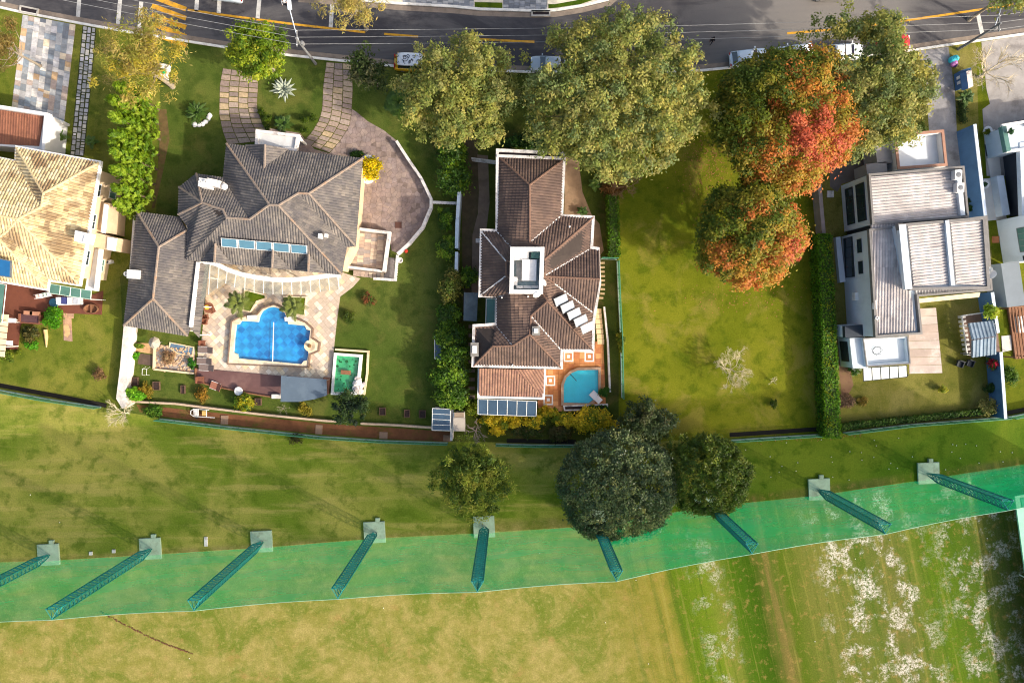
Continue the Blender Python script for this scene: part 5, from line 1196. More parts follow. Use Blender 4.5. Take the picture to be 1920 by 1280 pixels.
# boundary walls and fences
WB = mat('old white wall', (222, 212, 198), .9, .1, 1.2, .2, dirt=(120, 120, 126), dirtamt=.6, dirtscale=.5)
MB().wall(XY([(240, 612), (233, 690), (226, 745), (236, 762)], 1.2), 1.0, 0, 1.2).top('boundary_wall', WB, 'thick white boundary wall between cream and grey houses', 'wall')
MB().wall(XY([(252, 400), (241, 560), (236, 612)], 2.0), .25, 0, 2.0).top('boundary_wall', WB, 'thin white boundary wall left of the grey roof', 'wall')
MB().wall(XY([(236, 752), (330, 757), (400, 766), (500, 778), (610, 789), (630, 790)], .6), .22, 0, .6).top('garden_wall', mat('beige coping', (188, 164, 140), .9, .15, 2, .2), 'low beige wall between kitchen garden and soil strip', 'wall')
MB().wall(XY([(676, 794), (740, 797), (812, 802)], .6), .22, 0, .6).top('garden_wall', MATS['beige coping'], 'low beige wall below the striped lawn', 'wall')
CY = [(743, 264), (765, 298), (789, 333), (808, 372), (808, 388), (792, 426), (766, 457), (745, 476)]
t = thing('courtyard_balustrade', 'white curved balustrade around the crazy paved courtyard', 'balustrade', P(800, 400, 0)); cy = XY(CY, .9)
MB().wall(cy, .32, .75, .9).build('top_rail', M_WDIRTY, t); MB().wall(cy, .3, 0, .14).build('base_rail', M_WDIRTY, t)
for i in range(60): a = along(cy, (i+.5)/60); MB().lathe((a[0], a[1], .13), [(.07, 0), (.1, .15), (.045, .4), (.08, .62)], 8).build('baluster', M_WDIRTY, t)
t = thing('balustrade', 'white balustrade at the right side of the tiled terrace', 'balustrade', P(742, 500, 0)); cy = XY([(745, 478), (741, 525), (700, 522)], .9)
MB().wall(cy, .3, .75, .9).build('top_rail', M_WDIRTY, t)
for i in range(18): a = along(cy, (i+.5)/18); MB().lathe((a[0], a[1], 0), [(.08, 0), (.1, .2), (.05, .5), (.08, .75)], 8).build('baluster', M_WDIRTY, t)
t = thing('balustrade', 'short balustrade joining courtyard and boundary wall', 'balustrade', P(830, 380, 0)); cy = XY([(810, 379), (856, 381)], .9)
MB().wall(cy, .3, .75, .9).build('top_rail', M_WDIRTY, t)
for i in range(9): a = along(cy, (i+.5)/9); MB().lathe((a[0], a[1], 0), [(.08, 0), (.1, .2), (.05, .5), (.08, .75)], 8).build('baluster', M_WDIRTY, t)
PW = mat('pale blue wall', (196, 208, 216), .85, .1, 1, .1, dirt=(150, 156, 164), dirtamt=.5)
MB().wall(XY([(861, 358), (857, 420), (856, 465)], 2.2), .38, 0, 2.2).top('boundary_wall', PW, 'pale wall left of the brown house, upper stretch', 'wall')
MB().wall(XY([(856, 472), (855, 508)], 2.2), .34, 0, 2.1).top('boundary_wall', PW, 'pale wall left of the brown house, lower stretch', 'wall')
t = thing('garden_gate', 'white metal gate beside the upper brown roof', 'gate', P(905, 298, 0)); ga, gb = P(884, 296, 1.6), P(930, 302, 1.6)
for z in (.1, .6, 1.1, 1.6): MB().tube([(ga[0], ga[1], z), (gb[0], gb[1], z)], .05, 6).build('rail', M_WDIRTY, t)
for i in range(12): f = i/11; x, y = ga[0]+(gb[0]-ga[0])*f, ga[1]+(gb[1]-ga[1])*f; MB().tube([(x, y, 0), (x, y, 1.6)], .03, 5).build('bar', M_WDIRTY, t)
def net_mat(name, a, b, op, sc=.5):
    t = NT(name); c = t.mix(t.smooth(t.noise(t.map(t.pos(), 0, (.25, 1, .6)), sc, 5, .65), .38, .62), lin(a), lin(b)); t.fin(c, .8, .2)
    tl = t.node('ShaderNodeBsdfTranslucent'); t.link(c, tl.inputs[0]); m1 = t.node('ShaderNodeMixShader'); m1.inputs[0].default_value = .45; t.link(t.b.outputs[0], m1.inputs[1]); t.link(tl.outputs[0], m1.inputs[2])
    tr = t.node('ShaderNodeBsdfTransparent'); m2 = t.node('ShaderNodeMixShader'); t.put(m2.inputs[0], t.math('ADD', op-.3, t.math('MULTIPLY', t.noise(t.map(t.pos(), 0, (.5, 1, 1.2)), .3, 5, .6), .6), True))
    t.link(tr.outputs[0], m2.inputs[1]); t.link(m1.outputs[0], m2.inputs[2]); t.link(m2.outputs[0], t.out.inputs[0]); return t.mat
M_MESH = net_mat('green mesh', (90, 158, 120), (60, 130, 96), .6); M_GPOST = mat('green post', (70, 128, 100), .6, .15, 2)
FB = mat('fence footing', (74, 62, 54), .95, .25, 1.5, .3)
def fence(label, px, h, n, m=M_MESH):
    p = XY(px, 0); t = thing('mesh_fence', label, 'fence', (*p[len(p)//2], 0), 'green mesh fences'); MB().wall(p, .18, 0, .22).build('footing', mat('fence base', (150, 168, 158), .9, .15, 1), t)
    for i in range(n+1): a = along(p, i/n); MB().tube([(a[0], a[1], 0), (a[0], a[1], h)], .045, 6).build('post', M_GPOST, t)
    for i in range(n):
        a, b = along(p, (i+.02)/n), along(p, (i+.98)/n); MB().wall([a, b], .015, .25, h-.05).build('mesh_panel', m, t)
    MB().wall(p, .07, h-.05, h+.02).build('top_rail', M_GPOST, t)
fence('green mesh fence below the cream house lawn', [(-60, 715), (0, 731), (90, 748), (190, 763)], 1.5, 8)
fence('green mesh fence below the red soil strip', [(300, 785), (430, 800), (600, 818), (720, 826), (840, 830)], 1.5, 18)
fence('green mesh fence below the brown house garden', [(930, 832), (1000, 834), (1080, 834)], 1.5, 6)
fence('green mesh fence below the empty lot', [(1370, 825), (1460, 819), (1556, 813)], 1.5, 7)
fence('green mesh fence below the white modern house', [(1580, 811), (1700, 796), (1880, 782)], 1.5, 12)
fence('green mesh fence at the right edge', [(1888, 782), (1960, 768), (2050, 752)], 1.5, 4)
fence('green mesh fence along the right of the brown house', [(1157, 490), (1160, 560), (1164, 640), (1166, 745)], 1.6, 10)
fence('short green mesh fence beside the stepping stones', [(1126, 485), (1156, 486)], 1.6, 2)
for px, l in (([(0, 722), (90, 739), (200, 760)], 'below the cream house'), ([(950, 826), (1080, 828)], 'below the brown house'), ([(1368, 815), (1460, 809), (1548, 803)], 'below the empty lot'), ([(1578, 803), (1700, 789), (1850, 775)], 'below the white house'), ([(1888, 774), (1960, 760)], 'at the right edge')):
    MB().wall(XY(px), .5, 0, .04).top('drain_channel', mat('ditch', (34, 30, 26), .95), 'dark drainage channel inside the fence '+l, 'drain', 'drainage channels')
GB = mat('blue painted wall', (66, 100, 138), .8, .1, .8, .08, dirt=(48, 78, 114), dirtamt=.5); WT = mat('wall cap white', (206, 218, 232), .8, .08, 1)
for px, h, l in (([(1828, 233), (1838, 320), (1848, 404)], 3.0, 'upper stretch beside the metal roofs'), ([(1861, 548), (1872, 624)], 2.4, 'middle stretch beside the barbecue hut'), ([(1877, 660), (1886, 785)], 2.4, 'lower stretch down to the fence')):
    t = thing('boundary_wall', 'blue painted boundary wall, '+l, 'wall', P(*px[0], 0), 'blue boundary walls'); q = XY(px, h); MB().wall(q, .22, 0, h-.08).build('wall_face', GB, t); MB().wall(q, .34, h-.08, h).build('coping', WT, t)
MB().wall(XY([(1537, 346), (1541, 395), (1545, 438)], 1.6), .42, 0, 1.6).top('boundary_wall', mat('grey wall', (142, 132, 128), .9, .15, 1, .2), 'plain grey wall left of the white modern house', 'wall')
MB().wall(XY([(1133, 575), (1140, 640), (1144, 735)], .5), .2, 0, .5).top('low_wall', M_WDIRTY, 'low white wall along the pool patio of the brown house', 'wall')
# terracotta patio and turquoise pool of the brown house
o = flat('patio', [(1022, 693), (1054, 692), (1055, 657), (1114, 657), (1116, 640), (1131, 640), (1136, 760), (1136, 772), (1010, 770), (1008, 750), (1021, 748)], mat('terracotta joints', (150, 96, 60), .95, .2, 2), .03)
rg = ccw(XY([(1022, 693), (1054, 692), (1055, 657), (1114, 657), (1116, 640), (1131, 640), (1136, 772), (1010, 770), (1008, 750), (1021, 748)]))
stones(o, rg, grid_cells(rg, .62, .62, 0), .03, .022, stone('terracotta tiles', [(196, 136, 84), (184, 122, 74), (206, 148, 96), (176, 112, 72)], var=.18), .01)
for x, y in ((1066, 668), (1105, 668), (1032, 713), (1028, 749)):
    q = XY([(x-9, y-9), (x+9, y-9), (x+9, y+10), (x-9, y+10)], .06); b = MB().ring(q, .16, .03, .066).build('tile_border', M_WHITE, o); p_ = P(x, y); MB().box((p_[0], p_[1], .055), (.36, .36, .03)).build('tile_inset', M_WHITE, o)
t = thing('swimming_pool', 'small turquoise pool with one curved corner at the brown house', 'pool', P(1092, 725, 0))
wq = XY([(1057, 755), (1057, 722), (1062, 708), (1072, 699), (1084, 694), (1122, 693), (1122, 738), (1115, 748), (1104, 756)], .35); oq = ccw(inset(wq, -.3))
holed(oq, wq, 0, .35, 'coping', mat('pool rim stone', (160, 134, 112), .85, .2, 3, .2), t); MB().prism(inset(wq, -.05), 0, .08).build('basin_floor', mat('turquoise basin', (44, 192, 214), .4, .12, .4), t)
MB().sheet([(x, y, .29) for x, y in inset(wq, -.01)]).build('water', water_mat('turquoise water', (230, 248, 250), .03), t)
MB().tube([P(1068, 700, .35), P(1075, 707, .42), P(1081, 714, .3)], .04, 6).build('hand_rail', M_DKFR, t)
lounger(1117, 744, R(135), 'white lounger at the corner of the turquoise pool', M_WHITE, .05, 1.5)
t = thing('planter_box', 'dark planter box with white rim below the turquoise pool', 'planter', P(1080, 766, 0)); q = XY([(1056, 760), (1140, 757), (1140, 768), (1058, 770)], .5); MB().ring(q, .15, 0, .5).build('rim', M_WDIRTY, t); MB().prism(inset(q, .14), 0, .4).build('soil', MATS['dark soil'], t)
# stepping stones right of the brown house
ORD = ['first', 'second', 'third', 'fourth', 'fifth', 'sixth', 'seventh', 'eighth', 'ninth']
STEP = mat('step stone', (216, 190, 146), .85, .15, 2, .2)
for k in range(9):
    p_ = P(1129.5+(.7 if 2 < k < 7 else 0)+(-2.5 if k > 7 else 0), 493+k*8.2); MB().box((p_[0], p_[1], .03), (.52, .24, .06), random.uniform(-.15, .15)).top('stepping_stone', STEP, 'small sandstone stepping stone right of the brown roof, %s from the top' % ORD[k], 'stone', 'stepping stones beside the brown house')
for k in range(7):
    p_ = P(1122.5+k*.9, 583+k*9.6); MB().box((p_[0]-.1, p_[1], .05), (.8, .56, .1)).top('path_slab', STEP, 'wide sandstone slab leading to the terracotta patio, %s from the top' % ORD[k], 'stone', 'path slabs beside the brown house')
for k in range(9):
    p_ = P(884.5, 612+k*16.5); MB().box((p_[0], p_[1], .04), (.75, .4, .08)).top('path_slab', mat('old slab', (112, 96, 84), .9, .2, 2), 'worn brown slab left of the lower brown roofs, %s from the top' % ORD[k], 'stone', 'path slabs left of the brown house')
# glass sheds between grey and brown houses
t = thing('greenhouse', 'white framed glass shed below the green shrubs', 'greenhouse', P(830, 785, 0)); q = XY([(811, 765), (844, 768), (844, 806), (810, 806)], 2.3); MB().prism(inset(q, .1), 0, 2.1).build('wall', M_WDIRTY, t)
canopy(t, [(811, 765), (844, 767)], [(810, 806), (844, 807)], 4, [2.4, 2.4, 2.3, 2.3], M_WHITE, M_GREYGL, 'glass_roof')
t = thing('garden_shed', 'small shed with pale flat roof beside the glass shed', 'shed', P(862, 790, 0)); MB().prism(inset(XY([(848, 772), (871, 773), (872, 808), (846, 808)], 2.4), .12), 0, 2.3).build('wall', M_WDIRTY, t)
MB().prism(XY([(850, 783), (872, 783), (872, 808), (850, 808)], 2.5), 2.3, 2.5).build('roof', mat('shed roof', (176, 164, 150), .9, .12, 1), t); MB().prism(XY([(852, 773), (870, 773), (870, 782), (852, 782)], 2.42), 2.3, 2.42).build('roof_hatch', mat('hatch brown', (150, 130, 110), .9), t)
MB().wall(XY([(848, 768), (846, 826)], 1.8), .28, 0, 1.8).top('garden_wall', M_WDIRTY, 'white wall beside the glass shed', 'wall')
t = thing('solar_rack', 'blue glass rack half hidden in the green shrubs', 'solar rack', P(824, 650, 0)); canopy(t, [(815, 630), (815, 672)], [(838, 632), (838, 674)], 1, [1.5, 1.5, 1.5, 1.5], M_WHITE, M_GREYGL, 'glass_roof')
for x, y in ((816, 632), (816, 670), (837, 634), (837, 672)): q_ = P(x, y, 1.5); MB().tube([(q_[0], q_[1], 0), (q_[0], q_[1], 1.5)], .05, 6).build('post', M_WHITE, t)
# slabs and handcart on the soil strip
for x, y, wv, hv, l in ((421, 787, .85, 1.05, 'leftmost of the four'), (598, 805, .8, 1.1, 'second from the left'), (719, 816, .95, .8, 'third from the left'), (838, 821, .85, .7, 'rightmost of the four')):
    p_ = P(x, y, .06); MB().box((p_[0], p_[1], .05), (wv, hv, .1), -.05).top('concrete_slab', mat('slab grey brown', (142, 116, 96), .9, .15, 2, .2), 'grey slab bridging the red soil strip, '+l, 'slab', 'slabs on the soil strip')
q_ = Vector(P(378, 774, .4)); t = thing('handcart', 'white tube handcart lying on the red soil strip', 'cart', (q_.x, q_.y, 0)); X = Vector((1, -.05, 0)); Y_ = Vector((.05, 1, 0)); up = Vector((0, 0, 1))
fr = MB(); o_ = q_-up*.4
pts = [o_+X*1.6-Y_*.45+up*.5, o_-X*.9-Y_*.42+up*.45, o_-X*1.25-Y_*.2+up*.45, o_-X*1.25+Y_*.2+up*.45, o_-X*.9+Y_*.45+up*.45, o_+X*.9+Y_*.42+up*.5]
fr.tube(pts, .045, 6); fr.tube([o_-X*.4-Y_*.42+up*.45, o_-X*.4+Y_*.45+up*.45], .04, 6); fr.tube([o_+X*.6-Y_*.43+up*.48, o_+X*.6+Y_*.43+up*.48], .04, 6); fr.build('frame', M_WHITE, t)
MB().box(tuple(o_-X*.65+up*.4), (.55, .7, .12)).build('basket', M_WDIRTY, t); MB().box(tuple(o_+X*.35+up*.4), (.5, .55, .22)).build('tub', mat('yellow tub', (206, 170, 100), .7), t)
for s in (-1, 1): MB().lathe(tuple(o_-X*.7+Y_*s*.5), [(.01, .0), (.22, .02), (.22, .1), (.01, .12)], 12).build('wheel', M_DKFR, t)
# deck, furniture and pergola of the cream house
MB().prism(XY([(4, 530), (176, 552), (193, 545), (190, 590), (140, 588), (60, 584), (38, 610), (33, 655), (-60, 655), (-60, 530)], .1), 0, .12).build('deck', M_DECK, None, kind='structure')
CUSH = mat('white cushion', (222, 220, 222), .85, .08, 3)
for i, (x, y) in enumerate(((70, 556), (77, 555), (85, 553), (91, 552))):
    armchair(x, y, R(190), 'white plastic chair on the deck, %s of the row of four' % ['first', 'second', 'third', 'last'][i], [mat('pinkish plastic', (214, 190, 184), .6), CUSH, mat('mint plastic', (196, 214, 206), .6), CUSH][i], .12, .42, 'white chairs on the deck')
q_ = P(100, 567, .6); MB().lathe((q_[0], q_[1], .12), [(.2, 0), (.5, .1), (.52, .5), (.45, .55), (.02, .52)], 16).top('pouffe', mat('navy fabric', (24, 62, 84), .9, .15, 3), 'round dark blue pouffe on the brown deck', 'pouffe')
t = thing('garden_daybed', 'long white daybed with blue cushions on the brown deck', 'daybed', P(128, 565, .12)); p_ = P(130, 564, .45)
MB().box((p_[0], p_[1], .38), (3.0, .95, .22), .03).build('frame', M_WDIRTY, t)
for dx, m in ((-1.1, CUSH), (-.5, mat('blue cushion', (60, 66, 120), .85)), (.2, CUSH), (.9, mat('striped cushion', (176, 180, 190), .85))): MB().box((p_[0]+dx, p_[1]+.02, .6), (.55, .8, .24), random.uniform(-.1, .1)).build('cushion', m, t)
q_ = P(172, 579, .4); t = thing('wooden_tub', 'oval wooden tub at the right end of the brown deck', 'tub', (q_[0], q_[1], .12)); MB().lathe((q_[0], q_[1], .12), [(.7, 0), (.85, .4), (.85, .5), (.75, .5), (.7, .12), (.02, .1)], 20, 0, 1.0, .65).build('shell', M_WOOD, t)
MB().box((q_[0], q_[1], .5), (.2, 1.0, .05)).build('cross_board', M_WOOD, t)
t = thing('garden_sofa', 'brown garden sofa with two tan back cushions', 'sofa', P(57, 594, .12)); p_ = P(57, 597, .5)
MB().box((p_[0], p_[1], .4), (2.3, .9, .25), -.07).build('seat', mat('brown cushion', (84, 58, 62), .85), t); MB().box((p_[0]-.05, p_[1]+.65, .6), (1.0, .45, .45), -.07).build('cushion', mat('tan cushion', (170, 122, 98), .85), t); MB().box((p_[0]+.65, p_[1]+.58, .6), (1.0, .45, .45), -.07).build('cushion', MATS['tan cushion'], t)
for s in (-1, 1): MB().box((p_[0]+s*1.2, p_[1]-s*.08, .5), (.2, 1.0, .45), -.07).build('armrest', WICK, t)
MB().box((p_[0], p_[1]-.55, .35), (2.4, .15, .3), -.07).build('front_rail', WICK, t)
t = thing('pergola', 'cream striped pergola with white beams at the left edge', 'pergola', P(-20, 625, 0))
for k in range(7):
    y = 590+k*11.5; x = 16-k*1.2; MB().slab([P(-70, y-8, 2.5), P(x, y, 2.45), P(x-.5, y+10.2, 2.45), P(-70, y+2.2, 2.5)], .06).build('slat', mat('cream slat', (222, 202, 166), .8, .12, 2), t)
for y, x in ((601, 28), (643, 22)): MB().slab([P(-60, y-10, 2.3), P(x, y-4, 2.3), P(x, y+4, 2.3), P(-60, y-2, 2.3)], .2).build('beam', M_WHITE, t)
for x, y in ((14, 600), (8, 650)): q_ = P(x, y, 2.2); MB().tube([(q_[0], q_[1], 0), (q_[0], q_[1], 2.2)], .07, 6).build('post', M_WHITE, t)
o = flat('garden_path', [(119, 582), (139, 583), (138, 597), (134, 597), (136, 640), (120, 638), (119, 600)], mat('sandstone path', (170, 136, 112), .9, .2, 2, .3), .02)
rg = ccw(XY([(119, 582), (139, 583), (138, 597), (134, 597), (136, 640), (120, 638), (119, 600)])); stones(o, rg, voro_cells(rg, .7, 6), .02, .03, stone('sandstone flags', [(190, 152, 122), (176, 138, 112), (204, 166, 120), (164, 132, 114)], var=.3), .015)
b = MB().tube([P(85, 618, .2), P(87, 632, .22), P(87, 651, .15)], [.22, .2, .06], 8).top('driftwood_log', mat('driftwood', (204, 172, 120), .9, .2, 4, .3), 'pale driftwood log on the lawn by the deck', 'log')
# barbecue hut of the white house, chairs, gatehouse
t = thing('barbecue_hut', 'small hut with grey ribbed roof and white railing by the blue wall', 'hut', P(1845, 630, 0))
MB().prism(XY([(1806, 592), (1866, 583), (1876, 662), (1818, 668)], .2), 0, .15).build('floor', mat('hut floor', (128, 104, 92), .85, .15, 2), t)
HR = tile_mat('hut roof sheet', [(124, 140, 152), (150, 164, 176), (112, 128, 140)], None)
metal_roof(t, 'roof', lean([(1816, 606), (1862, 601), (1868, 630), (1823, 637)], [2.5, 2.5, 2.9, 2.9]), HR, w=.42, h=.08); metal_roof(t, 'roof', lean([(1823, 638), (1868, 631), (1868, 664), (1823, 670)], [2.95, 2.95, 2.5, 2.5]), HR, w=.42, h=.08)
for x, y in ((1824, 612), (1862, 607), (1826, 664), (1864, 658)): q_ = P(x, y, 2.3); MB().tube([(q_[0], q_[1], 0), (q_[0], q_[1], 2.5)], .07, 6).build('post', M_METAL, t)
MB().wall(XY([(1866, 583), (1804, 592), (1814, 664), (1822, 664)], 1.0), .12, .85, 1.0).build('top_rail', M_WHITE, t)
for k in range(9): a = P(1803+k*1.25, 594+k*8.6, .5); MB().box((a[0], a[1], .5), (.45, .3, .7), .13).build('rail_panel', M_WDIRTY, t)
for x, y, l in ((1799, 682, 'left'), (1818, 681, 'right')): armchair(x, y, R(250), 'black garden chair on the lawn, %s one of the pair' % l, M_DKFR, 0, .7, 'black garden chairs')
t = thing('gatehouse', 'small blue hut with a pitched roof on the right verge', 'hut', P(1803, 152, 0)); q = XY([(1788, 140), (1806, 135), (1810, 165), (1791, 171)], 0); MB().prism(q, 0, 1.35).build('wall', GB, t)
qq = ccw(q); S = [(qq[i], qq[(i+1) % 4]) for i in range(4)]; A, B = min(S, key=lambda s: s[0][0]+s[1][0]); window(t, A, B, .25, .42, .5, 1.05, 1, 1, M_WHITE, M_WHITE); window(t, A, B, .55, .72, .5, 1.05, 1, 1, M_WHITE, M_WHITE)
MB().slab([P(1812, 134, 1.75), P(1822, 131, 1.4), P(1825, 162, 1.4), P(1816, 166, 1.75)], .08).build('roof', mat('pale roof', (190, 180, 176), .85, .1, 1), t); MB().slab([P(1812, 134, 1.755), P(1816, 166, 1.755), P(1804, 170, 1.4), P(1800, 138, 1.4)], .08).build('roof', GB, t)
t = thing('rubbish_bags', 'turquoise and pink rubbish bags on the grass verge', 'rubbish bags', P(1790, 114, 0))
for x, y, z, r_, c_ in ((1787, 112, .5, .42, (60, 186, 196)), (1793, 109, .5, .42, (70, 196, 204)), (1791, 118, .55, .42, (206, 130, 190)), (1789, 122, .25, .36, (90, 60, 100))): p_ = P(x, y, z); MB().ball((p_[0], p_[1], .36), r_, 10, 0, .85, .1).build('bag', mat('bag %d%d' % (x, y), c_, .4, .1, 3), t)
q_ = P(305, 133, .6); t = thing('letter_stand', 'white box with a green lid under the yellow tree', 'box', (q_[0], q_[1], 0)); MB().box((q_[0], q_[1], .35), (1.1, 1.6, .7), -.2).build('box', M_WDIRTY, t); MB().ball((q_[0]+.15, q_[1]-.1, .75), .32, 10, 0, .6).build('lid', mat('green plastic', (20, 150, 84), .4), t)
for x, y in ((833, 1, ),): pass
for x, y, s, l in ((896, 451, .5, 'left of the middle brown roof'), (1557, 364, .75, 'by the tall windows of the white house'), (1867, 449, .75, 'terracotta coloured, on the grass by the right white wall')):
    p_ = P(x, y, .1); MB().box((p_[0], p_[1], .08), (s, s, .16)).top('inspection_cover', M_WDIRTY if x < 1800 else M_TERR, 'square inspection cover '+l, 'cover', 'inspection covers')
p_ = P(747, 422, .05); MB().box((p_[0], p_[1], .05), (.75, .7, .12)).top('drain_cover', mat('rust cover', (92, 62, 52), .8), 'square brown cover in the crazy paved courtyard', 'cover')
p_ = P(762, 471, .1); MB().ball((p_[0], p_[1], .2), .22, 8, 0, .8, .1).top('red_bucket', mat('red plastic', (200, 60, 40), .5), 'small red bucket outside the courtyard balustrade', 'bucket')
p_ = P(750, 488, .3); MB().lathe((p_[0], p_[1], 0), [(.3, 0), (.36, .5), (.3, .55), (.02, .4)], 12).top('garden_pot', M_WDIRTY, 'pale pot beside the white balustrade', 'pot')
# ---------------------------------------------------------------- trees, bushes, hedges
LF = leaf_mat('leaves', .35); LFT = leaf_mat('thin leaves', .5); LGL = leaf_mat('glossy leaves', .18, .4)
OLIVE = [(144, 148, 74), (156, 157, 80), (130, 141, 70), (168, 164, 90), (130, 142, 86), (152, 150, 84), (176, 168, 84), (122, 136, 80)]
OLY = [(152, 153, 74), (166, 162, 82), (136, 145, 72), (176, 170, 92), (124, 137, 74), (148, 149, 86)]
GREY = mat('pale bark', (150, 138, 120), .9, .25, 4, .3); BARE = mat('bare wood', (206, 192, 162), .9, .2, 4, .3); DRYW = mat('dry brown wood', (134, 106, 80), .9, .2, 4, .3)
tree('broadleaf_tree', 'huge olive green broadleaf tree by the street beside the brown house', 1155, 185, 9, (9.4, 8.2, 4.8), 900, .64, 64, .16, OLIVE, LFT, GREY, r0=.42, limbs=26, fill=.62, lob=.1, extra=[(1050, 110, 7.5, (4.2, 3.8, 2.5), 34), (1180, 55, 8, (4.5, 2.6, 2.2), 60)], gaps=[(1030, 120, 8, 1.9)])
tree('broadleaf_tree', 'medium yellow green tree by the yellow van and fan palm', 862, 176, 7.5, (6.0, 5.5, 3.6), 400, .62, 66, .16, OLY, LFT, GREY, r0=.3, limbs=16, fill=.6, lob=.17, extra=[(890, 100, 6, (3.6, 2.2, 1.8), 26)])
tree('broadleaf_tree', 'tall olive green tree overhanging the parked white and red cars', 1632, 164, 8.4, (6.2, 6.9, 4.0), 580, .62, 66, .16, OLIVE, LFT, GREY, r0=.32, limbs=18, fill=.6, lob=.08, extra=[(1600, 60, 7.5, (5.6, 2.3, 2), 60)], gaps=[(1578, 97, 8.5, 2.0), (1606, 97, 8.5, 2.0), (1702, 82, 8.5, 2.2), (1745, 280, 6, 2.4), (1725, 300, 6, 2.0)])
tree('feathery_tree', 'feathery yellowish tree over the kerb beside the stepping stone path', 262, 120, 7, (4.6, 4.2, 2.8), 120, .75, 60, .2, [(186, 170, 62), (166, 152, 74), (196, 178, 96), (146, 146, 60), (174, 156, 92)], LFT, GREY, r0=.25, limbs=24, fill=.4, aspect=.22, lob=.18, extra=[(290, 45, 6, (3.4, 1.6, 1.2), 14)])
tree('feathery_tree', 'feathery yellow tree leaning over the top of the street', 660, 2, 7, (3.4, 2.4, 2.2), 50, .7, 60, .2, [(196, 178, 96), (178, 164, 86), (164, 152, 90)], LFT, GREY, r0=.2, limbs=18, fill=.35, aspect=.2)
tree('leafy_tree', 'bright green small tree at the kerb by the street lamp', 482, 100, 5, (3.1, 3.0, 2.4), 190, .45, 60, .14, [(116, 138, 24), (138, 154, 32), (98, 124, 22), (150, 158, 40), (84, 110, 24)], LF, GREY, r0=.18, limbs=14, fill=.5, extra=[(455, 60, 4.5, (1.2, .8, .8), 8), (510, 62, 4.5, (1.6, .9, .8), 10)])
tree('leafy_tree', 'dark grey green tree between paver ramp and yellow van', 692, 130, 5, (2.2, 2.4, 2.0), 46, .6, 50, .17, [(58, 74, 30), (48, 66, 26), (74, 86, 42), (90, 92, 56)], LF, GREY, r0=.15, limbs=14, fill=.3)
tree('feathery_tree', 'dry brownish tree at the top left edge by the slate driveway', 4, 85, 6, (2.3, 3.0, 2.0), 50, .6, 50, .18, [(132, 112, 58), (150, 128, 72), (110, 100, 50)], LFT, GREY, r0=.16, limbs=16, fill=.3, aspect=.25)
tree('feathery_tree', 'yellow green tree at the top right corner above the street', 1900, -18, 7, (3.4, 2.3, 2.2), 46, .7, 60, .18, OLY, LFT, GREY, r0=.2, limbs=12, fill=.4)
# autumn maples: green leaves towards the upper left, orange and red where turned
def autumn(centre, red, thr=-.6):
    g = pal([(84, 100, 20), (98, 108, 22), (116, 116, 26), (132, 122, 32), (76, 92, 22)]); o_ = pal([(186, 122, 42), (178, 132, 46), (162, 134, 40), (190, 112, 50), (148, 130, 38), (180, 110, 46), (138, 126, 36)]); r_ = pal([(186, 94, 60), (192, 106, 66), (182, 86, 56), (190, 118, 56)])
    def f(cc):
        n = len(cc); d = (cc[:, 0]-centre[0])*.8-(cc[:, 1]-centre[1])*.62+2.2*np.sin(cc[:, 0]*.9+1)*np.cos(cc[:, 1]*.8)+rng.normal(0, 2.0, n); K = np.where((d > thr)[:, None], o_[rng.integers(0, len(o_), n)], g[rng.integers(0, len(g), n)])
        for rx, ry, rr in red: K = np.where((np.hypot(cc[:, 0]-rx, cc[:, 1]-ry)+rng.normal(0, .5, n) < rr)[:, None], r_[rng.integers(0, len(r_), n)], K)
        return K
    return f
c1 = P(1462, 215, 8); c2 = P(1402, 440, 6.5); q1 = P(1500, 268, 10); q2 = P(1480, 480, 8); q3 = P(1550, 290, 7)
tree('maple_tree', 'large autumn maple turning orange and red by the street', 1470, 226, 7.6, (7.2, 7.2, 5.4), 760, .72, 74, .15, [(0, 0, 0)], LF, BARK, r0=.35, limbs=14, fill=.86, lob=.07, colf=autumn(c1, [(q1[0], q1[1], 2.2), (q3[0], q3[1], 1.2)]), up=.85, rnd=.5)
tree('maple_tree', 'smaller autumn maple in green and orange on the empty lot', 1403, 442, 6.4, (5.4, 5.4, 4.6), 440, .7, 74, .15, [(0, 0, 0)], LF, BARK, r0=.3, limbs=12, fill=.86, lob=.07, colf=autumn(c2, [(q2[0], q2[1], 1.1)], .3), up=.85, rnd=.5, extra=[(1470, 335, 6, (2.6, 2.4, 2.2), 80), (1425, 345, 5.5, (2.4, 2.0, 1.8), 50)])
DKG = [(76, 92, 58), (84, 100, 60), (68, 84, 54), (94, 108, 64), (120, 126, 74)]
tree('dense_round_tree', 'dense dark green ball shaped tree in front of the net', 1158, 912, 4.5, (6.4, 6.2, 4.2), 1000, .46, 56, .13, DKG, LGL, BARK, r0=.35, limbs=8, fill=.93, zmin=-.55, lob=.03, up=.35, jit=.3)
tree('dense_round_tree', 'olive green round tree right of the dark ball tree', 1328, 892, 4.2, (4.5, 4.4, 3.8), 620, .4, 56, .12, [(78, 98, 26), (90, 108, 28), (66, 86, 24), (110, 120, 38)], LGL, BARK, r0=.3, limbs=8, fill=.9, zmin=-.5, lob=.05, up=.35, jit=.3, extra=[(1290, 835, 4, (2.6, 1.8, 2), 30)])
tree('leafy_tree', 'dark green loose tree at the lower left corner of the empty lot', 1210, 790, 3.6, (3.0, 2.5, 2.4), 150, .45, 60, .13, [(58, 74, 38), (68, 82, 42), (50, 66, 38), (84, 86, 50)], LF, BARK, r0=.2, limbs=12, fill=.4)
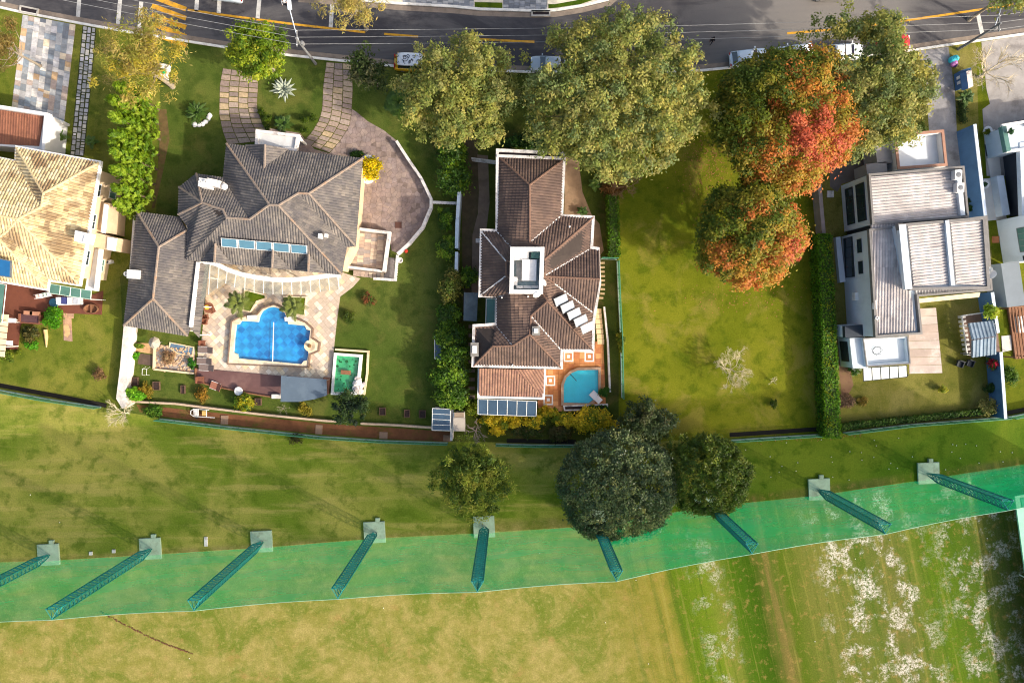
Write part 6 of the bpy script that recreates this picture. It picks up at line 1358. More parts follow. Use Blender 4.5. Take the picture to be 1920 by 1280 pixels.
tree('leafy_tree', 'mid green tree with yellow top in front of the fence and net', 888, 905, 5, (4.0, 3.8, 3.2), 320, .5, 66, .15, [(108, 124, 36), (128, 138, 44), (88, 108, 34), (146, 148, 54), (70, 92, 30)], LF, BARK, r0=.22, limbs=14, fill=.45, aspect=.35, extra=[(865, 880, 3.5, (3.8, 3.2, 1.8), 110)])
tree('leafy_tree', 'small dark green tree below the koi pond', 655, 762, 2.8, (1.9, 1.9, 1.9), 60, .4, 60, .13, [(38, 58, 30), (50, 70, 34), (30, 46, 28), (62, 82, 36)], LF, BARK, r0=.13, limbs=9, fill=.4)
b = MB(); rs = random.Random(31)
for k in range(620):
    if k < 380: x, y = rs.gauss(1325, 26), rs.gauss(310, 34)
    elif k < 520: x, y = rs.gauss(1400, 60), rs.gauss(560, 14)
    else: f_ = rs.random(); x, y = 1420+f_*200, 826-f_*12+rs.gauss(0, 3)
    p_ = Vector(P(x, y)); a_ = rs.uniform(0, 6.28); s_ = rs.uniform(.05, .11); u_ = Vector((math.cos(a_), math.sin(a_), 0))*s_; v_ = Vector((-math.sin(a_), math.cos(a_), 0))*s_*.6
    b.add([p_-u_+Vector((0, 0, .02)), p_+v_+Vector((0, 0, .05)), p_+u_+Vector((0, 0, .03)), p_-v_+Vector((0, 0, .04))], [(0, 3, 2, 1)])
b.build('fallen_leaves', mat('fallen leaf brown', (150, 104, 62), .9, .35, 6), kind='stuff')
# row of conifers beside the cream house
def conifer(px, py, h, r, label, seed):
    c = P(px, py, 0); t = thing('conifer', label, 'tree', (c[0], c[1], 0), 'row of conifers by the cream house'); MB().tube([(c[0], c[1], -.03), (c[0], c[1], h*.9)], [.16, .03], 7).build('trunk', BARK, t)
    nf = 105; z = h*(.05+.95*rng.random(nf)**.8); a = rng.uniform(0, 6.283, nf); rr = r*(1-z/h)**.75*rng.uniform(.75, 1.1, nf)+.1
    tip = np.stack([c[0]+np.cos(a)*rr, c[1]+np.sin(a)*rr, z+rr*1.5], 1); root = np.stack([c[0]+np.cos(a)*rr*.1, c[1]+np.sin(a)*rr*.1, z], 1)
    m = 52; s = rng.random((nf, m, 1))**.7; Q = (root[:, None]*(1-s)+tip[:, None]*s)+rng.normal(0, .13, (nf, m, 3))*(1.15-s); T = np.repeat((tip-root)[:, None], m, 1)+rng.normal(0, .35, (nf, m, 3))
    cl = pal([(98, 128, 20), (116, 142, 26), (82, 112, 20), (130, 152, 36)]); K = cl[rng.integers(0, 4, nf)][:, None]*(1+rng.uniform(-.25, .25, (nf, m, 1)))
    N = np.stack([np.cos(a), np.sin(a), np.full(nf, .8)], 1)[:, None]+rng.normal(0, .5, (nf, m, 3))
    leaf_mesh('crown', Q.reshape(-1, 3), N.reshape(-1, 3), .17*rng.uniform(.6, 1.3, nf*m), K.reshape(-1, 3), LF, t, .38, T=T.reshape(-1, 3))
for i, (x, y, h, r) in enumerate(((298, 206, 8.6, 1.6), (296, 232, 9.4, 1.7), (300, 262, 9.8, 1.7), (297, 290, 9.6, 1.8), (294, 318, 9.0, 1.7), (290, 346, 8.6, 1.7), (286, 374, 7.8, 1.6), (278, 398, 6.6, 1.5), (281, 226, 8.0, 1.5), (282, 300, 8.0, 1.5))):
    conifer(x, y, h, r, 'tall bright green conifer, %s of the row beside the cream house' % ['topmost', 'second', 'third', 'fourth', 'fifth', 'sixth', 'seventh', 'lowest', 'inner upper', 'inner lower'][i], i)
# bare trees
bare_tree('bare_tree', 'pale leafless tree standing on the empty lot', 1378, 694, 3.6, 3.0, BARE, .075, 5, seed=3, kids=(4, 4), thin=1.12, lean=1.1)
bare_tree('bare_sapling', 'small leafless sapling right of the pale bare tree', 1452, 716, 1.8, .9, BARE, .045, 3, seed=5, kids=(3, 4))
bare_tree('bare_tree', 'pale leafless bush at the end of the white boundary wall', 226, 778, 3.0, 2.2, BARE, .07, 4, seed=8, kids=(4, 5))
bare_tree('bare_tree', 'grey leafless tree beside the small shed', 892, 808, 3.0, 2.1, mat('grey wood', (150, 132, 128), .9, .2, 4, .3), .07, 4, seed=9, kids=(3, 4))
bare_tree('bare_tree', 'dry brown leafless tree at the corner of the empty lot', 1178, 348, 4, 2.6, DRYW, .08, 4, seed=11, kids=(4, 5))
bare_tree('bare_tree', 'pale leafless tree by the right driveway and gatehouse', 1872, 125, 6, 4.2, BARE, .13, 4, seed=13, kids=(4, 5))
bare_tree('bare_bush', 'small leafless bush left of the low deck awning', 527, 764, 1.4, 1.1, GREY, .03, 3, seed=15, kids=(3, 4))
bush('dry_bush', 'dry brown round bush on the cream house lawn', 187, 700, .85, 1.2, [(138, 108, 72), (160, 130, 92), (112, 88, 58)], LFT, size=.1)
bush('dry_bush', 'brown leafy bush under the dry bare tree', 1150, 345, 1.6, 1.8, [(124, 92, 48), (104, 84, 40), (140, 100, 52)], LFT, size=.12)
# shrubs between the grey and brown houses
SHR = [(76, 110, 20), (98, 130, 26), (62, 94, 20), (118, 144, 36), (54, 82, 24)]
for i, (x, y, r, ry, h, l) in enumerate(((848, 290, 1.7, 1.9, 3.6, 'big bright green shrub above the pale wall'), (852, 330, 2.0, 2.1, 3.4, 'big bright green shrub at the top end of the pale wall'), (836, 408, .9, 1.9, 1.8, 'narrow dark shrub left of the pale wall'),
        (838, 462, 1.2, 1.6, 2.2, 'dark shrub by the gap in the pale wall'), (876, 520, 1.2, 1.2, 2.4, 'round shrub right of the pale wall end'), (846, 536, 1.4, 2.6, 3.4, 'tall pale tufted shrub below the pale wall'),
        (843, 590, 1.5, 1.6, 3.0, 'shrub with yellow flowers left of the carport'), (845, 630, 1.9, 1.7, 3.2, 'leafy shrub beside the blue glass rack'), (846, 668, 2.0, 1.7, 3.4, 'leafy shrub below the blue glass rack'), (844, 705, 2.3, 1.8, 3.6, 'broad bright shrub above the glass shed'), (846, 742, 2.2, 1.7, 3.4, 'bright shrub touching the glass shed roof'))):
    bush('shrub', l, x, y, r, h, SHR if i != 5 else [(112, 112, 44), (92, 100, 34), (130, 126, 60), (66, 84, 22)], LF, 'shrub', 70, .16, 'shrubs between grey and brown houses', ry=ry)
YB = [(214, 186, 34), (226, 198, 44), (196, 172, 34), (150, 148, 30), (110, 126, 26)]
bush('yellow_bush', 'wide golden bush below the glass canopy of the brown house', 945, 787, 3.2, 1.8, YB, LF, size=.14, ry=1.1)
bush('yellow_bush', 'golden bush tip hanging below the wide golden bush', 932, 805, 1.0, 1.4, YB[:3], LF, size=.13, ry=.9)
bush('yellow_bush', 'olive golden bush right of the glass canopy', 1028, 772, 1.6, 1.4, YB[2:], LF, size=.13, ry=.7)
bush('yellow_bush', 'golden bush between the wide and the broad golden bushes, left one', 1005, 790, 1.7, 1.5, YB, LF, size=.13, ry=1.0)
bush('yellow_bush', 'olive golden bush left of the broad golden bush', 1058, 786, 1.6, 1.4, YB[1:], LF, size=.13, ry=1.0)
bush('yellow_bush', 'broad golden bush below the turquoise pool', 1112, 786, 3.0, 2.2, YB, LF, size=.14, ry=1.5)
bush('yellow_bush', 'golden bush tip above the dark ball tree', 1142, 800, 1.0, 1.6, YB, LF, size=.13, ry=1.0)
bush('green_bush', 'round clipped bush above the corner of the turquoise pool', 1132, 734, .75, 1.3, [(40, 84, 12), (54, 96, 16)], LF, size=.09, ry=.9)
bush('green_bush', 'low green bush at the white planter rim of the pool', 1115, 766, 1.9, 1.2, [(40, 80, 12), (56, 92, 16), (34, 66, 10)], LF, size=.1, ry=.6)
bush('green_bush', 'dark undergrowth below the golden bush', 985, 806, 2.6, 1.1, [(50, 66, 18), (66, 78, 24), (84, 76, 34)], LF, size=.13, ry=1.0)
bush('green_bush', 'brown green undergrowth above the mesh fence', 1050, 812, 2.0, 1.1, [(84, 80, 38), (66, 74, 26), (98, 84, 44)], LF, size=.13, ry=1.0)
bush('green_bush', 'green bush left of the glass canopy posts', 888, 765, 1.0, 1.3, [(84, 104, 16), (108, 118, 20)], LF, size=.12)
bush('yellow_bush', 'bright yellow flowering bush in the white courtyard planter', 694, 316, 1.4, 1.1, [(226, 198, 10), (236, 210, 20), (206, 176, 8), (150, 140, 10)], LF, size=.12, ry=1.5, z0=.4)
t = thing('courtyard_planter', 'white curved planter holding the yellow bush', 'planter', P(690, 318, 0)); p_ = P(690, 318, .3); MB().lathe((p_[0], p_[1], 0), [(1.25, 0), (1.35, .45), (1.15, .47), (.05, .4)], 24, 0, .85, 1.25).build('rim', M_WHITE, t)
bush('green_bush', 'dark low bush at the grey roof corner in the courtyard', 668, 288, 1.0, .8, [(34, 62, 10), (46, 74, 14)], LF, size=.1, ry=.6)
for x, y, r, l in ((490, 211, .5, 'leftmost'), (500, 222, .62, 'second'), (499, 237, .5, 'third'), (573, 226, .66, 'upper right'), (588, 221, .6, 'far right'), (570, 245, .6, 'lowest')): bush('topiary_ball', 'clipped green ball, %s in the bed by the entrance canopy' % l, x, y, r, r*1.9, [(66, 88, 10), (84, 104, 14), (54, 76, 8)], LF, n=90, size=.07, group='topiary balls by the entrance', rc=r*.35)
PALMG = mat('palm green', (58, 84, 22), .55, .3, 3, 0, .4); PALMB = mat('pool palm green', (98, 108, 44), .55, .3, 3, 0, .4); SILV = mat('silver leaf', (158, 166, 148), .6, .18, 3, 0, .3); FANG = mat('fan palm green', (74, 102, 26), .5, .3, 2, 0, .4)
palm('cycad', 'dark green cycad palm on the lawn above the grey house', 368, 211, .5, 34, 1.75, PALMG, BARK, nlf=16, lw=.06, droop=.75, wid=.16, els=(.05, 1.2)); rs = random.Random(6)
for k, (x, y) in enumerate(((366, 234), (374, 235), (381, 233), (391, 223), (394, 217), (386, 229))): p_ = P(x, y); MB().ball((p_[0], p_[1], .08), .3, 8, 0, .5, .15).top('white_rock', M_WHITE, 'flat white rock edging the cycad palm, %s' % ['leftmost at its foot', 'second at its foot', 'third at its foot', 'highest but one at its right', 'highest at its right', 'between the foot and right rocks'][k], 'rock', 'rocks around the cycad')
palm('pool_palm', 'feather palm in the bed left of the pool bay', 446, 568, 2.2, 18, 2.1, PALMB, BARK, nlf=14, lw=.08, droop=1.0, wid=.25)
palm('pool_palm', 'feather palm in the bed right of the pool bay', 548, 576, 2.2, 18, 1.9, PALMB, BARK, nlf=14, lw=.08, droop=1.0, wid=.25)
palm('garden_palm', 'small palm fronds in the middle of the entrance bed', 530, 232, .6, 16, 1.5, PALMG, BARK, nlf=12, lw=.08, wid=.25, droop=.9)
palm('garden_palm', 'yellow green palm beside the cream house garage', 107, 256, 1.0, 14, 1.2, FANG, BARK, nlf=12, lw=.09, wid=.3, droop=.9); palm('garden_palm', 'yellow green palm right of the stepping stone path', 170, 265, .8, 12, 1.0, FANG, BARK, nlf=10, lw=.09, wid=.3, droop=.9)
palm('garden_palm', 'dark green palm on the verge below the gatehouse', 1811, 182, 1.0, 16, 1.3, PALMG, BARK, nlf=12, lw=.08, wid=.25, droop=.9); palm('garden_palm', 'small palm by the dry tree on the brown path', 1115, 346, .8, 12, 1.1, FANG, BARK, nlf=10, lw=.08, wid=.25, droop=.9); palm('garden_palm', 'small palm at the brown house wall by the tan path', 1092, 397, .6, 12, .9, PALMG, BARK, nlf=10, lw=.08, wid=.25, droop=.9)
# silver bismarck rosette: broad stiff leaves
def rosette(name, label, px, py, n, L, wd, m, z=.3, cat='agave'):
    c = Vector(P(px, py, z)); t = thing(name, label, cat, (c.x, c.y, 0)); MB().tube([(c.x, c.y, -.02), (c.x, c.y, z)], .18, 8).build('stem', BARK, t)
    for i in range(n):
        a = i*2.4; e = .15+1.0*i/n; l = L*(1-.3*i/n)*random.uniform(.85, 1.1); d = Vector((math.cos(a)*math.cos(e), math.sin(a)*math.cos(e), math.sin(e))); s = Vector((-math.sin(a), math.cos(a), 0))*wd; nrm = d.cross(s).normalized()*.05
        b = MB(); p0 = c; p1 = c+d*l*.5; p2 = c+d*l+Vector((0, 0, -.12*l)); b.add([p0-s*.4, p0+s*.4, p1+s-nrm, p1+nrm*1.5, p1-s-nrm, p2], [(0, 1, 2, 3), (0, 3, 4), (3, 2, 5), (4, 3, 5)]); b.build('leaf', m, t)
rosette('silver_agave', 'large silver grey rosette plant on the front lawn', 533, 168, 30, 1.75, .2, SILV)
# fan palm clump
t_ = palm('fan_palm', 'green fan palm clump left of the yellow green tree', 748, 192, 2.6, 28, 2.1, FANG, BARK, nlf=14, lw=.1, wid=.42, droop=1.1)
# bushes of the other gardens
bush('green_bush', 'bright green leafy bush at the brown deck', 98, 596, 1.3, 1.4, [(78, 138, 14), (104, 158, 24), (60, 112, 12)], LF, size=.16)
bush('green_bush', 'dark mottled shrub below the garden sofa', 58, 626, 1.3, 1.1, [(70, 74, 30), (50, 60, 24), (96, 88, 40)], LF, size=.14, ry=1.0); bush('green_bush', 'green bush at the corner of the brown deck', 60, 645, 1.4, .9, [(56, 120, 14), (78, 138, 20)], LF, size=.14, ry=.6); bush('green_bush', 'low yellow green plants at the left edge lawn', 14, 664, 1.6, .8, [(104, 120, 24), (84, 104, 20), (124, 132, 40)], LF, size=.13, ry=.8)
bush('banana_clump', 'bright broad leaved plants over the white boundary wall end', 255, 738, 1.5, 1.6, [(96, 150, 24), (120, 170, 30), (72, 118, 18)], LF, size=.26, ry=.8); bush('golden_bush', 'golden brown bush beside the broad leaved plants', 272, 732, .9, 1.1, [(150, 126, 34), (126, 110, 30)], LF, size=.11)
bush('golden_bush', 'golden brown bush on the lawn below the deck', 378, 740, .95, 1.2, [(156, 116, 36), (132, 104, 32), (112, 98, 30)], LF, size=.1); bush('golden_bush', 'yellow green shrub below the white round table', 457, 753, 1.1, 1.8, [(140, 138, 22), (168, 158, 30), (84, 110, 18)], LF, size=.13); bush('golden_bush', 'golden shrub below the grey awning', 573, 767, .9, 1.2, [(146, 132, 36), (120, 112, 30)], LF, size=.1)
bush('green_bush', 'bright fern bed in the kitchen garden', 253, 667, .9, .6, [(92, 158, 22), (74, 136, 18)], LF, size=.13, ry=.5); bush('green_bush', 'small plants left of the garden parasol', 258, 648, .9, .6, [(104, 130, 30), (84, 108, 24)], LF, size=.12, ry=.4); bush('green_bush', 'green plant at the right edge of the rock garden', 359, 680, .5, .8, [(40, 96, 20), (64, 124, 22)], LF, size=.12, ry=.8); bush('dry_bush', 'dry grass tuft in the rock garden', 318, 672, 1.1, .9, [(178, 146, 110), (156, 126, 92)], LFT, size=.12, ry=.8)
bush('green_bush', 'scrubby green plants by the lower mesh fence', 290, 770, 1.5, .9, [(70, 106, 24), (92, 124, 30)], LF, size=.12, ry=.9); bush('flower_bush', 'reddish flower plants on the lawn right of the terrace', 690, 560, .9, .7, [(108, 92, 40), (80, 96, 34), (130, 76, 44)], LF, size=.1); bush('green_bush', 'dark weeping plant on the lawn below the reddish plants', 655, 592, .9, .8, [(64, 84, 20), (84, 98, 26)], LF, size=.1); bush('green_bush', 'thin plant beside the lower lawn planters', 684, 768, .7, 1.0, [(84, 92, 34), (70, 84, 30)], LF, size=.09, n=40)
bush('yellow_bush', 'round lime bush against the blue wall', 1858, 583, 1.0, 1.2, [(150, 168, 30), (170, 180, 40), (112, 140, 24)], LF, size=.12, z0=2.0); bush('yellow_bush', 'small yellow bush alone on the white house lawn', 1768, 729, .6, 1.1, [(170, 164, 30), (132, 140, 26)], LF, size=.1); bush('red_bush', 'red flowering bougainvillea on the blue wall', 1860, 682, 1.0, 2.4, [(206, 36, 66), (176, 28, 56), (96, 110, 40)], LF, size=.1, ry=.8); bush('green_bush', 'dark green shrub below the red bougainvillea', 1856, 728, .8, 1.2, [(60, 84, 34), (44, 70, 26)], LF, size=.12); bush('pale_bush', 'pale leaved shrub at the corner of the blue wall', 1853, 762, 1.2, 1.6, [(140, 136, 70), (110, 116, 50), (160, 150, 80)], LF, size=.11)
bush('green_bush', 'round clipped green bush right of the blue wall', 1894, 704, 1.15, 1.5, [(66, 100, 8), (82, 114, 12), (52, 86, 6)], LF, n=90, size=.1); bush('green_bush', 'leafy shrub with white flowers at the balcony corner', 1604, 688, .9, 1.2, [(56, 92, 24), (76, 110, 30), (190, 196, 170)], LF, size=.12, ry=1.2); bush('dry_bush', 'dry pinkish bush at the hedge side of the white house', 1586, 752, 1.1, .9, [(146, 116, 92), (126, 100, 76)], LFT, size=.1); bush('golden_bush', 'dry golden grass tuft right of the pinkish bush', 1617, 752, .7, .6, [(168, 142, 66), (146, 126, 50)], LFT, size=.1); bush('green_bush', 'small dark round bush alone on the empty lot', 1453, 757, .6, .9, [(64, 84, 8), (84, 98, 12), (48, 68, 8)], LF, size=.09)
bush('green_bush', 'dark bush hanging behind the tall blue wall', 1823, 385, .7, 1.6, [(36, 64, 22), (28, 52, 18)], LF, size=.12, ry=1.4); bush('green_bush', 'dark hedge plants above the brown house parapet', 985, 266, 2.6, 1.2, [(40, 72, 20), (54, 88, 24), (34, 60, 18)], LF, size=.14, ry=.9); bush('green_bush', 'yellow flower strip on the green mesh fence', 1164, 640, .5, 1.4, [(150, 144, 40), (120, 126, 30), (88, 104, 20)], LF, size=.1, ry=2.2); bush('green_bush', 'small bush on the mound left of the fence', 556, 822, .9, .8, [(84, 74, 50), (70, 72, 30)], LFT, size=.08, n=30)
bush('green_bush', 'clipped tree in the white pot by the right patio', 1851, 246, .45, .8, [(112, 116, 20), (90, 100, 16)], LF, size=.08, z0=.5); bush('green_bush', 'dark clipped tree on the cream patio slab', 1845, 346, .48, .9, [(40, 70, 40), (52, 82, 46)], LF, size=.08, z0=.5)
bush('green_bush', 'dark clipped tree on the right roof terrace', 1894, 247, .45, .8, [(40, 80, 40), (52, 92, 46)], LF, size=.08, z0=3.6); bush('green_bush', 'low scrub behind the white garage', 1725, 245, 1.0, .6, [(80, 96, 24)], LF, size=.1)
HG = [(76, 122, 24), (92, 136, 28), (108, 146, 32), (66, 110, 26)]
hedge('hedge', 'long clipped hedge between the empty lot and the white house', [(1533, 438), (1560, 438), (1568, 600), (1578, 822), (1548, 822), (1540, 600)], 2.4, HG+[(140, 150, 26)], LFT, 80)
hedge('hedge', 'low leafy hedge below the white house lawn', [(1577, 795), (1700, 782), (1868, 765), (1868, 775), (1700, 792), (1577, 808)], 1.0, [(52, 84, 24), (70, 100, 32), (88, 112, 40)], LF, 70, .12)
hedge('hedge', 'bright green hedge right of the tan path', [(1138, 365), (1160, 367), (1164, 480), (1142, 482)], 1.6, [(62, 100, 8), (78, 114, 12), (50, 86, 8)], LF, 70, .11)
hedge('hedge', 'dark low hedge strip above the brown house gate', [(935, 258), (1030, 262), (1042, 276), (940, 274)], 1.0, [(36, 70, 20), (48, 84, 24)], LF, 60, .13)
hedge('hedge', 'narrow dark hedge below the short palm on the right verge', [(1802, 185), (1816, 185), (1818, 228), (1806, 230)], .9, [(44, 62, 24), (58, 76, 30)], LF, 60, .1)
# ---------------------------------------------------------------- range net and lattice masts
M_MAST = mat('mast teal paint', (20, 122, 118), .5, .2, 2, 0, .4); M_PAD = mat('mast pad', (160, 180, 156), .9, .18, 1.2, .2, dirt=(120, 124, 104), dirtamt=.6)
TOPS = [(-150, 1164, 17.8), (97, 1148, 17.6), (363, 1131, 17.6), (633, 1109, 17.6), (895, 1096, 17.6), (1156, 1076, 17.2), (1410, 1025, 16.2), (1660, 988, 14.6), (1890, 944, 13.2)]
order = ['at the far left edge', 'second from the left', 'third from the left', 'fourth from the left', 'just below the yellow topped tree', 'half hidden by the dark ball tree', 'behind the olive round tree', 'second from the right', 'farthest right']
NETP = []
for i, (x, y, h) in enumerate(TOPS):
    c = Vector(P(x, y, h)); t = thing('lattice_mast', 'tall teal lattice mast holding the net, '+order[i], 'mast', (c.x, c.y, 0), 'lattice masts of the range net')
    q = Vector((c.x, c.y, 0)); s = .62; ang = -math.pi/2; rot = [ang+k*2*math.pi/3 for k in range(3)]
    cor = [Vector((math.cos(a), math.sin(a), 0))*s for a in rot]
    ox = Vector((-.15 if x < 960 else .15, .1, 0))
    def at(k, z): f = min(1, .12+z/2.2); return q+cor[k]*f+Vector((0, 0, z))
    for k in range(3): MB().tube([at(k, .2), at(k, 2.0), at(k, h)], .075, 6).build('chord', M_MAST, t)
    br = MB(); n = int((h-1)/.62)
    for j in range(n):
        z0 = 1+(h-1)*j/n; z1 = 1+(h-1)*(j+1)/n
        for k in range(3): br.tube([at(k, z0), at((k+1) % 3, z1)], .04, 4, caps=False); br.tube([at(k, z1), at((k+1) % 3, z1)], .035, 4, caps=False)
    br.build('lattice_bracing', M_MAST, t, kind='stuff')
    MB().box((q.x+ox.x*.6, q.y+ox.y, .15), (2.5, 2.5, .24), .05).build('base_slab', M_PAD, t)
    if i in (1, 3, 7, 8, 0): MB().box((q.x+.3, q.y+ox.y+1.5, .15), (.5, .4, .3)).build('junction_box', M_PAD, t)
    NETP.append((c.x, c.y-s-.06, h))
NETP = [(NETP[0][0]-16, NETP[0][1]-.5, 17.8)]+NETP+[(NETP[-1][0]+14, NETP[-1][1]+2.2, 12.6)]
M_NET = net_mat('range net', (0, 160, 100), (24, 150, 104), .64, .3)
t = thing('range_net', 'tall green safety net hung between the lattice masts', 'net', (0, NETP[5][1], 0))
for a, b in zip(NETP[:-1], NETP[1:]):
    m = 10; vs = []; fs = []
    for i in range(m+1):
        f = i/m; sag = .35*math.sin(math.pi*f)
        for j in range(7):
            g = j/6; bulge = .5*math.sin(math.pi*g)*math.sin(math.pi*f); vs.append((a[0]+(b[0]-a[0])*f, a[1]+(b[1]-a[1])*f+bulge, .02+(a[2]+(b[2]-a[2])*f-sag)*g))
    for i in range(m):
        for j in range(6): fs.append((i*7+j, (i+1)*7+j, (i+1)*7+j+1, i*7+j+1))
    MB().add(vs, fs).build('net_panel', M_NET, t, smooth=True)
    MB().tube([vs[i*7+6] for i in range(m+1)], .024, 5).build('top_cable', mat('pale cable', (150, 190, 165), .6), t)
# range shelter at the right edge
t = thing('range_shelter', 'pale green roofed range shelter at the right edge', 'shelter', P(1990, 1080, 0)); q = [P(x, y, 2.4) for x, y in ((1903, 930), (2130, 890), (2200, 1480), (1972, 1440))]
MB().slab(q, .2).build('roof', mat('mint roof', (140, 196, 168), .7, .1, .8), t)
MB().slab([P(x, y, 2.46) for x, y in ((1914, 934), (1990, 925), (1996, 952), (1917, 952))], .04).build('roof_panel', mat('teal panel', (10, 140, 116), .6), t)
for x, y in ((1915, 945), (1938, 1090), (1958, 1240)): p_ = P(x, y, 2.2); MB().tube([(p_[0], p_[1], 0), (p_[0], p_[1], 2.25)], .08, 6).build('post', M_WHITE, t)
# balls lying about, log row, small marker
GB_ = MB().ball((0, 0, .045), .055, 8); rs = random.Random(21); first = None; bm = mat('ball white', (240, 240, 232), .4, .02)
spots = [(rs.uniform(1380, 1900), rs.uniform(815, 900)) for _ in range(46)]+[(rs.uniform(1500, 1900), rs.uniform(960, 1260)) for _ in range(8)]+[(rs.uniform(20, 1350), rs.uniform(840, 1250)) for _ in range(8)]
for x, y in spots:
    p_ = P(x, y)
    if first is None: first = GB_.build('golf_ball', bm); tag(first, 'white practice ball lying on the range grass', 'ball', 'practice balls on the grass'); o = first
    else: o = first.copy(); COL.objects.link(o)
    o.location = (p_[0], p_[1], 0)
b = MB(); rs = random.Random(5)
for k in range(70): f = k/69; p_ = P(190+172*f+rs.uniform(-1, 1), 1146+78*f+6*math.sin(f*3)+rs.uniform(-1, 1)); b.ball((p_[0], p_[1], .03), rs.uniform(.06, .13), 6, 0, .5, .2)
b.build('soil_trail', mat('clod brown', (104, 68, 48), .95, .3, 3, .3), kind='stuff')
for x, y, l in ((386, 1015, 'between the third mast and the net'), (170, 1037, 'left of the second mast'), (213, 1033, 'close to the second mast')):
    p_ = P(x, y, .1); MB().box((p_[0], p_[1], .06), (.38, 1.1 if x > 300 else .4, .14)).top('ground_marker', M_WDIRTY, 'small pale marker block '+l, 'marker', 'marker blocks')
# ---------------------------------------------------------------- street poles and cables
PC = mat('pole concrete', (120, 120, 120), .85, .15, 3, .2); LAMP = mat('lamp head', (206, 216, 226), .4, .06)
PT = []
for (bx, by, ly, lx, h, l) in ((592, 120, 3.2, -.75, 7.2, 'left of the yellow van'), (1796, 93, 3.6, .45, 7.0, 'at the right driveway')):
    c = Vector(P(bx, by)); t = thing('utility_pole', 'concrete utility pole with street lamp '+l, 'pole', tuple(c), 'street lamp poles')
    MB().tube([c-Vector((0, 0, .03)), c+Vector((0, 0, h))], [.17, .11], 10).build('pole', PC, t)
    a = c+Vector((0, 0, h*.86)); e = a+Vector((lx, ly, .75)); MB().tube([a, a+(e-a)*.4+Vector((0, 0, .25)), e], .05, 6).build('lamp_arm', LAMP, t)
    MB().box(tuple(e+Vector((0, .35, 0))), (.42, .95, .16), .1).build('lamp_head', LAMP, t)
    MB().box(tuple(c+Vector((0, .1, h-.3))), (.12, 1.7, .12)).build('cross_arm', PC, t)
    for s in (-.7, 0, .75): MB().lathe(tuple(c+Vector((0, .1+s, h-.24))), [(.04, 0), (.07, .08), (.03, .2)], 8).build('insulator', M_WHITE, t)
    MB().lathe(tuple(c+Vector((.28, 0, h-1.6))), [(.05, 0), (.2, .02), (.2, .55), (.05, .6)], 10).build('transformer', PC, t)
    PT.append(c+Vector((0, .1, h-.05)))
cab = mat('cable grey', (170, 170, 168), .6)
A0 = PT[0]+Vector((-42, 8.2, 0)); B0 = PT[1]+Vector((40, 6.0, 0))
for s, l in ((-.7, 'nearest the lawns'), (.02, 'middle one'), (.75, 'farthest from the lawns')):
    pts = []
    for a, b in ((A0, PT[0]), (PT[0], PT[1]), (PT[1], B0)):
        for i in range(13): f = i/12; p_ = a.lerp(b, f); pts.append((p_.x, p_.y+s, p_.z-.9*math.sin(math.pi*f)*min(1, (b-a).length/60)))
    MB().tube([p for k, p in enumerate(pts) if k % 13 or k == 0], .016, 4).top('power_line', cab, 'thin power line along the street, '+l, 'cable', 'power lines')
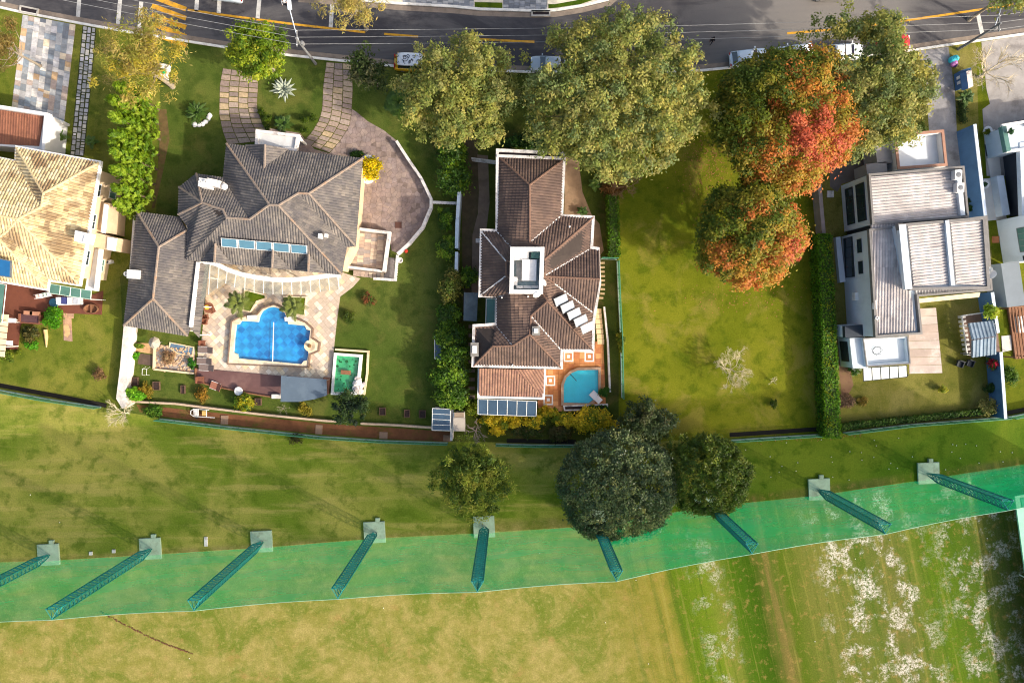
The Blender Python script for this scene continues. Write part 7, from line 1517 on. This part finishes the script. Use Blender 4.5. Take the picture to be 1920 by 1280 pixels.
# ---------------------------------------------------------------- cars
TYRE = mat('tyre', (30, 30, 32), .9); CGL = mat('car glass', (30, 40, 54), .08, .05, 1, 0, .8); TL = mat('tail light', (170, 20, 20), .3); HL = mat('head light', (230, 234, 238), .15); CHR = mat('bumper grey', (70, 72, 76), .5)
def paint(name, col):
    m = mat(name, col, .28, .03, .5, 0, .6); m.node_tree.nodes['Principled BSDF'].inputs['Coat Weight'].default_value = .6; return m
def car(px, py, ang, label, m, L=4.1, W=1.74, H=1.47, roofm=None, van=False, name='parked_car'):
    c = Vector(P(px, py, .9)); c.z = 0; t = thing(name, label, 'car' if not van else 'van', tuple(c), 'vehicles parked along the kerb'); M = Matrix.Rotation(ang, 3, 'Z'); tr = lambda x, y, z: tuple(c+M @ Vector((x, y, z))); w2 = W/2
    st = [(-.5, .70, .42, .62), (-.488, .84, .32, .72), (-.455, .95, .24, .80), (-.36, .99, .2, .88), (-.2, 1, .19, .96), (.1, 1, .19, .98), (.36, .99, .2, .99), (.45, .95, .24, .97), (.487, .86, .3, .9), (.5, .74, .4, .78)]
    vs = []; fs = []
    for x, w, zb, zt in st:
        for y, z in ((-.86, zb), (-1, zb+.14), (-1, zt-.2), (-.93, zt-.04), (-.5, zt+.015), (.5, zt+.015), (.93, zt-.04), (1, zt-.2), (1, zb+.14), (.86, zb)): vs.append(tr(x*L, y*w*w2, z))
    n = 10
    for i in range(len(st)-1):
        for k in range(n): fs.append((i*n+k, i*n+(k+1) % n, (i+1)*n+(k+1) % n, (i+1)*n+k))
    fs += [tuple(range(n))[::-1], tuple(range(len(vs)-n, len(vs)))]
    bd = MB().add(vs, fs).build('body', m, t, smooth=True)
    x0, x1, x2, x3 = (-.24, -.07, .33, .455) if not van else (-.36, -.27, .36, .40)
    b0, b1 = .86*w2, .66*w2 if not van else .8*w2; zb, zt = .93, H-.03
    B = [(x0*L, -b0, zb), (x0*L, b0, zb), (x3*L, b0, zb), (x3*L, -b0, zb)]; T = [(x1*L, -b1, zt), (x1*L, b1, zt), (x2*L, b1, zt), (x2*L, -b1, zt)]
    pil = MB()
    for i in range(4): pil.tube([tr(*B[i]), tr(*T[i])], .05, 6)
    for i in (1, 3):
        j = (i+1) % 4; pil.tube([tr(*[(p+q)/2 for p, q in zip(B[i], B[j])]), tr(*[(p+q)/2 for p, q in zip(T[i], T[j])])], .04, 6)
    pil.build('pillars', m, t)
    for i, nm in ((0, 'windscreen'), (1, 'side_window'), (2, 'rear_window'), (3, 'side_window')):
        j = (i+1) % 4; q = [B[i], B[j], T[j], T[i]]; cc = [sum(p[k] for p in q)/4 for k in range(3)]; q = [[cc[k]+(p[k]-cc[k])*.98 for k in range(3)] for p in q]; MB().add([tr(*p) for p in q], [(0, 1, 2, 3)]).build(nm, CGL, t)
    rv = []; rf = []; nx = 7
    for i in range(nx):
        f = i/(nx-1); x = (x1-.015+(x2-x1+.03)*f)*L; hh = H-.035+.045*math.sin(math.pi*(.12+.76*f)); ww = b1*(1.0 if 0 < i < nx-1 else .94)
        for y, dz in ((-1.04, -.05), (-.8, 0), (0, .015), (.8, 0), (1.04, -.05)): rv.append(tr(x, y*ww, hh+dz))
    for i in range(nx-1):
        for k in range(4): rf.append((i*5+k, (i+1)*5+k, (i+1)*5+k+1, i*5+k+1))
    ro = MB().add(rv, rf).build('roof', roofm or m, t, smooth=True); sd = ro.modifiers.new('thick', 'SOLIDIFY'); sd.thickness = .04
    for x in (-.31, .29):
        for s in (-1, 1):
            wv = MB(); a = Vector(tr(x*L, s*(w2-.2), .31)); b_ = Vector(tr(x*L, s*(w2-.01), .31)); wv.tube([a, b_], .31, 16); wo = wv.build('wheel', TYRE, t); MB().tube([b_, b_+(b_-a).normalized()*.012], .2, 12).build('rim', M_METAL, wo)
    for s in (-1, 1):
        MB().box(tr(-.478*L, s*w2*.62, .68), (.16, .34, .13), ang).build('headlight', HL, t); MB().box(tr(.486*L, s*w2*.7, .8), (.12, .26, .2), ang).build('taillight', TL, t)
        MB().box(tr((x0+.06)*L, s*(w2+.09), .98), (.12, .2, .13), ang).build('mirror', m, t)
    MB().box(tr(.497*L, 0, .45), (.08, W*.8, .18), ang).build('bumper', CHR, t); MB().box(tr(-.494*L, 0, .42), (.08, W*.75, .16), ang).build('bumper', CHR, t)
    return t, tr
WHT = paint('white car paint', (236, 238, 240)); SILVER = paint('silver car paint', (176, 186, 192)); RED = paint('red car paint', (206, 16, 34)); YLW = paint('yellow van paint', (222, 172, 14)); LBL = paint('pale blue car paint', (214, 226, 236))
t, tr = car(774, 117, R(-2)+math.pi, 'yellow van with a white roof covered in dark drawings', YLW, 4.3, 1.75, 1.85, WHT, True, 'parked_van')
ink = MB(); rs = random.Random(2)
def curl(x, y, r, a0, a1, w=.03):
    pts = [tr(x+r*math.cos(a0+(a1-a0)*i/14), y+r*.9*math.sin(a0+(a1-a0)*i/14), 1.895) for i in range(15)]; ink.tube(pts, w, 4)
curl(.75, -.05, .36, .3, 5.6); curl(.78, -.12, .17, 0, 6.0); curl(.45, -.28, .2, 2, 5); curl(.6, .3, .3, -.5, 1.2)
for k in range(10): curl(rs.uniform(-1.0, .3), rs.uniform(-.4, .4), rs.uniform(.08, .26), rs.uniform(0, 3), rs.uniform(3.5, 7), .022)
curl(1.6, .35, .12, 0, 4); curl(1.62, -.3, .12, 0, 4)
ink.build('roof_drawing', mat('ink', (30, 30, 44), .6), t)
MB().box(tr(2.0, .5, 1.25), (.1, .3, .5), R(-2)).build('rear_decal', TL, t); MB().box(tr(2.0, -.5, 1.25), (.1, .3, .5), R(-2)).build('rear_decal', TL, t)
car(1028, 119, R(-2), 'silver car parked under the huge olive tree', SILVER, 4.0)
car(1404, 107, R(7)+math.pi, 'pale blue white hatchback beside the autumn maple', LBL, 4.3, 1.78, 1.55)
car(1490, 98, R(6), 'white car half hidden behind the autumn maple crown', WHT, 4.2)
car(1586, 96, R(3)+math.pi, 'white car seen through the leaves of the tall olive tree', WHT, 4.1, 1.76)
car(1676, 80, R(5)+math.pi, 'red car with its tail showing beside the olive tree', RED, 3.9)
car(420, -15, R(-8), 'pale car at the top edge, mostly out of view', LBL, 4.2); car(1558, -19, R(4), 'silver car at the top edge near the street corner', SILVER, 4.2)
# ---------------------------------------------------------------- people in the street
def person(px, py, rz, label, top, legs):
    c = Vector(P(px, py)); J = {'pel': (0, 0, .95), 'che': (0, .02, 1.3), 'nek': (0, .03, 1.48), 'hd1': (0, .05, 1.58), 'hd2': (0, .05, 1.7), 'lh': (-.1, 0, .9), 'lk': (-.11, .14, .5), 'la': (-.11, .05, .09), 'lt': (-.11, .22, .04), 'rh': (.1, 0, .9), 'rk': (.11, .02, .5), 'ra': (.11, -.2, .12), 'rt': (.11, -.05, .04),
        'ls': (-.19, .02, 1.4), 'le': (-.25, -.1, 1.14), 'lw': (-.24, .02, .92), 'lf': (-.24, .08, .82), 'rs': (.19, .02, 1.4), 're': (.25, .06, 1.13), 'rw': (.24, .24, .98), 'rf': (.24, .32, .92)}
    Rr = {'pel': .14, 'che': .15, 'nek': .055, 'hd1': .085, 'hd2': .09, 'lh': .09, 'lk': .06, 'la': .045, 'lt': .04, 'rh': .09, 'rk': .06, 'ra': .045, 'rt': .04, 'ls': .065, 'le': .045, 'lw': .033, 'lf': .035, 'rs': .065, 're': .045, 'rw': .033, 'rf': .035}
    Ed = [('pel', 'che'), ('che', 'nek'), ('nek', 'hd1'), ('hd1', 'hd2'), ('pel', 'lh'), ('lh', 'lk'), ('lk', 'la'), ('la', 'lt'), ('pel', 'rh'), ('rh', 'rk'), ('rk', 'ra'), ('ra', 'rt'), ('che', 'ls'), ('ls', 'le'), ('le', 'lw'), ('lw', 'lf'), ('che', 'rs'), ('rs', 're'), ('re', 'rw'), ('rw', 'rf')]
    K = list(J); me = bpy.data.meshes.new('body'); me.from_pydata([J[k] for k in K], [(K.index(a), K.index(b)) for a, b in Ed], []); ob = bpy.data.objects.new('body', me); COL.objects.link(ob)
    sk = ob.modifiers.new('skin', 'SKIN'); sv = me.skin_vertices[0].data
    for i, k in enumerate(K): sv[i].radius = (Rr[k], Rr[k]*(.75 if k in ('che', 'pel') else 1)); sv[i].use_root = (k == 'pel')
    ob.modifiers.new('sub', 'SUBSURF').levels = 2; dg = bpy.context.evaluated_depsgraph_get(); m2 = bpy.data.meshes.new_from_object(ob.evaluated_get(dg)); bpy.data.objects.remove(ob)
    skin = mat('skin', (176, 126, 98), .6, .05)
    for m in (skin, top, legs, M_DKFR): m2.materials.append(m)
    for p in m2.polygons:
        z = p.center.z; ax = abs(p.center.x); p.material_index = 0 if (z > 1.47 or (ax > .2 and z < 1.0)) else 1 if (z > .93 or ax > .22) else 2 if z > .1 else 3
        p.use_smooth = True
    t = thing('person', label, 'person', tuple(c), 'people walking in the street'); t.rotation_euler[2] = rz; o = bpy.data.objects.new('body', m2); COL.objects.link(o); o.parent = t
    hb = MB().ball((0, .02, 1.71), .112, 12, 0, .9); hm = bpy.data.meshes.new('hair'); hm.from_pydata(hb.v, [], hb.f); hm.materials.append(mat('hair dark', (34, 26, 24), .8)); h = bpy.data.objects.new('hair', hm); COL.objects.link(h); h.parent = t
    for s in (-1, 1): pass
    return t
BLK = mat('black cloth', (26, 26, 34), .9); NAVY = mat('navy cloth', (34, 36, 52), .9); WSH = mat('white cloth', (210, 210, 214), .9)
person(1331, 82, R(150), 'person in dark clothes walking on the asphalt near the maple', BLK, NAVY)
person(538, 12, R(190), 'person in a white top walking near the top edge of the street', WSH, BLK)
